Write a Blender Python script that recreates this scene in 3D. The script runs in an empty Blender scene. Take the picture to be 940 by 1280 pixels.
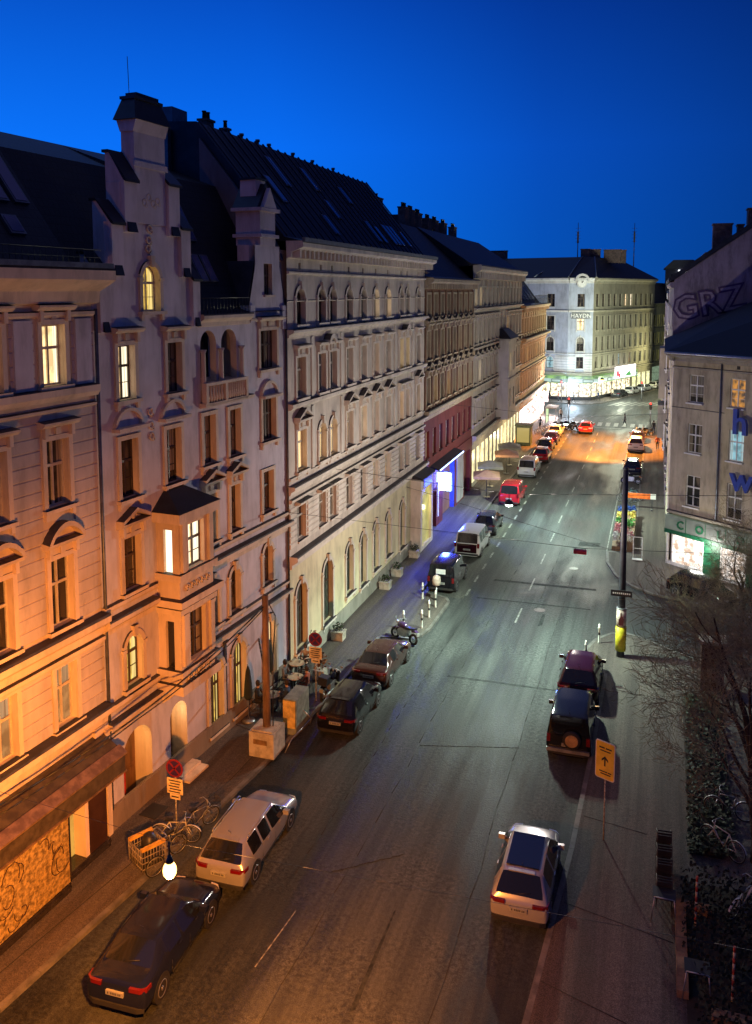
import bpy, bmesh, math, random
from mathutils import Vector, Matrix
R = random.Random(7)
SC = bpy.context.scene
COL = SC.collection
rad = math.radians

# ------------------------------------------------------------------ materials
MATS = {}
def _nt(name):
    m = bpy.data.materials.new(name); m.use_nodes = True
    nt = m.node_tree; b = nt.nodes['Principled BSDF']
    return m, nt, b
def N(nt, t, **kw):
    n = nt.nodes.new(t)
    for k, v in kw.items():
        if k.startswith('i_'):
            n.inputs[int(k[2:])].default_value = v
        else:
            setattr(n, k, v)
    return n
def ramp(nt, fac, stops):
    r = nt.nodes.new('ShaderNodeValToRGB'); cr = r.color_ramp
    while len(cr.elements) < len(stops): cr.elements.new(0.5)
    for e, (p, c) in zip(cr.elements, stops):
        e.position = p; e.color = (c[0], c[1], c[2], 1)
    nt.links.new(fac, r.inputs[0]); return r.outputs[0]
def mat(name, col, rough=0.7, metal=0.0, var=0.25, scale=3.0, bump=0.0, bscale=40.0, spec=0.5, coat=0.0, streak=False, world=False):
    if name in MATS: return MATS[name]
    m, nt, b = _nt(name)
    tc = N(nt, 'ShaderNodeTexCoord'); src = tc.outputs['Object']
    if world: src = N(nt, 'ShaderNodeNewGeometry').outputs['Position']
    if var > 0:
        mp = N(nt, 'ShaderNodeMapping'); nt.links.new(src, mp.inputs[0])
        if streak: mp.inputs['Scale'].default_value = (1, 1, .18)
        n = N(nt, 'ShaderNodeTexNoise'); n.inputs['Scale'].default_value = scale
        n.inputs['Detail'].default_value = 8; n.inputs['Roughness'].default_value = .65
        nt.links.new(mp.outputs[0], n.inputs[0])
        lo = [c*(1-var) for c in col]; hi = [min(1, c*(1+var)) for c in col]
        c = ramp(nt, n.outputs['Fac'], [(.41, lo), (.59, hi)])
        nt.links.new(c, b.inputs['Base Color'])
        mr = N(nt, 'ShaderNodeMapRange'); mr.inputs[3].default_value = max(.02, rough-.1); mr.inputs[4].default_value = min(1, rough+.1)
        nt.links.new(n.outputs['Fac'], mr.inputs[0]); nt.links.new(mr.outputs[0], b.inputs['Roughness'])
    else:
        b.inputs['Base Color'].default_value = (*col, 1); b.inputs['Roughness'].default_value = rough
    b.inputs['Metallic'].default_value = metal
    b.inputs['Specular IOR Level'].default_value = spec
    b.inputs['Coat Weight'].default_value = coat
    b.inputs['Coat Roughness'].default_value = .05
    if bump > 0:
        n2 = N(nt, 'ShaderNodeTexNoise'); n2.inputs['Scale'].default_value = bscale; n2.inputs['Detail'].default_value = 4
        nt.links.new(src, n2.inputs[0])
        bp = N(nt, 'ShaderNodeBump'); bp.inputs['Strength'].default_value = bump; bp.inputs['Distance'].default_value = .02
        nt.links.new(n2.outputs['Fac'], bp.inputs['Height']); nt.links.new(bp.outputs[0], b.inputs['Normal'])
    MATS[name] = m; return m
def emis(name, col, strength, var=0.0, scale=3.0, base=(.1, .1, .1), stripes=False, col2=None):
    if name in MATS: return MATS[name]
    m, nt, b = _nt(name)
    b.inputs['Base Color'].default_value = (*base, 1); b.inputs['Roughness'].default_value = .3
    b.inputs['Emission Strength'].default_value = strength
    if var > 0:
        tc = N(nt, 'ShaderNodeTexCoord'); oi = N(nt, 'ShaderNodeObjectInfo')
        ad = N(nt, 'ShaderNodeVectorMath', operation='ADD'); nt.links.new(tc.outputs['Object'], ad.inputs[0])
        sc = N(nt, 'ShaderNodeVectorMath', operation='SCALE'); sc.inputs[0].default_value = (7, 3, 5)
        nt.links.new(oi.outputs['Random'], sc.inputs['Scale']); nt.links.new(sc.outputs[0], ad.inputs[1])
        if stripes:
            mp = N(nt, 'ShaderNodeMapping'); mp.inputs['Scale'].default_value = (1, 1, .12)
            nt.links.new(ad.outputs[0], mp.inputs[0]); s = mp.outputs[0]
        else: s = ad.outputs[0]
        n = N(nt, 'ShaderNodeTexNoise'); n.inputs['Scale'].default_value = scale; n.inputs['Detail'].default_value = 3
        nt.links.new(s, n.inputs[0])
        c2 = col2 or [c*(1-var) for c in col]
        c = ramp(nt, n.outputs['Fac'], [(.38, c2), (.6, col)])
        nt.links.new(c, b.inputs['Emission Color'])
    else:
        b.inputs['Emission Color'].default_value = (*col, 1)
    MATS[name] = m; return m
def glass_dark(name, col, curtain, amount=.5):
    if name in MATS: return MATS[name]
    m, nt, b = _nt(name)
    tc = N(nt, 'ShaderNodeTexCoord'); oi = N(nt, 'ShaderNodeObjectInfo')
    ad = N(nt, 'ShaderNodeVectorMath', operation='ADD'); nt.links.new(tc.outputs['Object'], ad.inputs[0])
    sc = N(nt, 'ShaderNodeVectorMath', operation='SCALE'); sc.inputs[0].default_value = (17, 3, 9)
    nt.links.new(oi.outputs['Random'], sc.inputs['Scale']); nt.links.new(sc.outputs[0], ad.inputs[1])
    mp = N(nt, 'ShaderNodeMapping'); mp.inputs['Scale'].default_value = (1.6, 1, .35); nt.links.new(ad.outputs[0], mp.inputs[0])
    n = N(nt, 'ShaderNodeTexNoise'); n.inputs['Scale'].default_value = 1.3; n.inputs['Detail'].default_value = 1
    nt.links.new(mp.outputs[0], n.inputs[0])
    c = ramp(nt, n.outputs['Fac'], [(amount, col), (amount+.1, curtain)])
    nt.links.new(c, b.inputs['Base Color'])
    b.inputs['Roughness'].default_value = .12; b.inputs['Specular IOR Level'].default_value = .6
    MATS[name] = m; return m
def asphalt(name, a, b_, rough=.55, cracks=True):
    if name in MATS: return MATS[name]
    m, nt, b = _nt(name)
    g = N(nt, 'ShaderNodeNewGeometry').outputs['Position']
    n1 = N(nt, 'ShaderNodeTexNoise'); n1.inputs['Scale'].default_value = .22; n1.inputs['Detail'].default_value = 6; n1.inputs['Roughness'].default_value = .6
    mp = N(nt, 'ShaderNodeMapping'); mp.inputs['Scale'].default_value = (1.6, .35, 1); nt.links.new(g, mp.inputs[0]); nt.links.new(mp.outputs[0], n1.inputs[0])
    c1 = ramp(nt, n1.outputs['Fac'], [(.42, a), (.58, b_)])
    n2 = N(nt, 'ShaderNodeTexNoise'); n2.inputs['Scale'].default_value = 45; n2.inputs['Detail'].default_value = 3
    nt.links.new(g, n2.inputs[0])
    c2 = ramp(nt, n2.outputs['Fac'], [(.42, (.65, .65, .65)), (.58, (1.35, 1.35, 1.35))])
    mx = N(nt, 'ShaderNodeMix', data_type='RGBA', blend_type='MULTIPLY'); mx.inputs[0].default_value = 1
    nt.links.new(c1, mx.inputs[6]); nt.links.new(c2, mx.inputs[7]); out = mx.outputs[2]
    h = n2.outputs['Fac']
    n5 = N(nt, 'ShaderNodeTexNoise'); n5.inputs['Scale'].default_value = 7; n5.inputs['Detail'].default_value = 10; n5.inputs['Roughness'].default_value = .8
    nt.links.new(g, n5.inputs[0]); c5 = ramp(nt, n5.outputs['Fac'], [(.42, (.55, .55, .57)), (.5, (1, 1, 1)), (.58, (1.45, 1.45, 1.42))])
    n6 = N(nt, 'ShaderNodeTexNoise'); n6.inputs['Scale'].default_value = .35; n6.inputs['Detail'].default_value = 5; nt.links.new(g, n6.inputs[0])
    m6 = N(nt, 'ShaderNodeMapRange'); m6.inputs[1].default_value = .45; m6.inputs[2].default_value = .56; m6.inputs[3].default_value = .35 if cracks else .08; m6.inputs[4].default_value = 1 if cracks else .35; nt.links.new(n6.outputs['Fac'], m6.inputs[0])
    m5 = N(nt, 'ShaderNodeMix', data_type='RGBA', blend_type='MULTIPLY'); nt.links.new(m6.outputs[0], m5.inputs[0])
    nt.links.new(out, m5.inputs[6]); nt.links.new(c5, m5.inputs[7]); out = m5.outputs[2]
    mp7 = N(nt, 'ShaderNodeMapping'); mp7.inputs['Scale'].default_value = (1.9, .035, 1); nt.links.new(g, mp7.inputs[0])
    n7 = N(nt, 'ShaderNodeTexNoise'); n7.inputs['Scale'].default_value = 1; n7.inputs['Detail'].default_value = 6; n7.inputs['Roughness'].default_value = .7; nt.links.new(mp7.outputs[0], n7.inputs[0])
    c7 = ramp(nt, n7.outputs['Fac'], [(.42, (.78, .78, .80)), (.58, (1.16, 1.16, 1.15))]); m7 = N(nt, 'ShaderNodeMix', data_type='RGBA', blend_type='MULTIPLY'); m7.inputs[0].default_value = 1
    nt.links.new(out, m7.inputs[6]); nt.links.new(c7, m7.inputs[7]); out = m7.outputs[2]
    if cracks:
        nd = N(nt, 'ShaderNodeTexNoise'); nd.inputs['Scale'].default_value = 1.5; nt.links.new(g, nd.inputs[0])
        am = N(nt, 'ShaderNodeVectorMath', operation='ADD'); nt.links.new(g, am.inputs[0])
        sm = N(nt, 'ShaderNodeVectorMath', operation='SCALE'); sm.inputs['Scale'].default_value = 1.2
        nt.links.new(nd.outputs['Color'], sm.inputs[0]); nt.links.new(sm.outputs[0], am.inputs[1])
        v = N(nt, 'ShaderNodeTexVoronoi', feature='DISTANCE_TO_EDGE'); v.inputs['Scale'].default_value = .8
        nt.links.new(am.outputs[0], v.inputs[0])
        cr = ramp(nt, v.outputs['Distance'], [(0, (.55, .55, .55)), (.006, (1, 1, 1))])
        nm = N(nt, 'ShaderNodeTexNoise'); nm.inputs['Scale'].default_value = .13; nt.links.new(g, nm.inputs[0])
        msk = ramp(nt, nm.outputs['Fac'], [(.50, (1, 1, 1)), (.54, (0, 0, 0))])
        mm = N(nt, 'ShaderNodeMix', data_type='RGBA', blend_type='LIGHTEN'); mm.inputs[0].default_value = 1
        nt.links.new(cr, mm.inputs[6]); nt.links.new(msk, mm.inputs[7])
        m3 = N(nt, 'ShaderNodeMix', data_type='RGBA', blend_type='MULTIPLY'); m3.inputs[0].default_value = 1
        nt.links.new(out, m3.inputs[6]); nt.links.new(mm.outputs[2], m3.inputs[7]); out = m3.outputs[2]
    nt.links.new(out, b.inputs['Base Color']); b.inputs['Specular IOR Level'].default_value = .18
    mr = N(nt, 'ShaderNodeMapRange'); mr.inputs[1].default_value = .42; mr.inputs[2].default_value = .58
    mr.inputs[3].default_value = rough-.14; mr.inputs[4].default_value = rough+.14
    nt.links.new(n1.outputs['Fac'], mr.inputs[0]); nt.links.new(mr.outputs[0], b.inputs['Roughness'])
    n4 = N(nt, 'ShaderNodeTexNoise'); n4.inputs['Scale'].default_value = 11; n4.inputs['Detail'].default_value = 8; n4.inputs['Roughness'].default_value = .75
    nt.links.new(g, n4.inputs[0])
    bp = N(nt, 'ShaderNodeBump'); bp.inputs['Strength'].default_value = .8; bp.inputs['Distance'].default_value = .03
    nt.links.new(n4.outputs['Fac'], bp.inputs['Height'])
    bp2 = N(nt, 'ShaderNodeBump'); bp2.inputs['Strength'].default_value = .35; bp2.inputs['Distance'].default_value = .01
    nt.links.new(h, bp2.inputs['Height']); nt.links.new(bp.outputs[0], bp2.inputs['Normal']); nt.links.new(bp2.outputs[0], b.inputs['Normal'])
    MATS[name] = m; return m
def plaster(name, col, joints=0.0, var=.11, rough=.85):
    """painted render: soft dirt streaks, fine grain, optional horizontal joint lines"""
    if name in MATS: return MATS[name]
    m, nt, b = _nt(name)
    tc = N(nt, 'ShaderNodeTexCoord'); s = tc.outputs['Object']
    mp = N(nt, 'ShaderNodeMapping'); mp.inputs['Scale'].default_value = (1, 1, .25); nt.links.new(s, mp.inputs[0])
    n = N(nt, 'ShaderNodeTexNoise'); n.inputs['Scale'].default_value = 1.4; n.inputs['Detail'].default_value = 9; n.inputs['Roughness'].default_value = .7
    nt.links.new(mp.outputs[0], n.inputs[0])
    c = ramp(nt, n.outputs['Fac'], [(.40, [x*(1-var*1.5) for x in col]), (.48, col), (.60, [min(1, x*(1+var)) for x in col])])
    out = c
    n3 = N(nt, 'ShaderNodeTexNoise'); n3.inputs['Scale'].default_value = .5; n3.inputs['Detail'].default_value = 3; nt.links.new(s, n3.inputs[0])
    c3 = ramp(nt, n3.outputs['Fac'], [(.40, (.87, .86, .84)), (.56, (1, 1, 1))])
    mx = N(nt, 'ShaderNodeMix', data_type='RGBA', blend_type='MULTIPLY'); mx.inputs[0].default_value = 1
    nt.links.new(out, mx.inputs[6]); nt.links.new(c3, mx.inputs[7]); out = mx.outputs[2]
    nt.links.new(out, b.inputs['Base Color']); b.inputs['Roughness'].default_value = rough
    b.inputs['Specular IOR Level'].default_value = .25
    n2 = N(nt, 'ShaderNodeTexNoise'); n2.inputs['Scale'].default_value = 25; n2.inputs['Detail'].default_value = 6; nt.links.new(s, n2.inputs[0])
    bp = N(nt, 'ShaderNodeBump'); bp.inputs['Strength'].default_value = .35; bp.inputs['Distance'].default_value = .012
    nt.links.new(n2.outputs['Fac'], bp.inputs['Height'])
    last = bp
    if joints > 0:
        w = N(nt, 'ShaderNodeSeparateXYZ'); nt.links.new(s, w.inputs[0])
        dv = N(nt, 'ShaderNodeMath', operation='DIVIDE'); dv.inputs[1].default_value = joints; nt.links.new(w.outputs[2], dv.inputs[0])
        fr = N(nt, 'ShaderNodeMath', operation='FRACT'); nt.links.new(dv.outputs[0], fr.inputs[0])
        rr = ramp(nt, fr.outputs[0], [(0, (0, 0, 0)), (.08, (1, 1, 1)), (.92, (1, 1, 1)), (1, (0, 0, 0))])
        bp2 = N(nt, 'ShaderNodeBump'); bp2.inputs['Strength'].default_value = 1; bp2.inputs['Distance'].default_value = .05
        nt.links.new(rr, bp2.inputs['Height']); nt.links.new(bp.outputs[0], bp2.inputs['Normal']); last = bp2
    nt.links.new(last.outputs[0], b.inputs['Normal'])
    MATS[name] = m; return m
def tiles(name, col, sx=.25, sz=.3):
    if name in MATS: return MATS[name]
    m, nt, b = _nt(name)
    tc = N(nt, 'ShaderNodeTexCoord'); sp = N(nt, 'ShaderNodeSeparateXYZ'); nt.links.new(tc.outputs['Object'], sp.inputs[0])
    cb = N(nt, 'ShaderNodeCombineXYZ'); nt.links.new(sp.outputs[0], cb.inputs[0]); nt.links.new(sp.outputs[2], cb.inputs[1])
    br = N(nt, 'ShaderNodeTexBrick'); br.inputs['Scale'].default_value = 1; br.inputs['Brick Width'].default_value = sx; br.inputs['Row Height'].default_value = sz
    br.inputs['Mortar Size'].default_value = .02
    br.inputs['Color1'].default_value = (*col, 1); br.inputs['Color2'].default_value = (*[c*1.5 for c in col], 1); br.inputs['Mortar'].default_value = (*[c*.3 for c in col], 1)
    nt.links.new(cb.outputs[0], br.inputs[0]); nt.links.new(br.outputs[0], b.inputs['Base Color'])
    b.inputs['Roughness'].default_value = .6
    bp = N(nt, 'ShaderNodeBump'); bp.inputs['Strength'].default_value = .6; bp.inputs['Distance'].default_value = .03
    nt.links.new(br.outputs['Fac'], bp.inputs['Height']); bp.invert = True; nt.links.new(bp.outputs[0], b.inputs['Normal'])
    MATS[name] = m; return m

# ------------------------------------------------------------------ mesh builder
def clusters(mb, tol=.012):
    """faces of one builder grouped into the separate solids they belong to"""
    n = len(mb.f); par = list(range(len(mb.v)))
    def fd(a):
        while par[a] != a: par[a] = par[par[a]]; a = par[a]
        return a
    for f in mb.f:
        for q in f[1:]: par[fd(q)] = fd(f[0])
    grp = {}
    for i, f in enumerate(mb.f): grp.setdefault(fd(f[0]), []).append(i)
    items = []
    for g in grp.values():
        P = [mb.v[q] for i in g for q in mb.f[i]]
        items.append([g, [min(p[k] for p in P)-tol for k in range(3)], [max(p[k] for p in P)+tol for k in range(3)]])
    changed = True
    while changed and len(items) > 1:
        changed = False; out = []
        for it in items:
            for o in out:
                if all(it[1][k] <= o[2][k] and o[1][k] <= it[2][k] for k in range(3)):
                    o[0] += it[0]; o[1] = [min(o[1][k], it[1][k]) for k in range(3)]; o[2] = [max(o[2][k], it[2][k]) for k in range(3)]; changed = True; break
            else: out.append(it)
        items = out
    return [it[0] for it in items]
def split_build(mb, name, mats, parent, loc=(0,0,0), rot=0):
    cs = clusters(mb)
    if not 1 < len(cs) <= 60: return mb.build(name, mats, parent, loc, rot)
    first = None
    for g in cs:
        s = MB(); mp = {}
        for i in g:
            fc = []
            for q in mb.f[i]:
                if q not in mp: mp[q] = len(s.v); s.v.append(mb.v[q])
                fc.append(mp[q])
            s.f.append(fc); s.m.append(mb.m[i]); s.sm.append(mb.sm[i])
        o = s.build(name, mats, parent, loc, rot); first = first or o
    return first
class MB:
    def __init__(s): s.v = []; s.f = []; s.m = []; s.sm = []
    def poly(s, pts, m=0, sm=False):
        i = len(s.v); s.v += [tuple(p) for p in pts]; s.f.append(list(range(i, i+len(pts)))); s.m.append(m); s.sm.append(sm)
    def box(s, x0, x1, y0, y1, z0, z1, m=0):
        if x0 > x1: x0, x1 = x1, x0
        if y0 > y1: y0, y1 = y1, y0
        if z0 > z1: z0, z1 = z1, z0
        i = len(s.v)
        s.v += [(x0,y0,z0),(x1,y0,z0),(x1,y1,z0),(x0,y1,z0),(x0,y0,z1),(x1,y0,z1),(x1,y1,z1),(x0,y1,z1)]
        for f in ((0,3,2,1),(4,5,6,7),(0,1,5,4),(1,2,6,5),(2,3,7,6),(3,0,4,7)):
            s.f.append([i+k for k in f]); s.m.append(m); s.sm.append(False)
    def ext_x(s, prof, x0, x1, m=0):          # prof: closed (y,z) polygon
        if sum(p[0]*q[1]-q[0]*p[1] for p, q in zip(prof, prof[1:]+prof[:1])) < 0: prof = prof[::-1]
        n = len(prof); i = len(s.v)
        s.v += [(x0, p[0], p[1]) for p in prof] + [(x1, p[0], p[1]) for p in prof]
        for k in range(n):
            j = (k+1) % n; s.f.append([i+k, i+j, i+n+j, i+n+k]); s.m.append(m); s.sm.append(False)
        s.f.append([i+k for k in range(n)][::-1]); s.f.append([i+n+k for k in range(n)]); s.m += [m, m]; s.sm += [False, False]
    def ext_y(s, prof, y0, y1, m=0):          # prof: closed (x,z) polygon
        if sum(p[0]*q[1]-q[0]*p[1] for p, q in zip(prof, prof[1:]+prof[:1])) < 0: prof = prof[::-1]
        n = len(prof); i = len(s.v)
        s.v += [(p[0], y0, p[1]) for p in prof] + [(p[0], y1, p[1]) for p in prof]
        for k in range(n):
            j = (k+1) % n; s.f.append([i+k, i+n+k, i+n+j, i+j]); s.m.append(m); s.sm.append(False)
        s.f.append([i+k for k in range(n)]); s.f.append([i+n+k for k in range(n)][::-1]); s.m += [m, m]; s.sm += [False, False]
    def ext_z(s, prof, z0, z1, m=0, mtop=None):
        n = len(prof); i = len(s.v)
        s.v += [(p[0], p[1], z0) for p in prof] + [(p[0], p[1], z1) for p in prof]
        for k in range(n):
            j = (k+1) % n; s.f.append([i+k, i+j, i+n+j, i+n+k]); s.m.append(m); s.sm.append(False)
        s.f.append([i+k for k in range(n)][::-1]); s.f.append([i+n+k for k in range(n)]); s.m += [m, m if mtop is None else mtop]; s.sm += [False, False]
    def tube(s, p, q, r0, r1=None, n=8, m=0, cap=True):
        p = Vector(p); q = Vector(q); d = q-p
        if d.length < 1e-6: return
        r1 = r0 if r1 is None else r1
        a = d.normalized(); u = a.orthogonal().normalized(); w = a.cross(u); i = len(s.v)
        for c, r in ((p, r0), (q, r1)):
            for k in range(n):
                t = 2*math.pi*k/n; s.v.append(tuple(c+u*(r*math.cos(t))+w*(r*math.sin(t))))
        for k in range(n):
            j = (k+1) % n; s.f.append([i+k, i+j, i+n+j, i+n+k]); s.m.append(m); s.sm.append(True)
        if cap:
            s.f.append([i+k for k in range(n)][::-1]); s.f.append([i+n+k for k in range(n)]); s.m += [m, m]; s.sm += [False, False]
    def path(s, pts, r, n=6, m=0):
        for a, b in zip(pts[:-1], pts[1:]): s.tube(a, b, r, r, n, m)
    def lathe(s, prof, c=(0,0,0), n=16, m=0, axis='z', sm=True):   # prof: (r,h)
        i = len(s.v); k_ = len(prof)
        for r, h in prof:
            for k in range(n):
                t = 2*math.pi*k/n; a, b = r*math.cos(t), r*math.sin(t)
                if axis == 'z': s.v.append((c[0]+a, c[1]+b, c[2]+h))
                elif axis == 'x': s.v.append((c[0]+h, c[1]+a, c[2]+b))
                else: s.v.append((c[0]+a, c[1]+h, c[2]+b))
        for q in range(k_-1):
            for k in range(n):
                j = (k+1) % n; s.f.append([i+q*n+k, i+q*n+j, i+(q+1)*n+j, i+(q+1)*n+k]); s.m.append(m); s.sm.append(sm)
        s.f.append([i+k for k in range(n)][::-1]); s.f.append([i+(k_-1)*n+k for k in range(n)]); s.m += [m, m]; s.sm += [False, False]
    def torus(s, c, R_, r, axis='x', n=24, k=8, m=0):
        i = len(s.v)
        for a in range(n):
            t = 2*math.pi*a/n
            for b in range(k):
                p = 2*math.pi*b/k; rr = R_+r*math.cos(p); h = r*math.sin(p)
                if axis == 'x': s.v.append((c[0]+h, c[1]+rr*math.cos(t), c[2]+rr*math.sin(t)))
                elif axis == 'y': s.v.append((c[0]+rr*math.cos(t), c[1]+h, c[2]+rr*math.sin(t)))
                else: s.v.append((c[0]+rr*math.cos(t), c[1]+rr*math.sin(t), c[2]+h))
        for a in range(n):
            for b in range(k):
                a2 = (a+1) % n; b2 = (b+1) % k
                s.f.append([i+a*k+b, i+a2*k+b, i+a2*k+b2, i+a*k+b2]); s.m.append(m); s.sm.append(True)
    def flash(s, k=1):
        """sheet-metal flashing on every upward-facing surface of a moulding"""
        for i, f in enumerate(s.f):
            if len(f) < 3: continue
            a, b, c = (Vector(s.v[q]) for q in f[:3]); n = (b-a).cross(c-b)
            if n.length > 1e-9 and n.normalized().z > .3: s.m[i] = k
    def xf(s, M, i0=0):
        for k in range(i0, len(s.v)): s.v[k] = tuple(M @ Vector(s.v[k]))
    def mesh(s, name, mats):
        me = bpy.data.meshes.new(name); me.from_pydata(s.v, [], s.f)
        for x in mats: me.materials.append(x)
        me.polygons.foreach_set('material_index', s.m); me.polygons.foreach_set('use_smooth', s.sm)
        me.update(); return me
    def build(s, name, mats, parent=None, loc=(0,0,0), rot=0):
        if not isinstance(mats, (list, tuple)): mats = [mats]
        return put(name, s.mesh(name, mats), parent, loc, rot)
def put(name, me, parent=None, loc=(0,0,0), rot=0):
    o = bpy.data.objects.new(name, me); COL.objects.link(o)
    o.location = loc; o.rotation_euler = (0, 0, rot) if not isinstance(rot, tuple) else rot
    if parent is not None: o.parent = parent
    return o
def tag(o, label, cat, group=None, kind=None):
    if label: o['label'] = label
    if cat: o['category'] = cat
    if group: o['group'] = group
    if kind: o['kind'] = kind
    return o
def thing(name, label, cat, loc=(0,0,0), rot=0, group=None):
    o = bpy.data.objects.new(name, None); COL.objects.link(o); o.empty_display_size = .2
    o.location = loc; o.rotation_euler = (0, 0, rot)
    return tag(o, label, cat, group)
def struct(name, mb, mats, **k):
    o = mb.build(name, mats, **k); o['kind'] = 'structure'; return o
def dup(root, loc, rot, label=None, group=None):
    def cp(o, par):
        c = o.copy(); COL.objects.link(c)
        if par is not None: c.parent = par
        for ch in kids.get(o, []): cp(ch, c)
        return c
    kids = {}
    for o in ALLK(root): kids.setdefault(o.parent, []).append(o)
    r = cp(root, None); r.location = loc; r.rotation_euler = (0, 0, rot)
    if label: r['label'] = label
    if group: r['group'] = group
    return r
def ALLK(root):
    out = []
    st = list(root.children)
    while st:
        o = st.pop(0); out.append(o); st += list(o.children)
    return out
def text_mb(txt, size, depth, m, name='lettering', align='CENTER', offset=0.0):
    cu = bpy.data.curves.new('tmp', 'FONT'); cu.body = txt; cu.size = size; cu.extrude = depth; cu.align_x = align; cu.offset = offset; cu.resolution_u = 2
    o = bpy.data.objects.new('tmp', cu); COL.objects.link(o)
    dg = bpy.context.evaluated_depsgraph_get(); dg.update()
    me = bpy.data.meshes.new_from_object(o.evaluated_get(dg)); me.name = name
    bpy.data.objects.remove(o); bpy.data.curves.remove(cu)
    me.materials.clear(); me.materials.append(m); return me

def pane_mat(name, room, curtain, lit, cw=.55, blind=False):
    """glass with what hangs and stands behind it: side curtains or a roller blind, darker furniture below"""
    if name in MATS: return MATS[name]
    m, nt, b = _nt(name)
    tc = N(nt, 'ShaderNodeTexCoord'); oi = N(nt, 'ShaderNodeObjectInfo'); sp = N(nt, 'ShaderNodeSeparateXYZ'); nt.links.new(tc.outputs['Object'], sp.inputs[0])
    ad = N(nt, 'ShaderNodeVectorMath', operation='ADD'); nt.links.new(tc.outputs['Object'], ad.inputs[0])
    sc = N(nt, 'ShaderNodeVectorMath', operation='SCALE'); sc.inputs[0].default_value = (17, 3, 9); nt.links.new(oi.outputs['Random'], sc.inputs['Scale']); nt.links.new(sc.outputs[0], ad.inputs[1])
    n = N(nt, 'ShaderNodeTexNoise'); n.inputs['Scale'].default_value = 2.2; n.inputs['Detail'].default_value = 3; nt.links.new(ad.outputs[0], n.inputs[0])
    rm = ramp(nt, n.outputs['Fac'], [(.40, [c*.5 for c in room]), (.56, room)])
    mp = N(nt, 'ShaderNodeMapping'); mp.inputs['Scale'].default_value = (9, 1, .15); nt.links.new(ad.outputs[0], mp.inputs[0])
    n2 = N(nt, 'ShaderNodeTexNoise'); n2.inputs['Scale'].default_value = 2; nt.links.new(mp.outputs[0], n2.inputs[0])
    cu = ramp(nt, n2.outputs['Fac'], [(.42, [c*.45 for c in curtain]), (.58, curtain)])
    if blind:
        mz = N(nt, 'ShaderNodeMath', operation='MULTIPLY'); mz.inputs[1].default_value = 1.3; nt.links.new(oi.outputs['Random'], mz.inputs[0])
        th = N(nt, 'ShaderNodeMath', operation='ADD'); th.inputs[1].default_value = .35; nt.links.new(mz.outputs[0], th.inputs[0])
        gt = N(nt, 'ShaderNodeMath', operation='GREATER_THAN'); nt.links.new(sp.outputs[2], gt.inputs[0]); nt.links.new(th.outputs[0], gt.inputs[1])
    else:
        ab = N(nt, 'ShaderNodeMath', operation='ABSOLUTE'); nt.links.new(sp.outputs[0], ab.inputs[0])
        th = N(nt, 'ShaderNodeMath', operation='MULTIPLY_ADD'); th.inputs[1].default_value = -.30*cw; th.inputs[2].default_value = .36; nt.links.new(oi.outputs['Random'], th.inputs[0])
        gt = N(nt, 'ShaderNodeMath', operation='GREATER_THAN'); nt.links.new(ab.outputs[0], gt.inputs[0]); nt.links.new(th.outputs[0], gt.inputs[1])
    mx = N(nt, 'ShaderNodeMix', data_type='RGBA'); nt.links.new(gt.outputs[0], mx.inputs[0]); nt.links.new(rm, mx.inputs[6]); nt.links.new(cu, mx.inputs[7])
    b.inputs['Roughness'].default_value = .1; b.inputs['Specular IOR Level'].default_value = .6
    if lit > 0:
        b.inputs['Base Color'].default_value = (.05, .05, .05, 1); nt.links.new(mx.outputs[2], b.inputs['Emission Color']); b.inputs['Emission Strength'].default_value = lit
    else: nt.links.new(mx.outputs[2], b.inputs['Base Color'])
    MATS[name] = m; return m
# palette
M_GL = glass_dark('dark_window_glass', (.018, .018, .022), (.16, .13, .10), .55)
M_GL2 = pane_mat('curtained_window_glass', (.05, .045, .04), (.34, .29, .22), 0, 1.2)
M_GL3 = pane_mat('blind_window_glass', (.03, .03, .03), (.30, .28, .24), 0, 1, True)
M_LITW = pane_mat('window_warm_light', (1.0, .52, .14), (1.0, .70, .34), 1.3, 1.0)
M_LITY = pane_mat('window_yellow_light', (.85, .55, .10), (.90, .66, .22), 1.1, .8)
M_LITC = pane_mat('window_cream_light', (1.0, .66, .30), (1.0, .84, .58), 1.7, 1.1)
M_LITD = pane_mat('window_dim_light', (.80, .40, .14), (.85, .55, .28), .42, 1.0, True)
M_LITB = pane_mat('window_cool_light', (.30, .60, .70), (.60, .85, .90), .75, .8)
M_FW = mat('painted_window_frame', (.55, .50, .42), .5, var=.1)
M_FD = mat('dark_window_frame', (.06, .04, .03), .5, var=.1)
M_FWH = mat('white_window_frame', (.75, .74, .70), .5, var=.08)
M_ROOF = tiles('dark_roof_tiles', (.010, .009, .011))
M_ROOFM = mat('sheet_metal_roof', (.025, .028, .04), .5, metal=.5, var=.25, scale=1.2)
M_ZINC = mat('zinc_flashing', (.13, .14, .17), .45, metal=.6, var=.2)
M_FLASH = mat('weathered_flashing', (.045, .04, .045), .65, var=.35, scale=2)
M_SKYL = mat('skylight_glass', (.04, .06, .17), .2, var=0, spec=1.0)  # blue of the reflected sky is put into the base colour
M_BLK = mat('black_metal', (.02, .02, .022), .45, var=.1)
M_STEEL = mat('galvanised_steel', (.35, .36, .37), .4, metal=.7, var=.15)
M_WHITE = mat('white_paint', (.75, .75, .73), .5, var=.08)
M_BRK = mat('chimney_brick', (.12, .08, .07), .9, var=.3, bump=.5, bscale=8)
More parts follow.
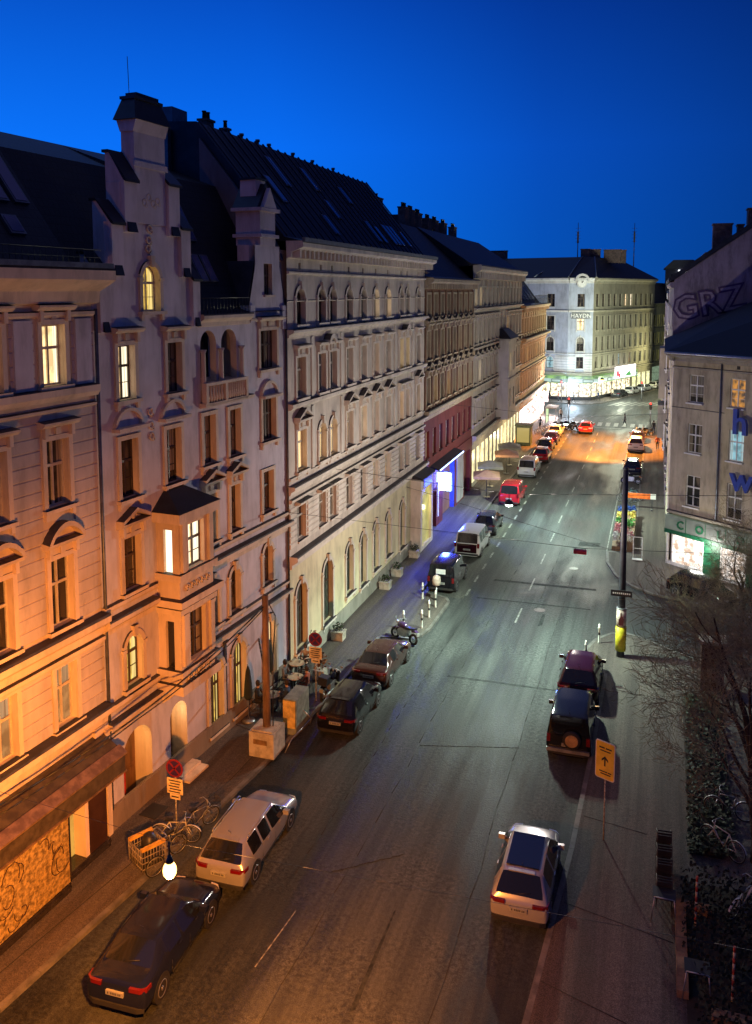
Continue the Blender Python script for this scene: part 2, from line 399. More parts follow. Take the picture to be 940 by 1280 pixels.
# ------------------------------------------------------------------ facade kit
ARC = 12
def arc_pts(a, b, d, n=ARC):
    r = (b-a)/2; cx = (a+b)/2
    return [(cx - r*math.cos(math.pi*k/n), d-r + r*math.sin(math.pi*k/n)) for k in range(n+1)]
def wall_face(mb, u0, u1, z0, z1, holes, m=0, mr=0, depth=.3, y=0.0):
    us = sorted({u0, u1, *[h[0] for h in holes], *[h[1] for h in holes]})
    zs = sorted({z0, z1, *[h[2] for h in holes], *[h[3] for h in holes]})
    for i in range(len(us)-1):
        run = None
        for k in range(len(zs)-1):
            uc, zc = (us[i]+us[i+1])/2, (zs[k]+zs[k+1])/2
            inside = any(h[0] < uc < h[1] and h[2] < zc < h[3] for h in holes)
            if not inside:
                if run is None: run = zs[k]
                if k == len(zs)-2: mb.poly([(us[i],y,run),(us[i+1],y,run),(us[i+1],y,zs[k+1]),(us[i],y,zs[k+1])], m)
            elif run is not None:
                mb.poly([(us[i],y,run),(us[i+1],y,run),(us[i+1],y,zs[k]),(us[i],y,zs[k])], m); run = None
    for h in holes:
        a, b, c, d = h[:4]; arch = len(h) > 4 and h[4]; e = y+depth
        zt = d-(b-a)/2 if arch else d
        mb.poly([(a,y,c),(a,e,c),(a,e,zt),(a,y,zt)], mr); mb.poly([(b,y,c),(b,y,zt),(b,e,zt),(b,e,c)], mr)
        mb.poly([(a,y,c),(b,y,c),(b,e,c),(a,e,c)], mr)
        if arch:
            P = arc_pts(a, b, d)
            for p, q in zip(P[:-1], P[1:]):
                mb.poly([(p[0],y,p[1]),(q[0],y,q[1]),(q[0],y,d),(p[0],y,d)] if abs(q[1]-d) > 1e-5 and abs(p[1]-d) > 1e-5 else ([(p[0],y,p[1]),(q[0],y,q[1]),(p[0],y,d)] if abs(p[1]-d) > 1e-5 else [(p[0],y,p[1]),(q[0],y,q[1]),(q[0],y,d)]), m)
                mb.poly([(p[0],y,p[1]),(p[0],e,p[1]),(q[0],e,q[1]),(q[0],y,q[1])], mr)
        else:
            mb.poly([(a,y,d),(a,e,d),(b,e,d),(b,y,d)], mr)
WIN = {}
def win_mesh(w, h, arch, style):
    key = (round(w,2), round(h,2), arch, style)
    if key in WIN: return WIN[key]
    f = MB(); hw = w/2; y0, y1 = .20, .27; t = .06
    if arch:
        P = arc_pts(-hw, hw, h); Q = arc_pts(-hw+t, hw-t, h-t)
        for i in range(ARC):
            p, p2, q, q2 = P[i], P[i+1], Q[i], Q[i+1]
            f.poly([(p[0],y0,p[1]),(q[0],y0,q[1]),(q2[0],y0,q2[1]),(p2[0],y0,p2[1])]); f.poly([(q[0],y0,q[1]),(q[0],y1,q[1]),(q2[0],y1,q2[1]),(q2[0],y0,q2[1])])
        zt = h-hw
    else:
        zt = h; f.box(-hw, hw, y0, y1, h-t, h)
    f.box(-hw, -hw+t, y0, y1, 0, zt); f.box(hw-t, hw, y0, y1, 0, zt); f.box(-hw, hw, y0+.001, y1, 0, t)
    tr = h*.62 if style != 'tall' else h*.68
    if style != 'plain': f.box(-hw+t, hw-t, y0-.02, y1, tr-.045, tr+.045)
    topz = h-.03
    if style == 'double':
        f.box(-.07, .07, y0-.03, y1, t, topz)
        for sx in (-1, 1): f.box(sx*hw*.5-.02+(.02*sx), sx*hw*.5+.02+(.02*sx), y0+.01, y1, t, h-t)
    elif style != 'plain':
        f.box(-.035, .035, y0-.01, y1, t, topz)
        if style == 'bars':
            for sx in (-1, 1): f.box(min(sx*(t-.03), sx*(hw-t)), max(sx*(t-.03), sx*(hw-t)), y0+.02, y1, tr*.5-.012, tr*.5+.012)
    g = MB()
    if arch:
        P = arc_pts(-hw, hw, h); g.poly([(p[0], y1-.02, p[1]) for p in P[::-1]] + [(-hw, y1-.02, 0), (hw, y1-.02, 0)][0:2][::1])
    else: g.poly([(-hw,y1-.02,0),(hw,y1-.02,0),(hw,y1-.02,h),(-hw,y1-.02,h)])
    WIN[key] = (f.mesh('window', [M_FW]), g.mesh('pane', [M_GL])); return WIN[key]
SUR = {}
def sur_mesh(w, h, arch, kind):
    key = (round(w,2), round(h,2), arch, kind)
    if key in SUR: return SUR[key]
    s = MB(); hw = w/2; t = .17
    if kind == 'none':
        s.box(-hw-.08, hw+.08, -.12, .02, -.1, 0)
    else:
        s.box(-hw-.22, hw+.22, -.20, .05, -.12, 0)                      # sill
        s.box(-hw-.16, -hw-.02, -.12, -.001, -.34, -.121); s.box(hw+.02, hw+.16, -.12, -.001, -.34, -.121)
        zt = h-hw if arch else h
        s.box(-hw-t, -hw, -.08, -.001, 0, zt); s.box(hw, hw+t, -.08, -.001, 0, zt)
        if arch:
            P = arc_pts(-hw, hw, h); Q = arc_pts(-hw-t, hw+t, h+t)
            for i in range(ARC):
                p, p2, q, q2 = P[i], P[i+1], Q[i], Q[i+1]
                s.poly([(p[0],-.08,p[1]),(p2[0],-.08,p2[1]),(q2[0],-.08,q2[1]),(q[0],-.08,q[1])])
                s.poly([(q[0],-.08,q[1]),(q2[0],-.08,q2[1]),(q2[0],0,q2[1]),(q[0],0,q[1])])
                s.poly([(p[0],-.08,p[1]),(p[0],0,p[1]),(p2[0],0,p2[1]),(p2[0],-.08,p2[1])])
            s.ext_y([(-.07,h-.06),(.07,h-.06),(.12,h+.34),(-.12,h+.34)], -.17, -.002)    # keystone
            s.box(-hw-t-.04, -hw+.0, -.11, -.001, zt-.06, zt+.06); s.box(hw, hw+t+.04, -.11, -.001, zt-.06, zt+.06)
        else:
            s.box(-hw-t, hw+t, -.082, -.001, h, h+.16)
            if kind != 'flat0':
                s.box(-hw-t, hw+t, -.05, -.001, h+.16, h+.42)
                for sx in (-1, 1): s.box(sx*(hw+t*.5)-.07, sx*(hw+t*.5)+.07, -.2, -.001, h+.10, h+.44)
                s.ext_x([(0,h+.42),(-.22,h+.44),(-.34,h+.54),(-.34,h+.60),(0,h+.66)], -hw-t-.14, hw+t+.14)
                s.box(-.10, .10, -.12, -.052, h+.18, h+.40)
            if kind == 'tri':
                W = hw+t+.14; b = h+.60; ap = b+W*.62
                s.ext_y([(-W,b),(0,ap-.14),(W,b),(W-.01,b+.12),(0,ap),(-W+.01,b+.12)], -.34, -.002)
                s.ext_y([(-W*.8,b+.01),(W*.8,b+.01),(0,ap-.2)], -.06, -.001)
                s.lathe([(.01,-.12),(.12,-.1),(.13,-.06)], (0,-.05,b+W*.2), 8, axis='y')
            if kind == 'seg':
                W = hw+t+.14; b = h+.60; rr = 14
                out = [(-W+2*W*k/rr, b+.02+W*.72*math.sin(math.pi*k/rr)**.75) for k in range(rr+1)]
                inn = [(-W*.84+1.68*W*k/rr, b+.0+W*.55*math.sin(math.pi*k/rr)**.75) for k in range(rr+1)]
                for k in range(rr):
                    s.ext_y([out[k], inn[k], inn[k+1], out[k+1]], -.36, -.002)
                s.ext_y(inn, -.06, -.001)
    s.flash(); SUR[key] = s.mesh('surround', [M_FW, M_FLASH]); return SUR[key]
class Face:
    def __init__(s, parent, ox, oy, ang):
        s.p = parent; s.ox = ox-parent.location.x; s.oy = oy-parent.location.y; s.a = ang; s.c = math.cos(ang); s.s = math.sin(ang)
    def at(s, u, y=0, z=0): return (s.ox+u*s.c-y*s.s, s.oy+u*s.s+y*s.c, z)
    def add(s, name, mb, mats):
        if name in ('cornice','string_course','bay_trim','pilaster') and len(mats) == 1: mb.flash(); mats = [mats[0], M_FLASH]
        if name in ('wall','rear_wall','bay','roof','relief_panel','entrance_passage','balustrade','snow_guard','roof_railing','terrace_railing',): return mb.build(name, mats, s.p, s.at(0), s.a)
        return split_build(mb, name, mats, s.p, s.at(0), s.a)
    def window(s, a, b, c, d, arch=False, style='bars', pane=None, frame=None, sur='flat', surm=None, y=0.0, name='window'):
        fm, gm = win_mesh(b-a, d-c, arch, style)
        o = put(name, fm, s.p, s.at((a+b)/2, y, c), s.a); slot(o, frame or M_FW)
        if pane is None or (pane is M_GL and (abs(int(a*3.7+c*5.3)) % 3 == 0)): pane = M_GL3
        g = put('pane', gm, o); slot(g, pane)
        if sur:
            q = put('surround', sur_mesh(b-a, d-c, arch, sur), o); slot(q, surm or M_FW)
        return o
def slot(o, m):
    if o.data.materials[0] is m: return
    o.material_slots[0].link = 'OBJECT'; o.material_slots[0].material = m
def cornice(mb, u0, u1, z0, z1, out, m=0, dent=0.0, y=0.0):
    h = z1-z0
    mb.ext_x([(y,z0),(y-out*.25,z0+h*.05),(y-out*.3,z0+h*.35),(y-out*.8,z0+h*.55),(y-out,z0+h*.65),(y-out,z0+h*.9),(y-out*.93,z1),(y+.02,z1)], u0, u1, m)
    if dent > 0:
        n = int((u1-u0)/dent)
        for k in range(n):
            u = u0+(k+.5)*(u1-u0)/n; mb.box(u-dent*.16, u+dent*.16, y-out*.72, y-.01, z0+h*.02, z0+h*.52, m)
def band(mb, u0, u1, z0, z1, out, m=0, y=0.0):
    mb.ext_x([(y,z0),(y-out*.6,z0+.02),(y-out,z0+(z1-z0)*.45),(y-out,z1-.02),(y-out*.8,z1),(y+.01,z1+.02)], u0, u1, m)
def rustic(mb, u0, u1, z0, z1, holes, step=.38, out=.045, pad=.19, m=0, gap=.05):
    z = z0
    while z < z1-.1:
        zt = min(z+step, z1)
        segs = [(u0, u1)]
        for h in holes:
            if h[3]+pad*.6 > z and h[2]-.2 < zt:
                ns = []
                for a, b in segs:
                    if h[1]+pad <= a or h[0]-pad >= b: ns.append((a, b))
                    else:
                        if h[0]-pad > a+.06: ns.append((a, h[0]-pad))
                        if h[1]+pad < b-.06: ns.append((h[1]+pad, b))
                segs = ns
        for a, b in segs: mb.ext_x([(-.001,z),(-out,z+gap*.5),(-out,zt-gap),(-.001,zt-gap*.5)], a, b, m)
        z += step
def body(face, u0, u1, z, depth, m, name='rear_wall', y0=.32):
    b = MB(); b.box(u0, u1, y0, depth, 0, z-.01); return face.add(name, b, [m])
def mansard(face, u0, u1, prof, m=None, name='roof'):
    """prof: open list (y,z), closed down at the back"""
    b = MB(); b.ext_x(prof, u0, u1); return face.add(name, b, [m or M_ROOF])
def skylight(face, roof, u, w, p, q, t0, t1, m=None):
    (ya, za), (yb, zb) = p, q
    d = Vector((0, yb-ya, zb-za)); n = Vector((0, -(zb-za), yb-ya)).normalized()
    if n.z < 0: n = -n
    A = Vector((0, ya, za))+d*t0; B = Vector((0, ya, za))+d*t1
    b = MB(); f = MB()
    def pr(mb, x0, x1, A, B, h0, h1):
        i = len(mb.v)
        for x in (x0, x1):
            for P, h in ((A, h0), (B, h0), (B, h1), (A, h1)): v = P+n*h; mb.v.append((x, v.y, v.z))
        for fc in ((0,1,2,3),(7,6,5,4),(0,4,5,1),(1,5,6,2),(2,6,7,3),(3,7,4,0)): mb.f.append([i+k for k in fc]); mb.m.append(0); mb.sm.append(False)
    pr(f, u-w/2, u+w/2, A, B, .0, .09)
    e = d.normalized()*.08
    pr(b, u-w/2+.07, u+w/2-.07, A+e, B-e, .02, .105)
    # skylight frame is parented to the building, its glass to the frame
    o = face.add('skylight', f, [M_ZINC]); g = b.build('pane', [m or M_SKYL], o)
    return o
def chimney(face, u, y, z0, z1, w=.6, l=1.4, m=None, pots=3):
    b = MB(); b.box(u-l/2, u+l/2, y-w/2, y+w/2, z0, z1); b.box(u-l/2-.06, u+l/2+.06, y-w/2-.06, y+w/2+.06, z1, z1+.12)
    o = face.add('chimney', b, [m or M_BRK])
    if pots:
        p = MB()
        for k in range(pots): p.lathe([(.12,0),(.10,.35),(.13,.36),(.13,.42)], (u-l/2+l*(k+.5)/pots, y, z1+.12), 8)
        p.build('chimney_pot', [M_BLK], o)
    return o
# ------------------------------------------------------------------ camera
cam = bpy.data.cameras.new('camera'); co = bpy.data.objects.new('camera', cam); COL.objects.link(co)
F_ = 1070.; PIT = rad(6); PSI = math.atan((825-470)*math.cos(PIT)/F_)
co.location = (0, 0, 19); co.rotation_euler = (math.pi/2-PIT, 0, PSI)
cam.sensor_fit = 'AUTO'; cam.sensor_width = 36; cam.lens = F_/1280*36
cam.shift_y = -(640-(363+F_*math.tan(PIT)))/1280; cam.shift_x = 0
cam.clip_end = 3000; cam.clip_start = .3
SC.camera = co
SC.view_settings.view_transform = 'Standard'; SC.view_settings.look = 'None'; SC.view_settings.exposure = 0.22; SC.view_settings.gamma = 1
SC.render.resolution_x = 752; SC.render.resolution_y = 1024
try:
    SC.cycles.max_bounces = 6; SC.cycles.diffuse_bounces = 3; SC.cycles.use_denoising = True; SC.cycles.sample_clamp_indirect = 4
except Exception: pass
# ------------------------------------------------------------------ dusk sky
w = bpy.data.worlds.new('World'); SC.world = w; w.use_nodes = True; nt = w.node_tree
bg = nt.nodes['Background']
tc = N(nt, 'ShaderNodeTexCoord')
nrm = N(nt, 'ShaderNodeVectorMath', operation='NORMALIZE'); nt.links.new(tc.outputs['Generated'], nrm.inputs[0])
# the last light lingers in the west, to the left of the street
dt = N(nt, 'ShaderNodeVectorMath', operation='DOT_PRODUCT'); dt.inputs[1].default_value = (-.93, .30, .05); nt.links.new(nrm.outputs[0], dt.inputs[0])
r1 = ramp(nt, dt.outputs['Value'], [(.0, (.0010, .030, .17)), (.14, (.0015, .036, .22)), (.42, (.0020, .080, .50)), (.66, (.0025, .165, .90)), (1, (.004, .20, 1.0))])
sp = N(nt, 'ShaderNodeSeparateXYZ'); nt.links.new(nrm.outputs[0], sp.inputs[0])
r2 = ramp(nt, sp.outputs[2], [(0, (.92, 1.05, .90)), (.06, (.9, 1.0, .95)), (.16, (1, .92, 1.0)), (.34, (.6, .36, .52)), (.42, (.6, .4, .5)), (.66, (42, 1.5, .72))])
mx = N(nt, 'ShaderNodeMix', data_type='RGBA', blend_type='MULTIPLY'); mx.inputs[0].default_value = 1
nt.links.new(r1, mx.inputs[6]); nt.links.new(r2, mx.inputs[7]); nt.links.new(mx.outputs[2], bg.inputs['Color']); bg.inputs['Strength'].default_value = .86
# ------------------------------------------------------------------ buildings, left side
ANG_A = math.atan2(18.6, 1.35)
OX, OY = -18.0, 20.0
P_A = plaster('warm_beige_render', (.64, .53, .43)); P_AT = plaster('pale_trim_render', (.74, .60, .47), var=.1)
P_A2 = plaster('lilac_grey_render', (.58, .54, .60)); P_A2J = plaster('rusticated_render', (.57, .50, .48))
P_D = mat('dark_dirt_ledge', (.10, .07, .05), .9, var=.4)
# ---- leftmost house
b0 = thing('apartment_house', 'leftmost house, rusticated facade with arched and straight window hoods above a bronze-fronted shop', 'building', (OX+1.35*.0-3, OY-1, 0))
F = Face(b0, OX, OY, ANG_A); U0, U1 = -7.0, 3.86
holes = []; wins = []
for k, c in enumerate((2.05, -.50, -3.05, -5.6)):
    for (z0, z1, arch, sur, w) in ((16.05, 17.95, False, 'flat', .98), (12.2, 14.35, False, 'flat', .98), (8.3, 10.55, False, 'seg', 1.0), (4.98, 7.0, False, 'flat0', .92)):
        holes.append((c-w/2, c+w/2, z0, z1)); wins.append((c-w/2, c+w/2, z0, z1, sur, k))
mb = MB(); wall_face(mb, U0, U1, 3.9, 18.6, holes, 0, 1)
F.add('wall', mb, [P_A, P_AT])
mb = MB(); rustic(mb, U0, U1, 4.95, 7.35, holes, .40); rustic(mb, U0, U1, 8.25, 15.4, holes, .42, out=.03, pad=.22); rustic(mb, U0, U1, 15.95, 18.2, holes, .42, out=.03, pad=.30)
F.add('rustication', mb, [P_A2J])
for (a, b, z0, z1, sur, k) in wins:
    lit = M_LITC if (k == 0 and z0 > 16) else (M_GL if (z0 < 9 and z0 > 8) else (M_LITD if z0 < 5 else M_GL2))
    if k == 1 and z0 > 16: lit = M_LITD
    F.window(a, b, z0, z1, False, 'casement', lit, M_FW, sur, P_AT)
mb = MB()
cornice(mb, U0, U1+.12, 18.55, 19.75, .95); band(mb, U0, U1, 15.55, 15.95, .28); band(mb, U0, U1, 15.2, 15.35, .12)
cornice(mb, U0, U1, 7.35, 8.12, .42); band(mb, U0, U1, 7.05, 7.3, .14); cornice(mb, U0, U1, 4.2, 4.92, .45)
band(mb, U0, U1, 18.15, 18.35, .14)
F.add('cornice', mb, [P_AT])
mb = MB()
for c in (.78, -1.77, -4.3, 3.35): mb.box(c-.36, c+.36, -.10, -.002, 16.0, 18.1)
F.add('pilaster', mb, [P_A2])
body(F, U0, U1, 18.6, 13, P_A2)
# shop front
mb = MB(); mb.ext_x([(0,3.95),(-.75,3.55),(-1.0,3.35),(-1.0,2.75),(-.8,2.6),(0,2.6)], U0, U1-.25); F.add('shop_fascia', mb, [mat('brown_fascia', (.07,.055,.038), .4, var=.3)])
mb = MB(); mb.ext_x([(-1.0,3.36),(-1.06,3.36),(-1.06,3.42),(-.74,3.62),(-.72,3.56)], U0, U1-.2); mb.box(U0, U1-.2, -1.03, -1.0, 2.72, 2.78); F.add('fascia_trim', mb, [mat('copper_edge', (.45,.28,.16), .35, metal=.7)])
M_BRONZE = mat('relief_bronze', (.50, .35, .12), .38, metal=.35, var=.5, scale=7, bump=1.0, bscale=6)
mb = MB(); mb.box(U0, 1.0, -.86, -.75, .42, 2.6); o = F.add('relief_panel', mb, [M_BRONZE])
mb = MB(); Rr = random.Random(3)
for k in range(26):
    cx = -5.5+Rr.random()*6.2; cz = .8+Rr.random()*1.4; r0 = .12+Rr.random()*.3; a0 = Rr.random()*6; da = 1.5+Rr.random()*3
    pts = [(cx+r0*math.cos(a0+da*t/9)*(.6+.5*t/9), -.875, cz+r0*1.2*math.sin(a0+da*t/9)) for t in range(10)]
    mb.path([p for p in pts if .48 < p[2] < 2.55 and p[0] < .95], .014, 5)
mb.build('relief_line', [mat('dark_relief', (.06,.03,.01), .6, var=0)], o)
mb = MB(); mb.box(U0, 1.0, -.9, -.05, .12, .40); mb.box(U0, 1.0, -.93, -.9, .26, .32); mb.box(1.05, 3.3, -.55, -.05, .12, .40); mb.box(1.05, 3.32, -.58, -.55, .26, .32); mb.box(1.0, 1.08, -.86, 0, .4, 2.6)
F.add('shop_plinth', mb, [mat('dark_plinth', (.03,.025,.025), .25, var=.2)])
mb = MB(); mb.box(1.08, 2.15, -.02, .3, .4, 2.75); F.add('shop_window', mb, [emis('shop_amber_glow', (.95,.50,.08), .55, .4, 2)])
mb = MB(); mb.box(2.15, 2.32, -.5, .1, .4, 2.75); mb.box(1.0, 1.12, -.5, .1, .4, 2.75); F.add('window_frame', mb, [P_AT])
mb = MB(); mb.box(2.32, 3.2, -.5, .1, .4, 2.75); F.add('shop_pier', mb, [mat('dark_brown_panel', (.05,.022,.012), .35, var=.2)])
mb = MB(); mb.box(3.2, U1, -.12, .3, .1, 4.2); mb.box(U0, 3.3, .3, .5, 0, 4.2); mb.box(3.62, U1-.02, -.2, -.12, .1, 4.0); F.add('ground_floor_wall', mb, [P_AT])
# roof
pr = [(-.85,19.76),(.4,19.85),(3.6,24.1),(6.5,25.2),(12,24.5),(13,19.8)]
mansard(F, U0, U1-.35, pr)
mb = MB(); mb.box(U0, U1, -.98, -.86, 19.7, 19.86); F.add('gutter', mb, [M_ZINC])
mb = MB()
for k in range(46): mb.tube((U0+k*.235,-.45,19.8), (U0+k*.235,-.45,20.3), .012, n=4)
mb.tube((U0,-.45,20.3), (U1,-.45,20.3), .02, n=5); mb.tube((U0,-.45,20.05), (U1,-.45,20.05), .015, n=5); F.add('snow_guard', mb, [M_BLK])
for (u, t0, t1) in ((1.2,.45,.85),(2.05,.45,.85),(2.9,.45,.85),(1.9,.2,.34)): skylight(F, None, u, .62, (.4,19.85), (3.6,24.1), t0, t1, M_SKYL)
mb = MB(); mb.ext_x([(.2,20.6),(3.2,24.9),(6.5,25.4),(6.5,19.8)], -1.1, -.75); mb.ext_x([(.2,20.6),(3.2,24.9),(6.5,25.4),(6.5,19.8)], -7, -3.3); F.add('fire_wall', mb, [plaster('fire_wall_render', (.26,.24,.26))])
mb = MB(); mb.lathe([(.16,0),(.16,1.3),(.2,1.32),(.2,1.42)], (-.9, 3.4, 24.8), 10); F.add('flue', mb, [M_ZINC])

# ---- house with stepped gable
b1 = thing('gabled_house', 'house with tall stepped gable, oriel bay and loggia, its lower floors lit orange', 'building', (-17.2, 30, 0))
F = Face(b1, OX, OY, ANG_A); U0, U1 = 3.88, 17.15
H = [(6.5,7.5,18.25,19.9,True), (5.05,5.95,15.2,17.1), (7.85,8.75,15.15,17.05), (5.05,5.98,11.7,13.8), (7.65,8.58,11.7,13.8), (5.05,5.98,8.35,10.3), (5.0,5.92,4.85,6.72,True),
     (10.12,10.98,11.95,13.97), (12.06,12.92,11.95,13.97), (10.12,10.98,8.7,10.7), (12.06,12.80,8.7,10.7), (10.2,11.0,5.1,7.05,True), (11.9,12.7,5.1,7.05,True),
     (14.72,16.2,15.45,17.2), (14.85,16.05,12.15,14.1), (14.8,15.75,8.85,10.75), (14.75,15.6,5.45,7.3,True), (15.2,15.95,18.8,20.2)]
LOG = [(10.08,11.22,15.3,17.4,True), (11.6,12.78,15.3,17.4,True)]
DOOR = [(4.72,6.35,.12,3.15,True), (7.5,8.6,.12,2.95,True), (11.98,13.05,.5,3.7,True), (14.75,15.8,.5,3.65,True), (10.2,11.2,.5,3.6,True)]
mb = MB()
wall_face(mb, 3.88, 4.6, 17.2, 18.6, []); wall_face(mb, U0, 9.95, .12, 17.2, [h for h in H+DOOR if h[1] < 9.9 and h[2] < 18], 0, 1); wall_face(mb, 4.6, 9.5, 17.2, 21.3, [h for h in H if h[2] > 18 and h[1] < 9.9], 0, 1); mb.poly([(9.5,0,17.2),(9.95,0,17.2),(9.95,0,19.2),(9.5,0,19.2)])
wall_face(mb, 9.95, 13.75, .12, 18.0, [h for h in H+DOOR+LOG if 9.95 < h[0] < 13.7], 0, 1)
wall_face(mb, 13.75, U1, .12, 18.2, [h for h in H+DOOR if h[0] > 13.7 and h[3] < 18], 0, 1)
wall_face(mb, 14.45, 16.65, 18.2, 21.0, [h for h in H if h[2] > 18.5 and h[0] > 14], 0, 1)
mb.poly([(13.85,0,18.2),(14.45,0,18.2),(14.45,0,20.1)]); mb.poly([(16.65,0,18.2),(17.1,0,18.2),(16.65,0,20.1)])
F.add('wall', mb, [P_A2, P_A])
pane_of = {0: M_LITY, 1: M_LITC, 2: M_GL, 3: M_GL, 4: M_GL, 5: M_GL2, 6: M_LITY}
for i, h in enumerate(H):
    pane = pane_of.get(i, M_GL2 if i % 3 else M_GL)
    arch = len(h) > 4
    sur = 'flat'
    if i in (0,): sur = 'arch'
    if i in (5, 9, 10): sur = 'tri'
    if arch: sur = 'arch'
    if i in (1, 2): sur = 'flat'
    if i in (3, 4, 7, 8, 14, 15): sur = 'flat0'
    if i == 17: sur = 'none'
    F.window(h[0], h[1], h[2], h[3], arch, 'double' if h[1]-h[0] > 1.1 else 'bars', pane, M_FD if i else M_FW, sur, P_A)
# hood arcs above fourth-floor windows
mb = MB()
for c in (5.5, 8.1, 15.45):
    zb = 14.25
    for k in range(10):
        t0, t1 = math.pi*k/10, math.pi*(k+1)/10
        p = lambda r, t: (c-r*math.cos(t), zb+r*.85*math.sin(t))
        mb.ext_y([p(.78,t0), p(.66,t0), p(.66,t1), p(.78,t1)], -.14, -.002)
    mb.box(c-.82, c+.82, -.34, -.002, zb-.1, zb+.02)
for (u, z) in ((6.75,22.1),(7.0,22.3),(7.25,22.1),(7.5,22.2),(7.0,21.2),(6.95,20.8),(6.9,20.5),(6.78,14.6),(6.8,14.1),(6.82,13.7)):
    mb.torus((u,-.03,z), .12, .035, 'y', 10, 5)
    mb.torus((u+.1,-.03,z-.1), .07, .03, 'y', 10, 5)
F.add('ornament', mb, [P_A])
# stepped gable and tower
def stepbox(u0, u1, z0, zf, zb, th=.62):
    mb = MB(); mb.ext_x([(-.16,z0),(th,z0),(th,zb),(th-.2,zb),(-.16,zf)], u0, u1); F.add('gable_step', mb, [P_A2])
    c = MB(); c.ext_x([(-.26,zf-.06),(-.26,zf+.04),(th-.16,zb+.1),(th+.1,zb+.1),(th+.1,zb+.002),(th-.2,zb+.002),(-.16,zf+.002)], u0-.05, u1+.05)
    c.ext_x([(-.165,z0+.02),(-.26,z0+.0),(-.165,z0+.35)], u0+.1, u1-.1); F.add('gable_cap', c, [M_ROOFM])
mb = MB()
mb.box(4.2, 6.4, .02, .55, 18.3, 19.9); mb.box(7.6, 9.9, .02, .55, 18.3, 19.5)
mb.box(4.85, 9.3, .32, .56, 18.2, 21.28); mb.box(5.5, 8.7, .01, .57, 21.28, 22.7); mb.box(6.25, 8.0, -.05, .50, 21.35, 24.9)
mb.ext_y([(6.15,23.3),(8.1,23.3),(8.05,23.5),(6.2,23.5)], -.11, -.052)
mb.ext_x([(-.06,24.5),(-.20,24.9),(.64,24.9),(.5,24.5)], 6.2, 8.05)
F.add('gable', mb, [P_A2])
stepbox(4.12, 4.62, 17.6, 19.4, 20.2); stepbox(4.8, 5.4, 19.5, 21.25, 22.0); stepbox(5.52, 6.2, 21.0, 22.75, 23.7)
stepbox(8.03, 8.7, 21.0, 22.85, 23.5); stepbox(8.75, 9.35, 19.5, 21.3, 22.0); stepbox(9.45, 9.93, 17.6, 19.4, 20.1)
mb = MB(); A = [(6.08,-.26,24.9),(8.15,-.26,24.9),(8.15,.7,24.9),(6.08,.7,24.9)]; B = [(6.35,-.05,25.62),(7.85,-.05,25.62),(7.85,.5,25.62),(6.35,.5,25.62)]
for k in range(4): j = (k+1) % 4; mb.poly([A[k], A[j], B[j], B[k]])
mb.poly(A[::-1]); mb.box(6.3, 7.9, -.1, .55, 25.62, 25.72); mb.box(6.5, 7.75, -.02, .45, 25.72, 25.86)
F.add('tower_roof', mb, [M_ROOFM])
# right small gable with turret
mb = MB(); mb.box(14.45, 16.65, .32, .9, 18.1, 21.0); mb.box(14.85, 16.2, -.05, 1.2, 21.0, 22.55); mb.box(14.72, 16.33, -.18, 1.3, 21.35, 21.5); mb.box(14.68, 16.38, -.22, 1.35, 22.5, 22.65)
mb.box(13.8, 14.2, -.12, .8, 17.6, 18.35); mb.box(16.7, 17.1, -.12, .8, 17.2, 18.3)
mb.ext_y([(14.95,22.66),(16.1,22.66),(15.52,23.55)], -.2, .0); mb.box(15.1, 15.95, .3, 1.1, 22.7, 23.9)
F.add('turret', mb, [P_A2])
mb = MB(); mb.ext_y([(14.7,22.64),(16.35,22.64),(15.52,23.75)], .01, 1.3); mb.box(15.02, 16.03, .25, 1.15, 23.9, 24.0)
mb.ext_y([(13.75,18.35),(14.45,18.35),(14.45,20.3)], .05, 2.2); mb.ext_y([(16.65,18.35),(17.15,18.35),(16.65,20.3)], .05, 2.2)
F.add('turret_roof', mb, [M_ROOFM])
# bay
BZ0, BZ1 = 4.3, 10.85; Uo0, Uo1 = 6.95, 9.15; PB = 1.0
mb = MB()
fh = [(7.55,8.6,8.6,10.3), (7.55,8.6,5.0,6.9)]
wall_face(mb, Uo0, Uo1, BZ0, BZ1, fh, 0, 0, .22, y=-PB)
i0 = len(mb.v); n0 = len(mb.f)
def side_wall(mb, u, hs, flip):
    t = MB(); wall_face(t, 0, PB, BZ0, BZ1, hs, 0, 0, .15)
    for k, v in enumerate(t.v):
        x, y, z = v; t.v[k] = (u+y*flip, -PB+x, z)
    i = len(mb.v); mb.v += t.v; mb.f += [[i+q for q in f] for f in t.f]; mb.m += t.m; mb.sm += t.sm
side_wall(mb, Uo0, [(.3,.68,8.5,10.2),(.3,.68,4.8,6.7)], 1); side_wall(mb, Uo1, [(.3,.68,8.5,10.2)], -1)
mb.poly([(Uo0,-PB,BZ0),(Uo1,-PB,BZ0),(Uo1,0,BZ0),(Uo0,0,BZ0)])
mb.ext_x([(-.001,3.35),(-.3,3.55),(-.9,4.1),(-1.0,BZ0),(-.001,BZ0)], Uo0+.12, Uo1-.12)
bay = F.add('bay', mb, [P_A])
mb = MB()
for (z0, z1, o) in ((10.5,10.88,.22),(8.28,8.55,.14),(7.35,7.6,.30),(7.0,7.2,.1),(4.62,4.85,.16),(3.95,4.3,.18)):
    mb.box(Uo0-o, Uo1+o, -PB-o, -.001, z0, z1)
for z in (5.0, 8.6):
    for u in (7.16, 8.92):
        mb.box(u-.13, u+.13, -PB-.12, -PB-.001, z, z+1.85); mb.box(u-.17, u+.17, -PB-.15, -PB-.001, z+1.85, z+2.0)
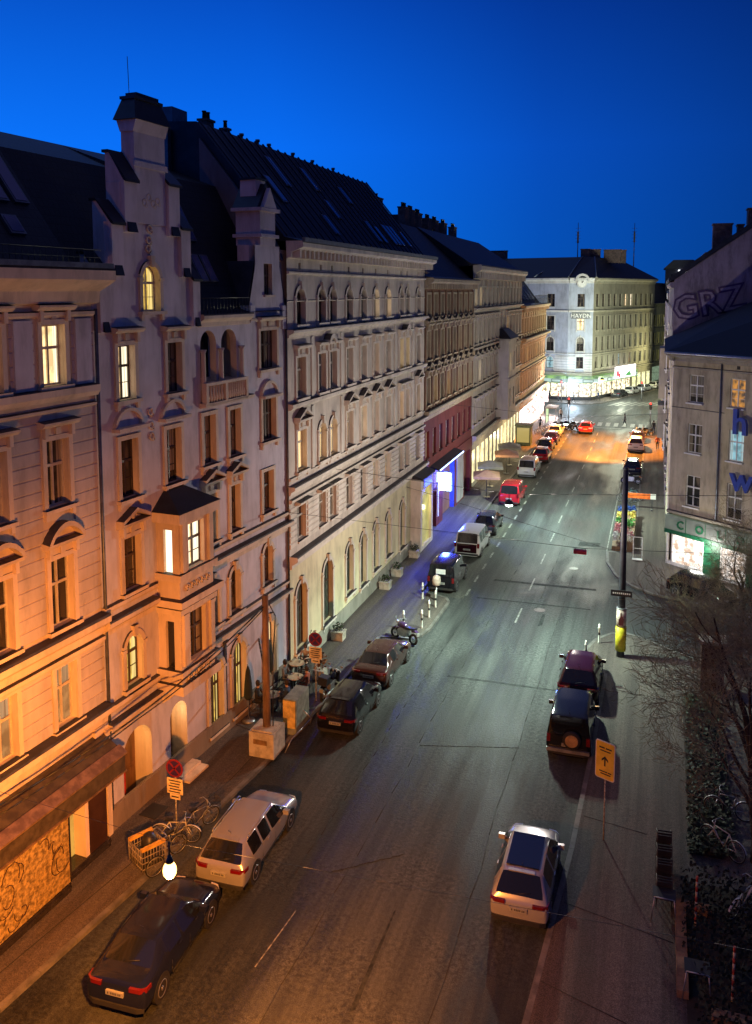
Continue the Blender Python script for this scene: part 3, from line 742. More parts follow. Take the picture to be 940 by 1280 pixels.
for z in (7.95, 4.45, 10.55):
    for k in range(5): mb.torus((7.4+k*.33,-PB-.05,z-.0), .10, .04, 'y', 10, 5)
F.add('bay_trim', mb, [P_A])
for (z0, z1, pn) in ((8.6,10.3,M_LITC), (5.0,6.9,M_GL2)):
    F.window(7.55, 8.6, z0, z1, False, 'bars', pn, M_FD, None, y=-PB-.0)
mb = MB()
for sgn, u in ((1, Uo0+.15), (-1, Uo1-.15)): mb.box(u-.01, u+.01, -PB+.3, -PB+.68, 8.5, 10.2)
F.add('side_pane', mb, [M_LITC])
mb = MB(); mb.box(Uo0+.14, Uo0+.16, -PB+.3, -PB+.68, 4.8, 6.7); F.add('side_pane', mb, [M_GL])
mb = MB(); A = [(Uo0-.26,-PB-.26,10.88),(Uo1+.26,-PB-.26,10.88),(Uo1+.26,-.001,10.88),(Uo0-.26,-.001,10.88)]; B = [(7.45,-.2,11.5),(8.6,-.2,11.5),(8.6,-.001,11.5),(7.45,-.001,11.5)]
for k in range(4): j = (k+1) % 4; mb.poly([A[k], A[j], B[j], B[k]])
mb.poly(B); mb.poly(A[::-1]); F.add('bay_roof', mb, [M_ROOFM])
# string courses
mb = MB()
cornice(mb, U0, Uo0-.3, 7.15, 7.75, .34); cornice(mb, Uo1+.3, U1, 7.45, 8.0, .38); band(mb, U0, Uo0-.15, 7.95, 8.2, .16); band(mb, Uo1+.16, U1, 8.2, 8.42, .16)
band(mb, U0, Uo0-.2, 4.35, 4.65, .18); cornice(mb, U0, Uo0-.2, 3.65, 4.05, .30); cornice(mb, Uo1+.2, U1, 4.15, 4.6, .30); band(mb, Uo1+.2, U1, 4.8, 5.0, .14)
cornice(mb, 9.96, 13.8, 17.55, 18.05, .30); band(mb, 9.95, 13.75, 14.3, 14.5, .3); band(mb, 13.8, U1, 17.6, 17.8, .14)
F.add('string_course', mb, [P_A])
mb = MB(); mb.box(U0+.02, U1, -.14, -.001, .1, .95)
F.add('plinth', mb, [plaster('grey_plinth', (.26,.20,.15))])
# loggia
mb = MB(); mb.box(9.96, 13.74, 1.4, 1.5, 14.6, 18); mb.box(9.96, 13.74, .3, 1.5, 15.2, 15.3); mb.box(9.96, 13.74, .3, 1.5, 17.6, 17.7); F.add('loggia_recess', mb, [P_A2])
mb = MB(); mb.box(10.3, 11.0, 1.3, 1.39, 15.3, 17.2); mb.box(11.8, 12.6, 1.3, 1.39, 15.3, 17.2); F.add('loggia_door', mb, [M_GL])
mb = MB()
mb.box(9.98, 13.2, -.30, -.001, 14.35, 14.5); mb.box(9.98, 13.2, -.32, -.1, 15.2, 15.32)
for u in (10.0, 11.42, 13.05): mb.box(u, u+.16, -.31, -.1, 14.5, 15.2)
for k in range(15): mb.lathe([(.05,0),(.075,.2),(.04,.4),(.06,.7)], (10.26+k*.2 if k < 6 else 11.7+(k-6)*.16, -.2, 14.5), 8)
for u in (11.28, 12.9, 9.98): mb.lathe([(.11,0),(.10,.1),(.09,1.2),(.15,1.35)], (u+.12,-.12,15.3), 10)
F.add('balustrade', mb, [P_A])
# entrance interiors
mb = MB(); mb.box(4.5, 6.6, 1.6, 1.7, .1, 3.4); mb.box(4.55, 4.65, .3, 1.6, .1, 3.4); mb.box(6.45, 6.55, .3, 1.6, .1, 3.4); mb.box(4.5, 6.6, .3, 1.7, .08, .13); mb.box(7.3, 8.8, 1.3, 1.4, .1, 3.2); mb.box(8.7, 8.78, .3, 1.3, .1, 3.2); mb.box(7.3, 7.38, .3, 1.3, .1, 3.2)
F.add('entrance_passage', mb, [P_A])
M_OAK = mat('oak_door', (.16,.08,.035), .5, var=.35, scale=5, streak=True)
for (a, b, y, zt) in ((5.0,6.42,.85,2.95),(7.68,8.6,.75,2.85)):
    mb = MB(); mb.box(a, b, y, y+.08, .12, zt); d_ = F.add('door', mb, [M_OAK]); mb = MB()
    for z0, z1 in ((.3,1.1),(1.3,2.5)):
        for s_ in (0, 1): w2 = (b-a)/2; mb.box(a+s_*w2+.1, a+s_*w2+w2-.1, y-.03, y-.001, z0, z1)
    mb.build('door_panel', [M_OAK], d_)
mb = MB(); mb.box(4.72, 5.2, .32, .4, .12, 2.3); F.add('door', mb, [mat('red_door', (.45,.03,.02), .5)])
mb = MB(); mb.box(5.05, 5.85, -1.05, -.35, .121, .135); F.add('doormat', mb, [M_BLK])
mb = MB(); mb.box(7.4, 8.7, -.55, -.0, .1, .30); mb.box(7.4, 8.7, -.9, -.55, .1, .2); F.add('doorstep', mb, [P_AT])
mb = MB(); mb.box(7.55, 7.72, .35, .42, .12, 2.9); F.add('door', mb, [M_FWH])
for (a, b, c, d) in ((11.98,13.05,.5,3.7), (14.75,15.8,.5,3.65), (10.2,11.2,.5,3.6)):
    F.window(a, b, c, d, True, 'double', M_LITY if a < 14 else M_LITW, M_FD, 'arch', P_A)
# body and roof
mb = MB(); mb.box(U0, 9.95, .4, 13, 3.6, 18.3); mb.box(9.95, U1, 1.6, 13, 3.6, 17.6); mb.box(9.0, 9.9, .4, 1.6, 0, 3.6); mb.box(U0, U1, 1.9, 13, 0, 3.6); mb.box(9.95, U1, .31, 1.6, 7.5, 14.4); mb.box(9.95, U1, .31, 1.9, 0, 7.5); mb.box(13.8, U1, .31, 1.6, 14, 18)
F.add('rear_wall', mb, [P_A2])
pr = [(-.15,18.06),(.35,18.2),(3.4,23.9),(6.5,25.0),(12,24.3),(13,18)]
mansard(F, 9.95, U1-.3, pr); mansard(F, U0+.1, 9.94, [(1.0,18.3),(3.9,23.9),(6.5,25.0),(10,24.3),(13,18)])
for (u, t0, t1) in ((10.5,.5,.85),(11.6,.5,.85),(12.4,.5,.85),(11.9,.2,.4),(12.6,.2,.4),(10.4,.15,.4)): skylight(F, None, u, .6, (.35,18.2), (3.4,23.9), t0, t1)
mb = MB()
for k in range(16): mb.tube((10.0+k*.245,-.1,18.05), (10.0+k*.245,-.1,18.7), .012, n=4)
mb.tube((9.98,-.1,18.7), (13.74,-.1,18.7), .022, n=5); F.add('roof_railing', mb, [M_BLK])
mb = MB(); mb.tube((-.0,3.4,24.8),(-.0,3.4,27.0),.015,n=4); mb.tube((6.9,.6,25.9),(6.85,.6,27.2),.012,n=4); F.add('lightning_rod', mb, [M_BLK])
mb = MB(); mb.tube((17.1,-.09,.9),(17.1,-.09,17.6),.06,n=8); mb.tube((3.96,-.09,.9),(3.96,-.09,18.4),.06,n=8); F.add('downpipe', mb, [M_ZINC])

# ---- long white house
P_B = plaster('cream_white_render', (.62,.56,.49)); P_BT = plaster('cream_white_trim', (.70,.64,.56), var=.1); P_BG = plaster('pale_yellow_render', (.72,.66,.44))
b2 = thing('long_apartment_house', 'long cream house with arched ground-floor windows and tall dark mansard roof', 'building', (-16.6, 49, 0))
F = Face(b2, -16.6, 38.6, math.pi/2); U0, U1 = -1.62, 23.2
cols = [(-.65,.45), (2.15,3.15), (3.75,4.75), (6.3,7.35), (8.75,9.75), (11.15,12.15), (13.6,14.65), (16.65,17.55), (18.1,19.0), (20.9,21.9)]
H = []
for i, (a, b) in enumerate(cols):
    H.append((a,b,17.35,19.1,True,5,i)); H.append((a,b,13.75,15.75,False,4,i)); H.append((a,b,10.15,12.15,i in (1,2),3,i)); H.append((a,b,6.65,8.35,False,2,i))
    H.append(((a+b)/2-.14,(a+b)/2+.14,20.0,20.32,False,6,i))
G = [(-1.0,.35,1.1,4.5), (2.6,4.0,1.1,4.55), (6.15,7.35,1.5,4.45), (8.6,9.75,1.2,4.4), (11.1,12.15,1.4,4.4), (13.7,14.8,1.5,4.35), (16.9,18.1,1.1,4.35)]
holes = [h[:4]+(h[4],) for h in H]+[g+(True,) for g in G]
mb = MB(); wall_face(mb, U0, U1, 5.6, 20.9, [h for h in holes if h[2] > 5], 0, 0, .3); wall_face(mb, U0, 19.7, .1, 5.6, [h for h in holes if h[2] < 5], 1, 1, .35)
F.add('wall', mb, [P_B, P_BG])
mb = MB(); rustic(mb, U0+.02, U1, 6.5, 8.55, holes, .30, out=.06, pad=.14, gap=.07); F.add('rustication', mb, [P_BT])
lit = {(5,5): M_LITC, (5,6): M_LITC, (4,7): M_LITY, (4,8): M_LITY, (4,5): M_LITD, (3,0): M_LITW, (3,1): M_LITW, (3,2): M_LITW, (3,3): M_LITD, (3,4): M_LITW, (3,7): M_LITW, (3,8): M_LITD, (2,5): M_LITD, (3,5): M_LITD, (2,6): M_LITD, (3,9): M_LITD}
for (a, b, c, d, arch, row, i) in H:
    if row == 6: continue
    pn = lit.get((row, i), M_GL2 if (row*7+i*3) % 4 < 2 else M_GL)
    sur = {5: 'arch', 4: 'flat', 3: 'tri', 2: 'none'}[row]
    if row == 4 and i in (1, 7): sur = 'flat'
    if arch: sur = 'arch'
    if row == 3 and i in (7, 8): sur = 'flat'
    F.window(a, b, c, d, arch, 'tall', pn, M_FW if row < 5 else M_FD, sur, P_BT)
for (a, b, c, d) in G: F.window(a, b, c, d, True, 'double', mat('green_grey_blind', (.10,.14,.11), .25, var=.3), M_FD, 'arch', P_BT)
mb = MB(); 
for h in H:
    if h[5] == 6: mb.box(h[0], h[1], .2, .22, h[2], h[3])
F.add('attic_vent', mb, [M_BLK])
mb = MB()
cornice(mb, U0, U1+.3, 20.5, 21.3, .85, dent=.55); band(mb, U0, U1, 19.75, 19.9, .14); cornice(mb, U0, U1+.08, 16.75, 17.15, .34); band(mb, U0, U1, 18.45, 18.52, .04)
band(mb, U0, U1, 13.3, 13.6, .26); cornice(mb, U0, U1+.08, 9.15, 9.6, .32); band(mb, U0, U1, 8.75, 8.95, .16); cornice(mb, U0, U1+.1, 5.5, 6.15, .42); band(mb, U0, U1, 9.85, 10.0, .1)
for row, z in ((2, 8.5),):
    for (a, b) in cols: mb.ext_x([(0,z),(-.28,z+.05),(-.32,z+.16),(0,z+.2)], a-.25, b+.25)
for (c, z) in ((3.45,16.25),(17.8,16.2)):
    for k in range(8):
        t0, t1 = math.pi*k/8, math.pi*(k+1)/8; p = lambda r, t: (c-r*math.cos(t), z+r*math.sin(t)*.9)
        mb.ext_y([p(.55,t0), p(.3,t0), p(.3,t1), p(.55,t1)], -.4, -.002)
for (z0, z1, y) in ((10.0,13.2,.07),(13.65,16.7,.07)):
    for u in (1.35, 5.55, 15.7, 19.95): mb.box(u-.16, u+.16, -y, -.001, z0, z1)
F.add('cornice', mb, [P_BT])
mb = MB(); mb.box(U0, 19.7, -.08, -.001, .1, .95); F.add('plinth', mb, [plaster('stone_plinth', (.33,.32,.27))])
body(F, U0, U1, 20.9, 14, P_B)
mansard(F, U0, U1, [(-.7,21.32),(.1,21.5),(4.6,27.0),(7.2,27.15),(11,24),(14,21)], M_ROOFM)
mb = MB(); mb.box(U0, U1+.3, -.95, -.8, 21.25, 21.45); F.add('gutter', mb, [M_ZINC])
for (u, t0, t1) in ((4.5,.55,.85),(9.2,.6,.85),(9.2,.3,.5),(14.3,.55,.75),(14.3,.1,.35),(15.6,.1,.3),(17.8,.1,.35),(18.7,.1,.35),(19.6,.1,.35),(21.3,.1,.3),(2.0,.35,.6),(6.5,.1,.3)): skylight(F, None, u, .7, (.1,21.5), (4.6,27.0), t0, t1)
mb = MB()
for k in range(26): 
    u = U0+.2+k*.98
    mb.ext_x([(.06,21.52),(.0,21.56),(4.5,27.06),(4.58,27.02)], u-.025, u+.025)
F.add('standing_seam', mb, [M_ROOFM])
mb = MB()
for u in (3.2, 5.0, 7.0, 8.5, 12.0, 15.2, 19.0): mb.lathe([(.09,0),(.09,.35),(.14,.38),(.14,.5)], (u,5.6,27.1), 8)
F.add('roof_vent', mb, [M_ZINC])
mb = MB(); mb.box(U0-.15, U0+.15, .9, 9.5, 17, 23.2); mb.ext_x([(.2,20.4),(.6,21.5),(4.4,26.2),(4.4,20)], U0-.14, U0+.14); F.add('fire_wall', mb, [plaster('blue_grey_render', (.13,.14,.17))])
mb = MB(); mb.box(U0+.5, U0+1.9, 6.2, 7.6, 25, 27.9); mb.box(U0-.3, U0+.4, 6.0, 7.2, 23, 26.7); F.add('stair_house', mb, [M_ZINC])
chimney(F, 2.9, 6.6, 26.5, 27.9, .5, .8, M_BRK, 2); chimney(F, 5.4, 6.8, 26.5, 27.9, .4, .4, M_BRK, 1)
# gallery shop front at its far end
mb = MB(); mb.box(19.7, 23.18, -.75, .3, .1, .4); mb.box(19.7, 20.15, -.75, .3, .4, 4.6); mb.box(22.75, 23.18, -.75, .3, .4, 4.6); mb.box(19.7, 23.18, -.78, .3, 4.6, 5.45)
F.add('shop_surround', mb, [P_BT])
mb = MB(); mb.box(20.15, 22.75, -.55, -.5, .4, 4.6); F.add('shop_window', mb, [emis('shop_yellow_glow', (.75,.68,.16), .55, .4, 1.2)])
mb = MB(); mb.box(20.4, 22.6, -.83, -.78, 4.75, 5.3); F.add('shop_sign', mb, [emis('violet_sign', (.12,.09,.6), .5)])
mb = MB(); mb.ext_x([(0,5.5),(-.95,5.4),(-.95,5.5),(0,5.85)], 19.7, 23.2); F.add('canopy', mb, [M_ROOFM])

# ---- brown house with maroon base and blue bar
P_C = plaster('red_brown_brick_render', (.20,.10,.07)); P_CT = plaster('sandy_trim', (.40,.34,.25)); P_CP = plaster('brown_pilaster_render', (.17,.09,.06)); P_CM = plaster('maroon_render', (.14,.03,.035))
b3 = thing('brown_apartment_house', 'red-brown house with sandy window trim, maroon lower storeys and a blue-lit bar', 'building', (-16.6, 70.5, 0))
F = Face(b3, -16.6, 38.6, math.pi/2); U0, U1 = 23.25, 40.6
n = 8; sp_ = (U1-U0)/n; H = []
for i in range(n):
    c = U0+sp_*(i+.5)
    for row, (z0, z1) in enumerate(((17.0,18.7),(13.75,15.9),(10.3,12.35),(6.1,8.2))): H.append((c-.5,c+.5,z0,z1,row,i))
mb = MB(); wall_face(mb, U0, U1, 9.1, 19.4, [h[:4] for h in H if h[4] < 3], 0, 1); wall_face(mb, U0, U1, 5.2, 9.1, [h[:4] for h in H if h[4] == 3], 2, 2)
F.add('wall', mb, [P_C, P_CT, P_CM])
for (a, b, c, d, row, i) in H:
    pn = M_LITW if (row, i) in ((2,1),(2,3),(3,0)) else (M_LITB if (row, i) in ((3,2),(3,3),(3,4)) else (M_LITD if (row,i) in ((1,5),(2,5),(3,1)) else (M_GL2 if (i+row) % 2 else M_GL)))
    F.window(a, b, c, d, False, 'tall', pn, M_FW, ('flat0','tri','seg','none')[row], P_CT if row != 3 else P_CM)
mb = MB(); cornice(mb, U0, U1+.1, 19.1, 19.95, .7, dent=.6); cornice(mb, U0, U1+.05, 16.35, 16.75, .3); cornice(mb, U0, U1+.05, 12.95, 13.35, .3); cornice(mb, U0, U1+.05, 9.1, 9.9, .4)
for i in range(n+1):
    u = min(max(U0+sp_*i, U0+.16), U1-.16)
    for (z0, z1) in ((16.8,19.0),(13.4,16.3),(9.95,12.9)):
        pb = MB(); pb.box(u-.13, u+.13, -.10, -.001, z0, z1); F.add('pilaster', pb, [P_CP])
F.add('cornice', mb, [P_CT])
body(F, U0, U1, 19.4, 14, P_C)
mansard(F, U0, U1, [(-.6,19.96),(.2,20.1),(5.5,24.9),(8,25.4),(13.5,24),(14,19)])
mb = MB(); mb.ext_x([(-.3,20.3),(.3,20.6),(5.6,25.5),(8,26),(8,19)], U0-.02, U0+.5); F.add('fire_wall', mb, [plaster('dark_fire_wall', (.2,.18,.17))])
for (u, z) in ((26,27.2),(28.5,27.4),(31.2,27.2),(34.2,27.0)): chimney(F, u, 7.5, 24.6, z, .9, 1.7, M_BRK, 2)
mb = MB(); mb.box(U0, 25.6, -.12, .3, .1, 5.2); mb.box(26.8, 28.9, -.12, .3, .1, 3.0); mb.box(33.4, 37.2, -.1, .3, 0.1, 5.2); mb.box(39.6, U1, -.1, .3, .1, 5.2); mb.box(37.2, 39.6, -.1, .3, 4.2, 5.2)
F.add('ground_floor_wall', mb, [P_CM])
mb = MB(); mb.box(25.6, 33.4, .5, .6, .1, 5.2); mb.box(33.3, 33.4, -.05, .6, .1, 5.2); mb.box(37.2, 39.6, .5, .6, .1, 4.2); F.add('recess_wall', mb, [plaster('deep_blue_render', (.10,.16,.60))])
mb = MB(); mb.box(34.0, 36.6, -.16, -.1, .3, 4.4); F.add('shutter', mb, [plaster('grey_shutter', (.35,.33,.33), .12)])
mb = MB(); mb.ext_x([(0,5.15),(-.8,5.0),(-.8,5.12),(0,5.35)], 25.2, 33.6); F.add('canopy', mb, [M_ROOFM])
mb = MB(); mb.box(25.2, 33.6, -.84, -.80, 5.02, 5.1); F.add('light_strip', mb, [emis('blue_white_tube', (.35,.55,1.0), 5)])
mb = MB(); mb.box(25.75, 26.1, -.5, -.42, 1.2, 4.0); F.add('menu_board', mb, [M_WHITE])

# ---- pale house with bay
P_E = plaster('grey_cream_render', (.40,.37,.32)); P_ET = plaster('grey_cream_trim', (.45,.42,.36), var=.1)
b4 = thing('pale_bay_house', 'pale grey house beyond the brown one, with a dark-roofed bay and lit shops below', 'building', (-16.6, 94, 0))
F = Face(b4, -16.6, 38.6, math.pi/2); U0, U1 = 40.65, 70.0
n = 13; sp_ = (U1-U0)/n; H = []
for i in range(n):
    c = U0+sp_*(i+.5)
    for row, (z0, z1) in enumerate(((17.5,19.3),(13.9,16.1),(10.1,12.2),(6.2,8.2))): H.append((c-.55,c+.55,z0,z1,row,i))
mb = MB(); wall_face(mb, U0, U1, 4.6, 20.1, [h[:4] for h in H], 0, 1); wall_face(mb, U0, U1, .1, 4.6, [(U0+sp_*i+.35, U0+sp_*(i+1)-.35, .5, 3.7) for i in range(n)], 1, 1)
F.add('wall', mb, [P_E, P_ET])
M_SHOPY = emis('shop_warm_glow', (.95,.85,.45), 1.3, .5, 1.5)
for (a, b, c, d, row, i) in H:
    if i in (6, 7) and row > 0: continue
    pn = M_LITC if (row, i) in ((0,0),(0,1),(2,1),(2,9)) else (M_LITW if (row,i) in ((1,8),(2,10),(2,8)) else (M_GL2 if (i*5+row*3) % 4 == 0 else M_GL))
    F.window(a, b, c, d, False, 'tall', pn, M_FW, ('flat0','flat','tri','flat')[row], P_ET)
mb = MB()
for i in range(n): mb.box(U0+sp_*i+.35, U0+sp_*(i+1)-.35, .05, .33, .5, 3.7)
F.add('shop_window', mb, [M_SHOPY])
mb = MB(); cornice(mb, U0, U1+.1, 20.1, 21.4, .8, dent=.9); cornice(mb, U0, U1+.05, 16.9, 17.35, .4); band(mb, U0, U1, 13.3, 13.6, .25); band(mb, U0, U1, 9.5, 9.8, .25); cornice(mb, U0, U1+.05, 4.3, 5.2, .5)
for i in range(n+1):
    u = min(max(U0+sp_*i, U0+.2), U1-.2)
    for (z0, z1) in ((17.4,20.0),(13.7,16.8)): mb.box(u-.16, u+.16, -.12, -.001, z0, z1)
F.add('cornice', mb, [P_ET])
bm_ = MB(); bh = [(55.0,55.9,10.1,12.2),(57.4,58.3,10.1,12.2),(55.0,55.9,6.2,8.2),(57.4,58.3,6.2,8.2)]
wall_face(bm_, 54.2, 59.2, 4.9, 13.6, bh, 0, 0, .25, y=-1.2)
bm_.poly([(54.2,-1.2,4.9),(54.2,-1.2,13.6),(53.6,0,13.6),(53.6,0,4.9)]); bm_.poly([(59.2,-1.2,4.9),(59.8,0,4.9),(59.8,0,13.6),(59.2,-1.2,13.6)]); bm_.poly([(54.2,-1.2,4.9),(53.6,0,4.9),(59.8,0,4.9),(59.2,-1.2,4.9)])
bm_.box(54.0, 59.4, -1.4, -.001, 13.5, 13.75); bm_.box(54.0, 59.4, -1.4, -.001, 9.2, 9.45)
F.add('bay', bm_, [P_ET])
for k, h in enumerate(bh): F.window(*h, False, 'tall', M_LITC if k == 0 else M_GL, M_FW, None, y=-1.2)
mb = MB(); A = [(53.9,-1.5,13.76),(59.5,-1.5,13.76),(59.5,-.001,13.76),(53.9,-.001,13.76)]; B = [(55,-.4,14.8),(58.4,-.4,14.8),(58.4,-.001,14.8),(55,-.001,14.8)]
for k in range(4): j = (k+1) % 4; mb.poly([A[k], A[j], B[j], B[k]])
mb.poly(B); F.add('bay_roof', mb, [M_ROOFM])
body(F, U0, U1, 20.1, 14, P_E)
mansard(F, U0, U1, [(-.6,21.4),(.2,21.5),(5.5,25.0),(8,25.4),(13.5,24),(14,20)])
for k, (u, z) in enumerate(((43,27),(45.3,26.9),(48,26.8),(52,26.6),(55,26.6),(59,26.6),(64,26.5))): chimney(F, u, 7.5, 24.6, z, .7, 1.5, M_BRK, 3)
mb = MB(); mb.box(46, 58, 9, 13, 24.5, 26.7); F.add('roof_hut', mb, [M_ROOFM])

# ---- ochre corner house
P_F = plaster('ochre_render', (.50,.33,.18)); P_FT = plaster('ochre_trim', (.55,.38,.22), var=.1)
b5 = thing('ochre_corner_house', 'ochre house at the crossing with dark terrace roof and glaring white shop', 'building', (-16.6, 121, 0))
F = Face(b5, -16.6, 38.6, math.pi/2); U0, U1 = 70.05, 95.0
n = 11; sp_ = (U1-U0)/n; H = []
for i in range(n):
    c = U0+sp_*(i+.5)
    for row, (z0, z1) in enumerate(((13.5,15.4),(9.6,11.6),(6.0,8.0))): H.append((c-.52,c+.52,z0,z1,row,i))
mb = MB(); wall_face(mb, U0, U1, 4.4, 16.3, [h[:4] for h in H], 0, 1); wall_face(mb, U0, U1, .1, 4.4, [(U0+sp_*i+.25, U0+sp_*(i+1)-.25, .4, 3.6) for i in range(n)], 1, 1)
F.add('wall', mb, [P_F, P_FT])
for (a, b, c, d, row, i) in H:
    F.window(a, b, c, d, False, 'tall', M_LITC if (row, i) in ((1,6),(1,2)) else (M_GL2 if (i+row) % 3 == 0 else M_GL), M_FW, ('flat0','tri','flat')[row], P_FT)
M_SHOPW = emis('shop_white_glow', (1.0,.84,.80), 3.0, .75, 2.0, col2=(.35,.16,.14))
mb = MB()
for i in range(n): mb.box(U0+sp_*i+.25, U0+sp_*(i+1)-.25, -.03, .33, .4, 3.6)
F.add('shop_window', mb, [M_SHOPW])
for u in (74, 78.5, 83, 87.5, 92):
    mb = MB(); mb.box(u-.06, u+.06, -1.0, -.04, 2.2, 3.7); F.add('added_glow_fin', mb, [M_SHOPW])  # glowing fins added so the white shop glare shows along the street
mb = MB(); cornice(mb, U0, U1+.5, 16.2, 17.1, .7, dent=.8); cornice(mb, U0, U1+.4, 12.0, 12.9, .8); band(mb, U0, U1, 8.6, 8.9, .25); cornice(mb, U0, U1+.3, 4.2, 5.0, .5)
for i in range(n+1):
    u = min(max(U0+sp_*i, U0+.2), U1-.2); mb.box(u-.16, u+.16, -.12, -.001, 12.95, 16.1)
F.add('cornice', mb, [P_FT])
body(F, U0, U1-.02, 16.3, 14, P_F)
mansard(F, U0, U1, [(.6,17.1),(1.0,17.2),(4.2,21.4),(8,22.4),(13.5,21),(14,16)])
mb = MB()
for k in range(24): mb.tube((U1-14+k*.6,-.3,17.1), (U1-14+k*.6,-.3,18.3), .025, n=4)
for z in (18.3, 17.8): mb.tube((U1-14,-.3,z), (U1,-.3,z), .03, n=4)
mb.tube((U1,-.3,18.3),(U1,1.2,18.3),.03,n=4)
F.add('terrace_railing', mb, [M_BLK])
for (u, t0, t1) in ((82,.1,.6),(85,.1,.6),(88,.1,.6),(91,.1,.6)): skylight(F, None, u, 1.4, (1.0,17.2), (4.2,21.4), t0, t1)
# ------------------------------------------------------------------ the corner house across the junction
P_G = plaster('blue_grey_house_render', (.38,.42,.52)); P_GT = plaster('blue_grey_house_trim', (.55,.55,.55), var=.08); P_GR = plaster('olive_render', (.27,.25,.19)); P_GRT = plaster('olive_trim', (.32,.30,.23), var=.08)
b6 = thing('corner_house', 'big corner house across the junction with clock gable, rooftop masts and green-banded supermarket', 'building', (-12, 165, 0))
A_, B_, C_, D_ = Vector((-46,157.5)), Vector((-14.75,149.9)), Vector((-10.7,150.9)), Vector((-1.0,176.5))
def face_of(b, P, Q): return Face(b, P.x, P.y, math.atan2(Q.y-P.y, Q.x-P.x)), (Q-P).length
H6 = 21.2
FL, LL = face_of(b6, A_, B_); FC, LC = face_of(b6, B_, C_); FR, LR = face_of(b6, C_, D_)
rows6 = [(16.2,18.4),(12.2,14.6),(8.6,11.0),(5.6,7.6)]
def six(Fc, L, ucs, w, m, mt, sur, archrow, lits, off=0.0):
    hs = []
    for i, c in enumerate(ucs):
        for r, (z0, z1) in enumerate(rows6): hs.append((c-w/2, c+w/2, z0, z1, r in archrow, r, i))
    mb = MB(); wall_face(mb, 0, L, 4.3, 20.2, [h[:5] for h in hs], 0, 1); Fc.add('wall', mb, [m, mt])
    for (a, b, c, d, ar, r, i) in hs:
        Fc.window(a, b, c, d, ar, 'bars', lits.get((r, i), M_GL), M_FD, sur[r], mt)
    mb = MB(); cornice(mb, 0, L, 20.2, 21.2, .7); band(mb, 0, L, 15.3, 15.65, .25); band(mb, 0, L, 8.0, 8.2, .15); cornice(mb, 0, L, 4.4, 5.0, .4)
    if m is P_G: rustic(mb, 0, L, 5.0, 7.9, [(h[0],h[1],h[2],h[3]) for h in hs if h[5] == 3], .45, out=.05)
    Fc.add('cornice', mb, [mt])
six(FL, LL, [LL-3.2-4.3*k for k in range(6)][::-1], 1.4, P_G, P_GT, ('none','flat0','arch','arch'), (2,3), {(3,5): M_LITB})
six(FC, LC, [LC/2], 1.2, P_G, P_GT, ('none','flat0','arch','arch'), (2,), {(1,0): M_LITC})
six(FR, LR, [1.6+2.42*k for k in range(11)], 1.1, P_GR, P_GRT, ('none','flat0','flat0','flat0'), (), {(0,6): M_LITC, (0,5): M_LITC, (3,4): M_LITB, (3,6): M_LITD})
mb = MB()
mb.ext_z([tuple(A_+Vector((.3,.5))), tuple(B_+Vector((0,.45))), tuple(C_+Vector((-.45,.2))), tuple(D_+Vector((-.5,0))), (-14,190), (-46,190)], 0, 20.19); mb.build('rear_wall', [P_G], b6, tuple(-b6.location))
# roof
mb = MB()
ring0 = [A_+Vector((0,-.6)), B_+Vector((-.1,-.6)), C_+Vector((.4,-.5)), D_+Vector((.6,-.1)), Vector((-14,190)), Vector((-46,190))]
ring1 = [A_+Vector((3,7)), B_+Vector((1.5,7)), C_+Vector((-.5,7)), D_+Vector((-6.5,-3.5)), Vector((-17,184)), Vector((-43,184))]
for k in range(6):
    j = (k+1) % 6; mb.poly([(*ring0[k],21.2),(*ring0[j],21.2),(*ring1[j],24.9),(*ring1[k],24.9)])
mb.poly([(*p,24.9) for p in ring1]); mb.build('roof', [mat('black_roof_tiles', (.018,.018,.022), .6, var=.3)], b6, tuple(-b6.location))
mb = MB()
for P, Q in ((ring0[1], ring1[1]), (ring0[2], ring1[2])): mb.tube((*P,21.25), (*Q,24.95), .12, n=5)
mb.tube((B_.x-6,B_.y-.1,21.3), (ring1[0].x+26,ring1[0].y-4.2,24.6), .09, n=5)
mb.build('roof_ridge_trim', [M_ZINC], b6, tuple(-b6.location))
for (x, y, zt) in ((-14.2,158,31.0),(-4.9,170,31.6)):
    mb = MB(); mb.tube((x,y,23.5),(x,y,zt),.10,.05,n=6)
    for k in range(5): mb.tube((x-.45,y,zt-1-k*.6),(x+.45,y,zt-1-k*.6),.03,n=4)
    mb.box(x-.15, x+.15, y-.15, y+.15, zt-3.6, zt-1.6); mb.build('antenna_mast', [M_BLK], b6, tuple(-b6.location))
for (x, y, l) in ((-8.5,164,3),(-11.5,162,2),(-13.0,160,1.6),(-6.8,166,1.3),(-33,162,11)):
    mb = MB(); mb.box(x-l/2, x+l/2, y-.5, y+.6, 24, 26.3); mb.box(x-l/2-.1, x+l/2+.1, y-.6, y+.7, 26.3, 26.45); mb.build('chimney', [M_BRK], b6, tuple(-b6.location))
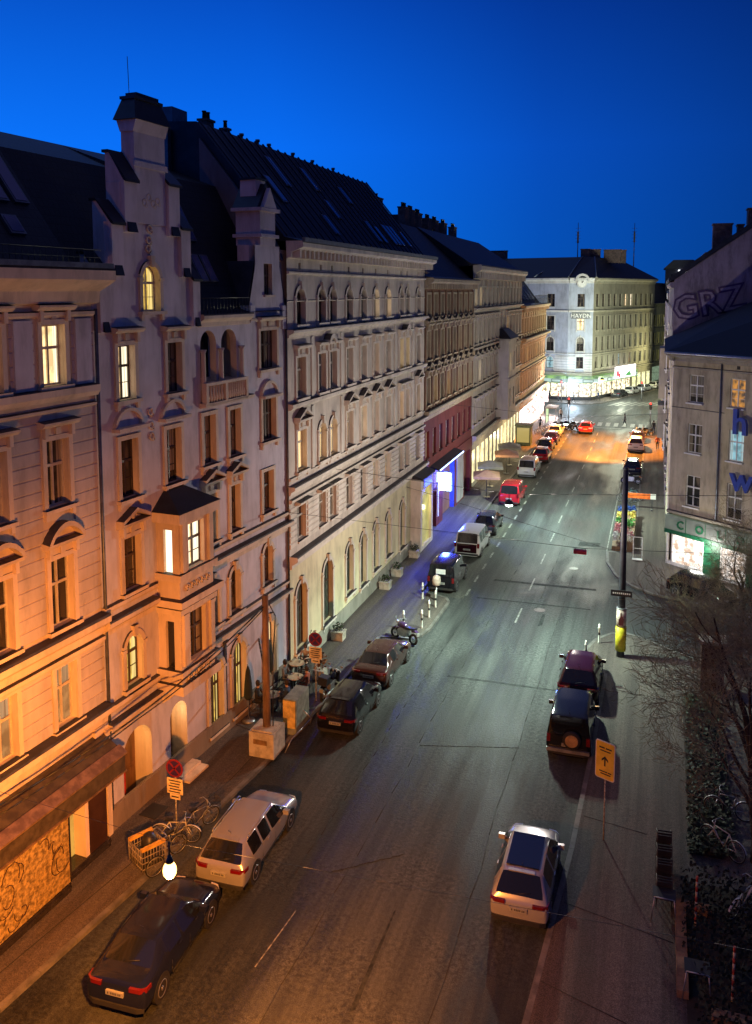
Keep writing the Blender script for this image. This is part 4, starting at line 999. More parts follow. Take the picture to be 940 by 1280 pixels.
# clock gable
mb = MB(); c = LC/2
for k in range(10):
    t0, t1 = math.pi*k/10, math.pi*(k+1)/10; p = lambda r, t: (c-r*math.cos(t), 20.6+r*math.sin(t))
    mb.ext_y([p(1.25,t0), p(.85,t0), p(.85,t1), p(1.25,t1)], -.9, -.1)
mb.lathe([(.01,-.3),(.86,-.3),(.86,-.05)], (c,0,20.3), 20, axis='y', sm=False); FC.add('clock_surround', mb, [P_GT])
mb = MB(); mb.lathe([(.01,0),(.68,0),(.68,.04)], (c,-.36,20.3), 20, axis='y', sm=False); ck = FC.add('clock_face', mb, [M_WHITE])
mb = MB(); mb.box(c-.05, c+.05, -.40, -.37, 20.3, 20.85); mb.ext_y([(c-.05,20.3),(c+.02,20.22),(c+.32,20.62),(c+.25,20.66)], -.40, -.37); o = mb.build('clock_hand', [M_BLK], ck); o.matrix_parent_inverse = Matrix(); o.location = (0,0,0)
# lettered plaque
mb = MB(); mb.box(c-1.35, c+1.35, -.12, -.02, 14.75, 14.88); mb.box(c-1.35, c+1.35, -.12, -.02, 13.2+2.95, 13.33+2.95)
pl = MB(); pl.box(c-1.35, c+1.35, -.1, -.04, 15.0-.12, 15.2); 
pq = MB(); pq.box(c-1.5, c+1.5, -.14, -.02, 14.15, 15.25); q = FC.add('name_plaque', pq, [mat('grey_plaque', (.16,.17,.18), .6)])
tm = text_mb('HAYDN', 1.0, .02, M_WHITE, 'plaque_letters'); o = put('plaque_letters', tm, b6, FC.at(c, -.17, 14.35), (math.pi/2, 0, FC.a)); o.parent = q; o.location = (c, -.17, 14.35); o.rotation_euler = (math.pi/2, 0, 0)
# supermarket band and windows
M_GB = emis('green_sign_band', (.30,.62,.10), .75, .55, .9, col2=(.05,.16,.05)); M_PB = emis('pale_sign_band', (.50,.70,.62), .75, .5, .5)
M_SHG = emis('supermarket_glow', (1.0,.90,.62), 1.8, .8, 2.6, col2=(.16,.11,.05))
for Fc, L in ((FL, LL), (FC, LC), (FR, 17)):
    a = 0 if Fc is not FL else LL-24
    mb = MB(); mb.box(a, L, -1.3, .1, 3.9, 4.35); mb.box(a, L, -1.35, -1.3, 3.15, 3.3); Fc.add('sign_band', mb, [M_GB])
    mb = MB(); mb.box(a, L, -1.28, .1, 3.25, 3.9); Fc.add('sign_panel', mb, [M_PB])
    mb = MB(); mb.box(a, L, .05, .3, .7, 3.2); Fc.add('shop_window', mb, [M_SHG])
    mb = MB(); 
    k = a
    while k < L: mb.box(k-.06, k+.06, -.02, .1, .1, 3.25); k += 2.1
    mb.box(a, L, -.08, .3, .1, .7); Fc.add('window_frame', mb, [M_BLK])
for Fc, u in ((FL, LL-8), (FL, LL-1.4), (FC, LC-.8), (FR, 4.5)):
    mb = MB(); mb.box(u-.9, u+.9, -1.36, -1.30, 3.3, 3.85); Fc.add('sign_frame', mb, [M_BLK])
    mb = MB(); mb.box(u-.8, u+.8, -1.38, -1.36, 3.38, 3.77); Fc.add('sign_field', mb, [M_PB])
mb = MB(); mb.box(17.0, LR, -.02, .25, .1, 4.3); FR.add('ground_floor_wall', mb, [P_GR])
mb = MB()
for k in range(4): mb.box(17.7+k*2.3, 19.2+k*2.3, -.05, -.02, .5, 3.4)
FR.add('doorway', mb, [emis('doorway_glow', (.85,.85,.45), 1.4, .5, 1.5)])
mb = MB(); mb.box(6.5, 15.5, -1.5, -1.36, 3.4, 5.5); FR.add('billboard', mb, [emis('billboard_light', (1, .93, .97), 3.0, .25, .5)])
mb = MB(); mb.lathe([(.02,0),(.55,0),(.55,.03)], (7.4,-1.56,4.3), 14, axis='y', sm=False); mb.lathe([(.02,0),(.4,0),(.4,.03)], (8.2,-1.56,3.9), 14, axis='y', sm=False); FR.add('billboard_picture', mb, [emis('billboard_red', (.8,.06,.10), 1.2)])
mb = MB(); mb.ext_y([(10.5,3.6),(13.5,3.6),(12.6,4.5),(11.6,4.2)], -1.56, -1.51); FR.add('billboard_picture', mb, [emis('billboard_green', (.10,.5,.12), .9)])

# ---- yellow house beyond
P_Y = plaster('yellow_render', (.55,.50,.22))
b7 = thing('yellow_house', 'small yellow house glimpsed between the corner house and right-hand facades', 'building', (1, 186, 0))
F, L = face_of(b7, Vector((-2.2,180)), Vector((3.2,196)))
hs = []
for i in range(6):
    for (z0, z1) in ((12.0,14.0),(8.2,10.4),(4.8,6.8)): hs.append((.9+i*2.6,2.1+i*2.6,z0,z1))
mb = MB(); wall_face(mb, 0, L, .1, 16, hs); F.add('wall', mb, [P_Y])
for h in hs: F.window(*h, False, 'tall', M_GL, M_FD, 'flat0', P_Y)
mb = MB(); cornice(mb, 0, L, 15.6, 16.5, .5); band(mb, 0, L, 11.2, 11.4, .2); band(mb, 0, L, 7.5, 7.7, .2); cornice(mb, 0, L, 4.0, 4.4, .3); F.add('cornice', mb, [P_Y])
body(F, 0, L, 16, 12, P_Y); mansard(F, 0, L, [(-.4,16.5),(2,20.5),(8,21),(12,16)])
mb = MB(); mb.box(2.5, 14, -.04, 0, .5, 3.4); F.add('shop_window', mb, [emis('dim_green_glow', (.5,.7,.45), .35, .5)])

# ------------------------------------------------------------------ right side
P_R = plaster('brown_grey_render', (.46,.40,.29), var=.2); P_RT = plaster('brown_grey_trim', (.34,.31,.25))
r1 = thing('corner_shop_house', 'brown-grey house on the right with white casement windows over green-trimmed lit shop', 'building', (4, 62, 0))
AR = math.atan2(-6.1, 7.9); F = Face(r1, 1.05, 61.53, AR); L = 16
hs = [(1.3,2.4,11.55,13.4),(1.32,2.42,8.15,10.1),(1.32,2.42,4.5,6.6),(4.35,5.4,11.55,13.4),(4.4,5.45,8.1,10.1),(4.42,5.5,4.3,6.6)]
hs += [(a+k,b+k,c,d) for k in (3.2,6.4,9.6) for (a,b,c,d) in hs[3:] if b+k < 15.5]
mb = MB(); wall_face(mb, 0, L, 3.75, 14.7, hs, 0, 0, .14); F.add('wall', mb, [P_R])
for i, h in enumerate(hs):
    pn = M_GL2 if i == 1 else M_GL
    if i == 3: pn = emis('window_orange_lamp', (1.0,.42,.06), .5, .9, 3, stripes=False, col2=(.05,.04,.03))
    if i == 4: pn = M_LITB
    F.window(*h, False, 'bars', pn, M_FWH, 'none', M_FWH, y=-.12)
mb = MB(); cornice(mb, -.3, L, 14.25, 14.85, .5); band(mb, 0, L, 13.75, 13.9, .1); band(mb, 0, L, 3.72, 3.95, .22); band(mb, 0, 4.0, 11.05, 11.12, .04); F.add('cornice', mb, [P_RT])
mb = MB(); mb.tube((3.75,-.12,3.9),(3.75,-.12,14.3),.06,n=7); F.add('downpipe', mb, [M_ZINC])
mb = MB(); mb.box(4.75, 4.98, -.01, .02, 14.0, 14.22); F.add('attic_vent', mb, [M_BLK])
M_GRN = mat('green_shop_paint', (.012,.11,.05), .4, var=.25)
mb = MB(); mb.box(-.05, L, -.30, .1, 2.35, 2.62); mb.box(2.98, 4.2, -.15, .1, .1, 2.35); mb.box(6.1, 7.6, -.15, .1, .1, 2.35); F.add('shop_trim', mb, [M_GRN])
mb = MB(); mb.box(-.05, L, -.25, .1, 2.62, 3.6); F.add('sign_board', mb, [emis('sign_board_glow', (.32,.40,.30), .30, .35, 1)])
mb = MB()
for k in range(9): mb.box(1.62+k*1.5-.02, 1.62+k*1.5+.02, -.27, -.25, 2.62, 3.6)
F.add('sign_divider', mb, [M_GRN])
for k, ch in enumerate('COLOR'):
    o = put('sign_letter', text_mb(ch, .8, .03, M_GRN, 'sign_letter', offset=.02), r1, F.at(1.2+k*1.5, -.30, 2.82), (math.pi/2, 0, F.a))
mb = MB(); mb.box(.45, 2.9, -.05, .05, .35, 2.3); mb.box(4.3, 6.0, -.05, .05, .35, 2.3); mb.box(7.7, 10.5, -.05, .05, .35, 2.3); F.add('shop_window', mb, [emis('shop_display_white', (1,.93,.85), 1.5, .45, 2.6, col2=(.45,.30,.20))])
mb = MB()
for u in (.02,.43,2.9,4.22,6.02): mb.box(u, u+.09, -.12, .1, .1, 2.35)
mb.box(0, L, -.12, .1, .1, .35); F.add('window_frame', mb, [M_WHITE])
mb = MB(); mb.box(10.6, L, -.02, .2, .1, 2.4); F.add('ground_floor_wall', mb, [P_R])
# big blue hanging letters
M_BLUE = mat('blue_letter_paint', (.02,.06,.40), .4, var=.1)
for ch, u, z, s in (('h', 4.95, 10.0, 2.25), ('w', 5.0, 6.4, 2.2)):
    put('facade_letter', text_mb(ch, s, .12, M_BLUE, 'facade_letter', 'LEFT', offset=.04), r1, F.at(u, -.55, z), (math.pi/2, 0, F.a))
FS = Face(r1, 1.05, 78, -math.pi/2)
mb = MB(); wall_face(mb, 0, 16.47, .1, 14.7, [(2+k*3.2,3.1+k*3.2,z,z+2) for k in range(4) for z in (4.4,8.1,11.5)], 0, 0, .15); FS.add('wall', mb, [P_R])
for k in range(4):
    for z in (4.4,8.1,11.5): FS.window(2+k*3.2, 3.1+k*3.2, z, z+2, False, 'bars', M_GL, M_FWH, 'none', M_FWH, y=-.12)
mb = MB(); cornice(mb, 0, 16.9, 14.25, 14.85, .4); FS.add('cornice', mb, [P_RT])
ex, ey = 1.05+16*math.cos(AR), 61.53+16*math.sin(AR)
mb = MB(); mb.ext_z([(1.3,61.9),(ex,ey+.35),(ex+8,ey+8),(14,78),(1.3,78)], 0, 14.69); mb.build('rear_wall', [P_R], r1, tuple(-r1.location))
mb = MB(); c, s = math.cos(AR), math.sin(AR)
e0 = (1.05-.6, 61.53-.45); e1 = (ex+s*.6, ey-c*.6)
mb.poly([(*e0,14.86),(*e1,14.86),(17,70,20.8),(7.6,77.9,18.2)]); mb.poly([(*e0,14.86),(7.6,77.9,18.2),(.5,77.9,14.86)]); mb.poly([(17,70,20.8),(*e1,14.86),(ex+8,ey+8,14.86)]); mb.poly([(17,70,20.8),(ex+8,ey+8,14.86),(20,78,14.86),(7.6,77.9,18.2)])
mb.poly([(e0[0],e0[1],14.84),(.5,77.9,14.84),(20,78,14.84),(ex+8,ey+8,14.84),(e1[0],e1[1],14.84)])
mb.build('roof', [mat('matt_dark_roof', (.012,.012,.014), .8, var=.3)], r1, tuple(-r1.location))
mb = MB(); mb.tube((*e0,14.84),(*e1,14.84),.09,n=6); mb.build('gutter', [M_ZINC], r1, tuple(-r1.location))
mb = MB(); mb.box(8.5, 9.5, 66, 66.8, 16, 17.2); mb.build('roof_hatch', [M_ZINC], r1, tuple(-r1.location))

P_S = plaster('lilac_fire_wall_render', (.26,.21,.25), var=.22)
r2 = thing('tagged_house', 'taller house behind the right corner, its bare gable wall sprayed with graffiti letters', 'building', (4, 85, 0))
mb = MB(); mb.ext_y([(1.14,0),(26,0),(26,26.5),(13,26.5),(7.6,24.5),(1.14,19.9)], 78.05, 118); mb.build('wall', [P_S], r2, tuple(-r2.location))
mb = MB(); mb.ext_y([(.7,19.75),(1.14,19.95),(7.6,24.55),(13,26.55),(13,26.9),(7.5,24.95),(.7,20.1)], 77.9, 118.2); mb.build('roof', [M_ROOFM], r2, tuple(-r2.location))
FS = Face(r2, 1.12, 118, -math.pi/2)
for k in range(10):
    for z in (15.6, 12, 8.4, 5.0):
        fm, gm = win_mesh(1.0, 1.9, False, 'tall')
        o = FS.window(1.5+k*3.9, 2.5+k*3.9, z, z+1.9, False, 'tall', M_LITW if (z == 12 and k > 8) or (z == 8.4 and k == 9) else M_GL, M_FWH, 'flat0', M_FWH, y=-.32)
mb = MB(); mb.box(0, 39.9, -.15, -.001, .1, 4.2); band(mb, 0, 39.9, 4.2, 4.5, .2); band(mb, 0, 39.9, 19.2, 19.7, .3); FS.add('cornice', mb, [P_S])
for z0, z1 in ((9.2,13.8),(5.6,8.6)):
    mb = MB(); mb.box(33, 36.5, -.95, -.15, z0, z1); FS.add('bay', mb, [P_RT])
M_TAG = mat('dark_violet_spray', (.07,.04,.10), .9, var=.1); M_TAG2 = mat('pale_violet_spray', (.25,.20,.26), .9, var=.2)
put('graffiti', text_mb('GRZ', 2.9, .012, M_TAG, 'graffiti', offset=.14), r2, tuple(Vector((4.1,78.0,17.0))-r2.location), (math.pi/2, 0, 0)).rotation_euler = (math.pi/2, rad(-12), 0)
put('graffiti', text_mb('GRZ', 2.9, .02, M_TAG2, 'graffiti', offset=-.02), r2, tuple(Vector((4.1,77.97,17.0))-r2.location), (math.pi/2, 0, 0)).rotation_euler = (math.pi/2, rad(-12), 0)
for (x, l, z0, z1) in ((8.0,1.5,23.6,26.2),(5.2,1.6,22.2,24.9),(6.7,.5,23,24.8)):
    mb = MB(); mb.box(x-l/2, x+l/2, 84, 85.5, z0, z1); mb.box(x-l/2-.08, x+l/2+.08, 83.9, 85.6, z1, z1+.12); mb.build('chimney', [M_BRK], r2, tuple(-r2.location))

r3 = thing('narrow_house', 'sliver of pale narrow facade far down the right pavement', 'building', (4, 128, 0))
mb = MB(); mb.box(1.3, 16, 118.05, 134, 0, 18.5); mb.box(1.0, 1.3, 118.05, 134, 17.8, 18.6); mb.build('wall', [plaster('pale_lilac_render', (.36,.34,.36))], r3, tuple(-r3.location))
mb = MB(); mb.ext_y([(1.0,18.6),(16,18.6),(10,23),(6,22.4)], 118.05, 134); mb.build('roof', [M_ROOFM], r3, tuple(-r3.location))
FS = Face(r3, 1.3, 134, -math.pi/2)
for k in range(4):
    for z in (14, 10.5, 7): FS.window(1.5+k*3.8, 2.5+k*3.8, z, z+1.9, False, 'tall', M_LITC if z == 7 else M_GL, M_FWH, 'flat0', M_FWH, y=-.32)
FAR = [('far_tower_block', 'dark far block with a bright floodlight under its roof, right of the corner house', (4.5,200,7,14,23.6), True),
       ('far_slab_house', 'low flat-roofed far block peeping over the graffiti house roof', (10,170,8,9,24.0), False),
       ('far_gabled_house', 'far pale-roofed gabled house behind the yellow house', (4.0,176,5,10,18.6), False)]
for nm, lb, (x, y, w_, d_, h_), lt in FAR:
    t = thing(nm, lb, 'building', (x, y, 0))
    mb = MB(); mb.box(-w_/2, w_/2, -d_/2, d_/2, 0, h_); mb.build('wall', [plaster('far_dark_render', (.05,.05,.07))], t)
    mb = MB(); mb.ext_y([(-w_/2-.4,h_),(w_/2+.4,h_),(w_/2-1.5,h_+1.8),(-w_/2+1.5,h_+1.8)], -d_/2-.3, d_/2+.3); mb.build('roof', [M_ROOFM], t)
    mb = MB()
    for k in range(3): mb.box(-w_/2+1+k*(w_-2)/2.2, -w_/2+1.9+k*(w_-2)/2.2, -d_/2-.05, -d_/2, h_-3, h_-1.2)
    mb.build('window', [M_GL], t)
    if lt:
        mb = MB(); mb.box(-1.0, .8, -d_/2-.5, -d_/2-.3, h_-.9, h_-.3); mb.build('floodlight', [emis('floodlight_white', (.9,.95,1), 2.5)], t)
# ------------------------------------------------------------------ ground, road, pavements
M_ASP = asphalt('road_asphalt', (.026,.028,.028), (.062,.066,.065), .60)
M_PARK = asphalt('parking_lane_asphalt', (.05,.05,.044), (.085,.085,.075), .68)
M_PAV = asphalt('pavement_asphalt', (.085,.07,.062), (.125,.105,.092), .8, cracks=False)
M_KERB = mat('granite_kerb', (.13,.12,.11), .7, var=.3, scale=2, bump=.3, world=True)
M_LINE = mat('worn_road_paint', (.17,.17,.155), .6, var=.6, scale=5, world=True)
g = MB(); g.poly([(-900,-200,-.03),(900,-200,-.03),(900,1500,-.03),(-900,1500,-.03)]); struct('ground', g, [mat('far_ground', (.04,.04,.045), .9, world=True)])
g = MB(); g.poly([(-17,-5,0),(3,-5,0),(3,136,0),(-17,136,0)]); g.poly([(3,20,0),(60,20,0),(60,60,0),(3,60,0)]); struct('road', g, [M_ASP])
g = MB(); g.poly([(-120,136,0),(80,136,0),(80,260,0),(-120,260,0)]); struct('crossing_road', g, [M_ASP])
def fillet(pts): return pts
KL = [(-16.6,5),(-15.95,16.6),(-15.2,22),(-14.5,28.8),(-14.1,33),(-13.95,43.0),(-13.3,43.15),(-12.4,43.3),(-11.85,43.9),(-11.62,45),(-11.55,49.4),(-11.9,50.1),(-12.6,50.35),(-13.7,50.5),(-13.7,128),(-14.4,130.5),(-15.6,132),(-17.5,133)]
KR = [(-3.4,10),(-2.75,20.6),(-2.3,28),(-2.1,35),(-2.0,42.2),(-2.8,42.5),(-3.3,43.2),(-3.25,44.6),(-2.75,46.4),(-2.0,47.5),(-1.2,47.85),(-.3,47.4),(6,42.6),(14,36.4),(30,24)]
KR2 = [(16,44.6),(6.0,52.0),(2.2,54.0),(.2,54.7),(-1.1,55.8),(-2.2,57.6),(-2.9,60.2),(-3.08,62.9),(-1.3,63.1),(-1.25,125),(-.9,128),(.4,131),(2.5,133),(8,134.2)]
def pavement(name, kerb, close, kn):
    g = MB(); g.poly([(*p, .12) for p in kerb] + [(*p, .12) for p in close]); o = struct(name, g, [M_PAV])
    k = MB()
    for (a, b) in zip(kerb[:-1], kerb[1:]):
        A = Vector(a); B = Vector(b); d = B-A; Lk = d.length; d.normalize(); n = Vector((-d.y, d.x))
        ns = max(1, int(Lk/1.1))
        for i in range(ns):
            p = A+d*(Lk*i/ns+.008); q = A+d*(Lk*(i+1)/ns-.008) if Lk > .3 else B
            k.ext_z([tuple(p-n*.02*SGN), tuple(q-n*.02*SGN), tuple(q+n*.15*SGN), tuple(p+n*.15*SGN)], -.02, .124+.004*((i*7) % 3)*.3)
    struct(kn, k, [M_KERB]); return o
SGN = 1; pavement('pavement', KL, [(-22,133),(-22,5)], 'kerb')
SGN = -1; pavement('pavement', KR, [(60,20),(60,10)], 'kerb')
SGN = -1; pavement('pavement', KR2, [(40,134.2),(40,44)], 'kerb')
SGN = 1
FK = [(-60,153.6),(-16.2,146.5),(-13.4,145.6),(-10.4,146.2),(-8.6,148.4),(-4.4,160),(2.2,178),(8,196)]
pavement('pavement', FK, [(8,230),(-60,230)], 'kerb')
SGN = -1; pavement('pavement', [(4,138),(4.2,142),(9,152),(24,190)], [(60,190),(60,138)], 'kerb')
# tonal patches of relaid surface
g = MB(); g.poly([(-13.7,50.4,.004),(-10.95,50.4,.004),(-10.95,122,.004),(-13.7,122,.004)]); g.poly([(-3.0,63.1,.004),(-1.3,63.1,.004),(-1.3,122,.004),(-3.0,122,.004)]); struct('parking_lane', g, [M_PARK])
g = MB(); Rr = random.Random(11)
for (x0, y0, x1, y1) in ((-9.8,54.3,-3.2,54.75),(-10.2,50.8,-3.3,51.1),(-9.4,39.6,-4.0,39.9),(-6.0,47.5,-5.75,49.5),(-7.2,19.5,-7.05,23.5),(-5.2,64,-3.6,65.2)):
    g.poly([(x0,y0,.005),(x1,y0+.15,.005),(x1-.05,y1,.005),(x0+.05,y1-.1,.005)])
struct('road_patch', g, [mat('tar_patch', (.034,.037,.037), .8, var=.4, scale=4, world=True, bump=.4, spec=.1)])
g = MB()
y = 47.6
while y < 120:
    g.poly([(-7.33,y,.008),(-7.23,y,.008),(-7.21,y+2.4,.008),(-7.31,y+2.4,.008)]); y += 5.6
y = 51
while y < 121: g.poly([(-10.98,y,.008),(-10.84,y,.008),(-10.84,y+1.3,.008),(-10.98,y+1.3,.008)]); y += 2.7
g.poly([(-10.25,20.1,.008),(-10.21,20.1,.008),(-10.0,22.5,.008),(-10.04,22.5,.008)])
g.poly([(-3.12,63.2,.008),(-3.04,63.2,.008),(-3.0,121,.008),(-3.08,121,.008)])
g.poly([(-10.6,121.3,.008),(-1.6,121.3,.008),(-1.6,121.7,.008),(-10.6,121.7,.008)])
for k in range(9): g.poly([(-11.2+k*1.12,123.2,.008),(-10.6+k*1.12,123.2,.008),(-10.6+k*1.12,126.6,.008),(-11.2+k*1.12,126.6,.008)])
for k in range(7): g.poly([(-7.8+k*1.15,145.6+k*.3,.008),(-7.2+k*1.15,145.6+k*.3,.008),(-5.0+k*1.15,151.4+k*.3,.008),(-5.6+k*1.15,151.4+k*.3,.008)])
for k in range(4): g.poly([(-1.2+k*.9,128+k*1.3,.008),(2.8+k*.9,127.4+k*1.3,.008),(2.8+k*.9,128+k*1.3,.008),(-1.2+k*.9,128.6+k*1.3,.008)])
g.poly([(-7.1,130,.008),(-6.95,130,.008),(-3.5,144,.008),(-3.65,144,.008)])
struct('road_markings', g, [M_LINE])
g = MB()
for (x, y, r_) in ((-6.2,50,.33),(-5.0,58.5,.3),(-9.0,80,.33)):
    g.lathe([(r_,.006),(r_,.009)] if x < -2 else [(r_,.126),(r_,.130)], (x,y,0), 18)
struct('manhole_covers', g, [mat('cast_iron', (.05,.05,.05), .4, metal=.6, bump=.6, bscale=30, world=True)])
g = MB()
for (x0, y0, x1, y1) in ((-2.2,25.3,1.0,24.6),(-2.5,22.0,-.2,21.3),(-.2,21.3,-.3,14),(-2.0,30,0.2,29.6),(-1.95,20,-1.9,14)): g.tube((x0,y0,.122),(x1,y1,.122),.012,n=4)
for (x0, y0, x1, y1) in ((-16.9,17,-15.2,28),(-15.2,28,-14.8,40),(-17.2,32,-14.4,31.2),(-16.4,64,-13.8,63.6)): g.tube((x0,y0,.122),(x1,y1,.122),.012,n=4)
for (x0, y0, x1, y1) in ((-9.3,14,-8.6,60),(-5.1,18,-4.9,58),(-10.7,24,-10.2,50),(-8.9,33,-5.0,34.1),(-9.6,24.5,-7.6,26.1),(-6.4,50,-6.2,95),(-9.7,60,-9.5,100)):
    P = [(x0+(x1-x0)*k/24+random.Random(k+int(y0)).gauss(0,.035), y0+(y1-y0)*k/24, .003) for k in range(25)]; g.path(P, .012, 4)
struct('pavement_joints', g, [mat('joint_tar', (.02,.02,.02), .8, var=0)])

# ------------------------------------------------------------------ cars
def paint(name, col, metal=0.0, rough=.14): return mat(name, col, rough, metal=metal, var=0, coat=.12, spec=.4)
M_CGL = mat('car_glass', (.008,.009,.012), .05, var=0, spec=.9)
M_TYRE = mat('tyre_rubber', (.018,.018,.018), .85, var=.1)
M_RIM = mat('alloy_rim', (.42,.42,.44), .3, metal=.8, var=.05)
M_TL = mat('tail_light_glass', (.13,.004,.006), .15, var=0, coat=.6)
M_TLON = emis('tail_light_on', (1,.03,.02), 12)
M_HL = mat('headlight_glass', (.7,.72,.75), .08, metal=.4, var=0)
M_PLATE = mat('number_plate', (.28,.28,.26), .4, var=.05)
M_PT = mat('plate_ink', (.05,.05,.06), .6, var=0)
M_TRIM = mat('black_plastic_trim', (.02,.02,.02), .6, var=.1)
def car_mesh(L, H, W, hood, yc, yw, yr, yg, zg, boot=None, boxy=False):
    """stations from rear (y=0) to front; returns ring meshes split by what each face is"""
    belt = zg-.02; hw = W/2; wt = hw*(.84 if boxy else .70); wb = hw*.93
    st = [(0,.52,.42,hw*.86,'b','b'), (.04,zg-.16,zg-.26,hw*.92,'b','b')]
    if boot: st += [(.12,zg-.02,belt-.08,wb*.94,'b','b'), (yg,zg,belt-.03,wb*.94,'r','b')]
    else: st += [(yg,zg,belt-.04,wb*.96,'r','b')]
    st += [(yr,H-.05,belt-.02,wt,'b','b'), (yr+.14,H,belt,wt,'b','g')]
    ya = yr+.14; span = yw-ya
    n = 3 if L > 4.35 and not boot else 2
    for k in range(1, n):
        yy = ya+span*k/n; st += [(yy-.05,H+.01,belt-.01*k,wt,'b','b'), (yy+.05,H+.01,belt-.01*k,wt,'b','g')]
    st += [(yw,H-.03,belt-.05,wt,'w','g'), (yc,hood+.05,hood-.02,wb*.93,'b','b'), (yc+.15,hood+.02,hood-.08,wb*.92,'b','b'), (L-.35,hood-.12,hood-.24,hw*.82,'b','b'), (L-.07,hood-.26,hood-.34,hw*.78,'b','b'), (L,.50,.44,hw*.72,'b','b')]
    v = []; f = []; tg = []
    rings = []
    for i, (y, zt, zb, w_, a, b) in enumerate(st):
        e = .84 if i in (0, len(st)-1) else (.94 if i == 1 else 1.0)
        fr = max(0, (y-(L-.5))/.5); e2 = 1-.10*fr
        half = [(hw*.80*e*e2,.20),(hw*.97*e*e2,.30),(hw*1.0*e*e2,.30+(zb-.30)*.55),(hw*.965*e*e2,zb),(w_,zt-.045),(w_*.90,zt)]
        ring = [(-x, z) for x, z in half]+[(0, zt+.025)]+[(x, z) for x, z in half[::-1]]
        rings.append(len(v)); v += [(x, y, z) for x, z in ring]
    m = 13
    for i in range(len(st)-1):
        for k in range(m):
            j = (k+1) % m; a0, b0 = rings[i], rings[i+1]
            f.append([a0+k, a0+j, b0+j, b0+k])
            if k in (5, 6): tg.append({'r': 1, 'w': 2, 'b': 0}[st[i][4]])
            elif k in (3, 8): tg.append(3 if st[i][5] == 'g' else 0)
            else: tg.append(0)
    f.append([rings[0]+k for k in range(m)][::-1]); tg.append(0); f.append([rings[-1]+k for k in range(m)]); tg.append(0)
    me = bpy.data.meshes.new('tmp'); me.from_pydata(v, [], f)
    for k in range(4): me.materials.append(M_CGL)
    me.polygons.foreach_set('material_index', tg); me.update()
    bm = bmesh.new(); bm.from_mesh(me); bmesh.ops.recalc_face_normals(bm, faces=bm.faces)
    cl = bm.edges.layers.float.new('crease_edge')
    for e in bm.edges:
        fs = {q.material_index for q in e.link_faces}
        if len(fs) > 1: e[cl] = 1.0
        elif boxy and e.calc_face_angle(0) > .5: e[cl] = .45
    vl = bm.verts.layers.float.new('crease_vert')
    for q in bm.verts:
        es = [e for e in q.link_edges if e[cl] > .9]
        if len(es) == 2:
            a = (es[0].other_vert(q).co-q.co).normalized(); b2 = (es[1].other_vert(q).co-q.co).normalized()
            if a.dot(b2) > -.93: q[vl] = .8
        elif len(es) > 2: q[vl] = .8
    bm.to_mesh(me); bm.free()
    o = bpy.data.objects.new('tmp', me); COL.objects.link(o); md = o.modifiers.new('s', 'SUBSURF'); md.levels = 2; md.render_levels = 2
    dg = bpy.context.evaluated_depsgraph_get(); dg.update()
    full = bpy.data.meshes.new_from_object(o.evaluated_get(dg)); bpy.data.objects.remove(o)
    out = []
    for idx, nm in enumerate(('body','rear_window','windscreen','side_window')):
        bm = bmesh.new(); bm.from_mesh(full)
        bmesh.ops.delete(bm, geom=[q for q in bm.faces if q.material_index != idx], context='FACES')
        for q in bm.faces: q.material_index = 0; q.smooth = True
        for q in bm.verts: q.co.y -= L/2
        if idx in (1, 2, 3):
            for q in bm.verts: pass
        if idx == 3:
            bl = bm.copy()
            bmesh.ops.delete(bm, geom=[q for q in bm.faces if q.calc_center_median().x > 0], context='FACES')
            bmesh.ops.delete(bl, geom=[q for q in bl.faces if q.calc_center_median().x < 0], context='FACES')
            m2 = bpy.data.meshes.new(nm); bl.to_mesh(m2); bl.free(); m2.materials.append(M_CGL); out.append(m2)
        mm = bpy.data.meshes.new(nm); bm.to_mesh(mm); bm.free(); mm.materials.append(M_CGL); out.append(mm)
    return out
def wheel_meshes(r):
    t = MB(); t.torus((0,0,0), r-.075, .085, 'x', 28, 10); t.lathe([(r-.10,-.07),(r-.10,.07)], (0,0,0), 24, axis='x')
    q = MB(); q.lathe([(r-.11,.0),(r-.10,.085),(r-.125,.088),(r-.135,.055),(.001,.05)], (0,0,0), 28, axis='x')
    for k in range(5):
        a = 2*math.pi*k/5; q2 = MB(); q2.box(.045, .075, -.03, .03, .03, r-.12); q2.xf(Matrix.Rotation(a, 4, 'X')); i = len(q.v); q.v += q2.v; q.f += [[i+x for x in fc] for fc in q2.f]; q.m += q2.m; q.sm += q2.sm
    q.lathe([(.06,.05),(.055,.09),(.001,.092)], (0,0,0), 12, axis='x')
    return t.mesh('tyre', [M_TYRE]), q.mesh('rim', [M_RIM])
WM = {}
CARM = {}
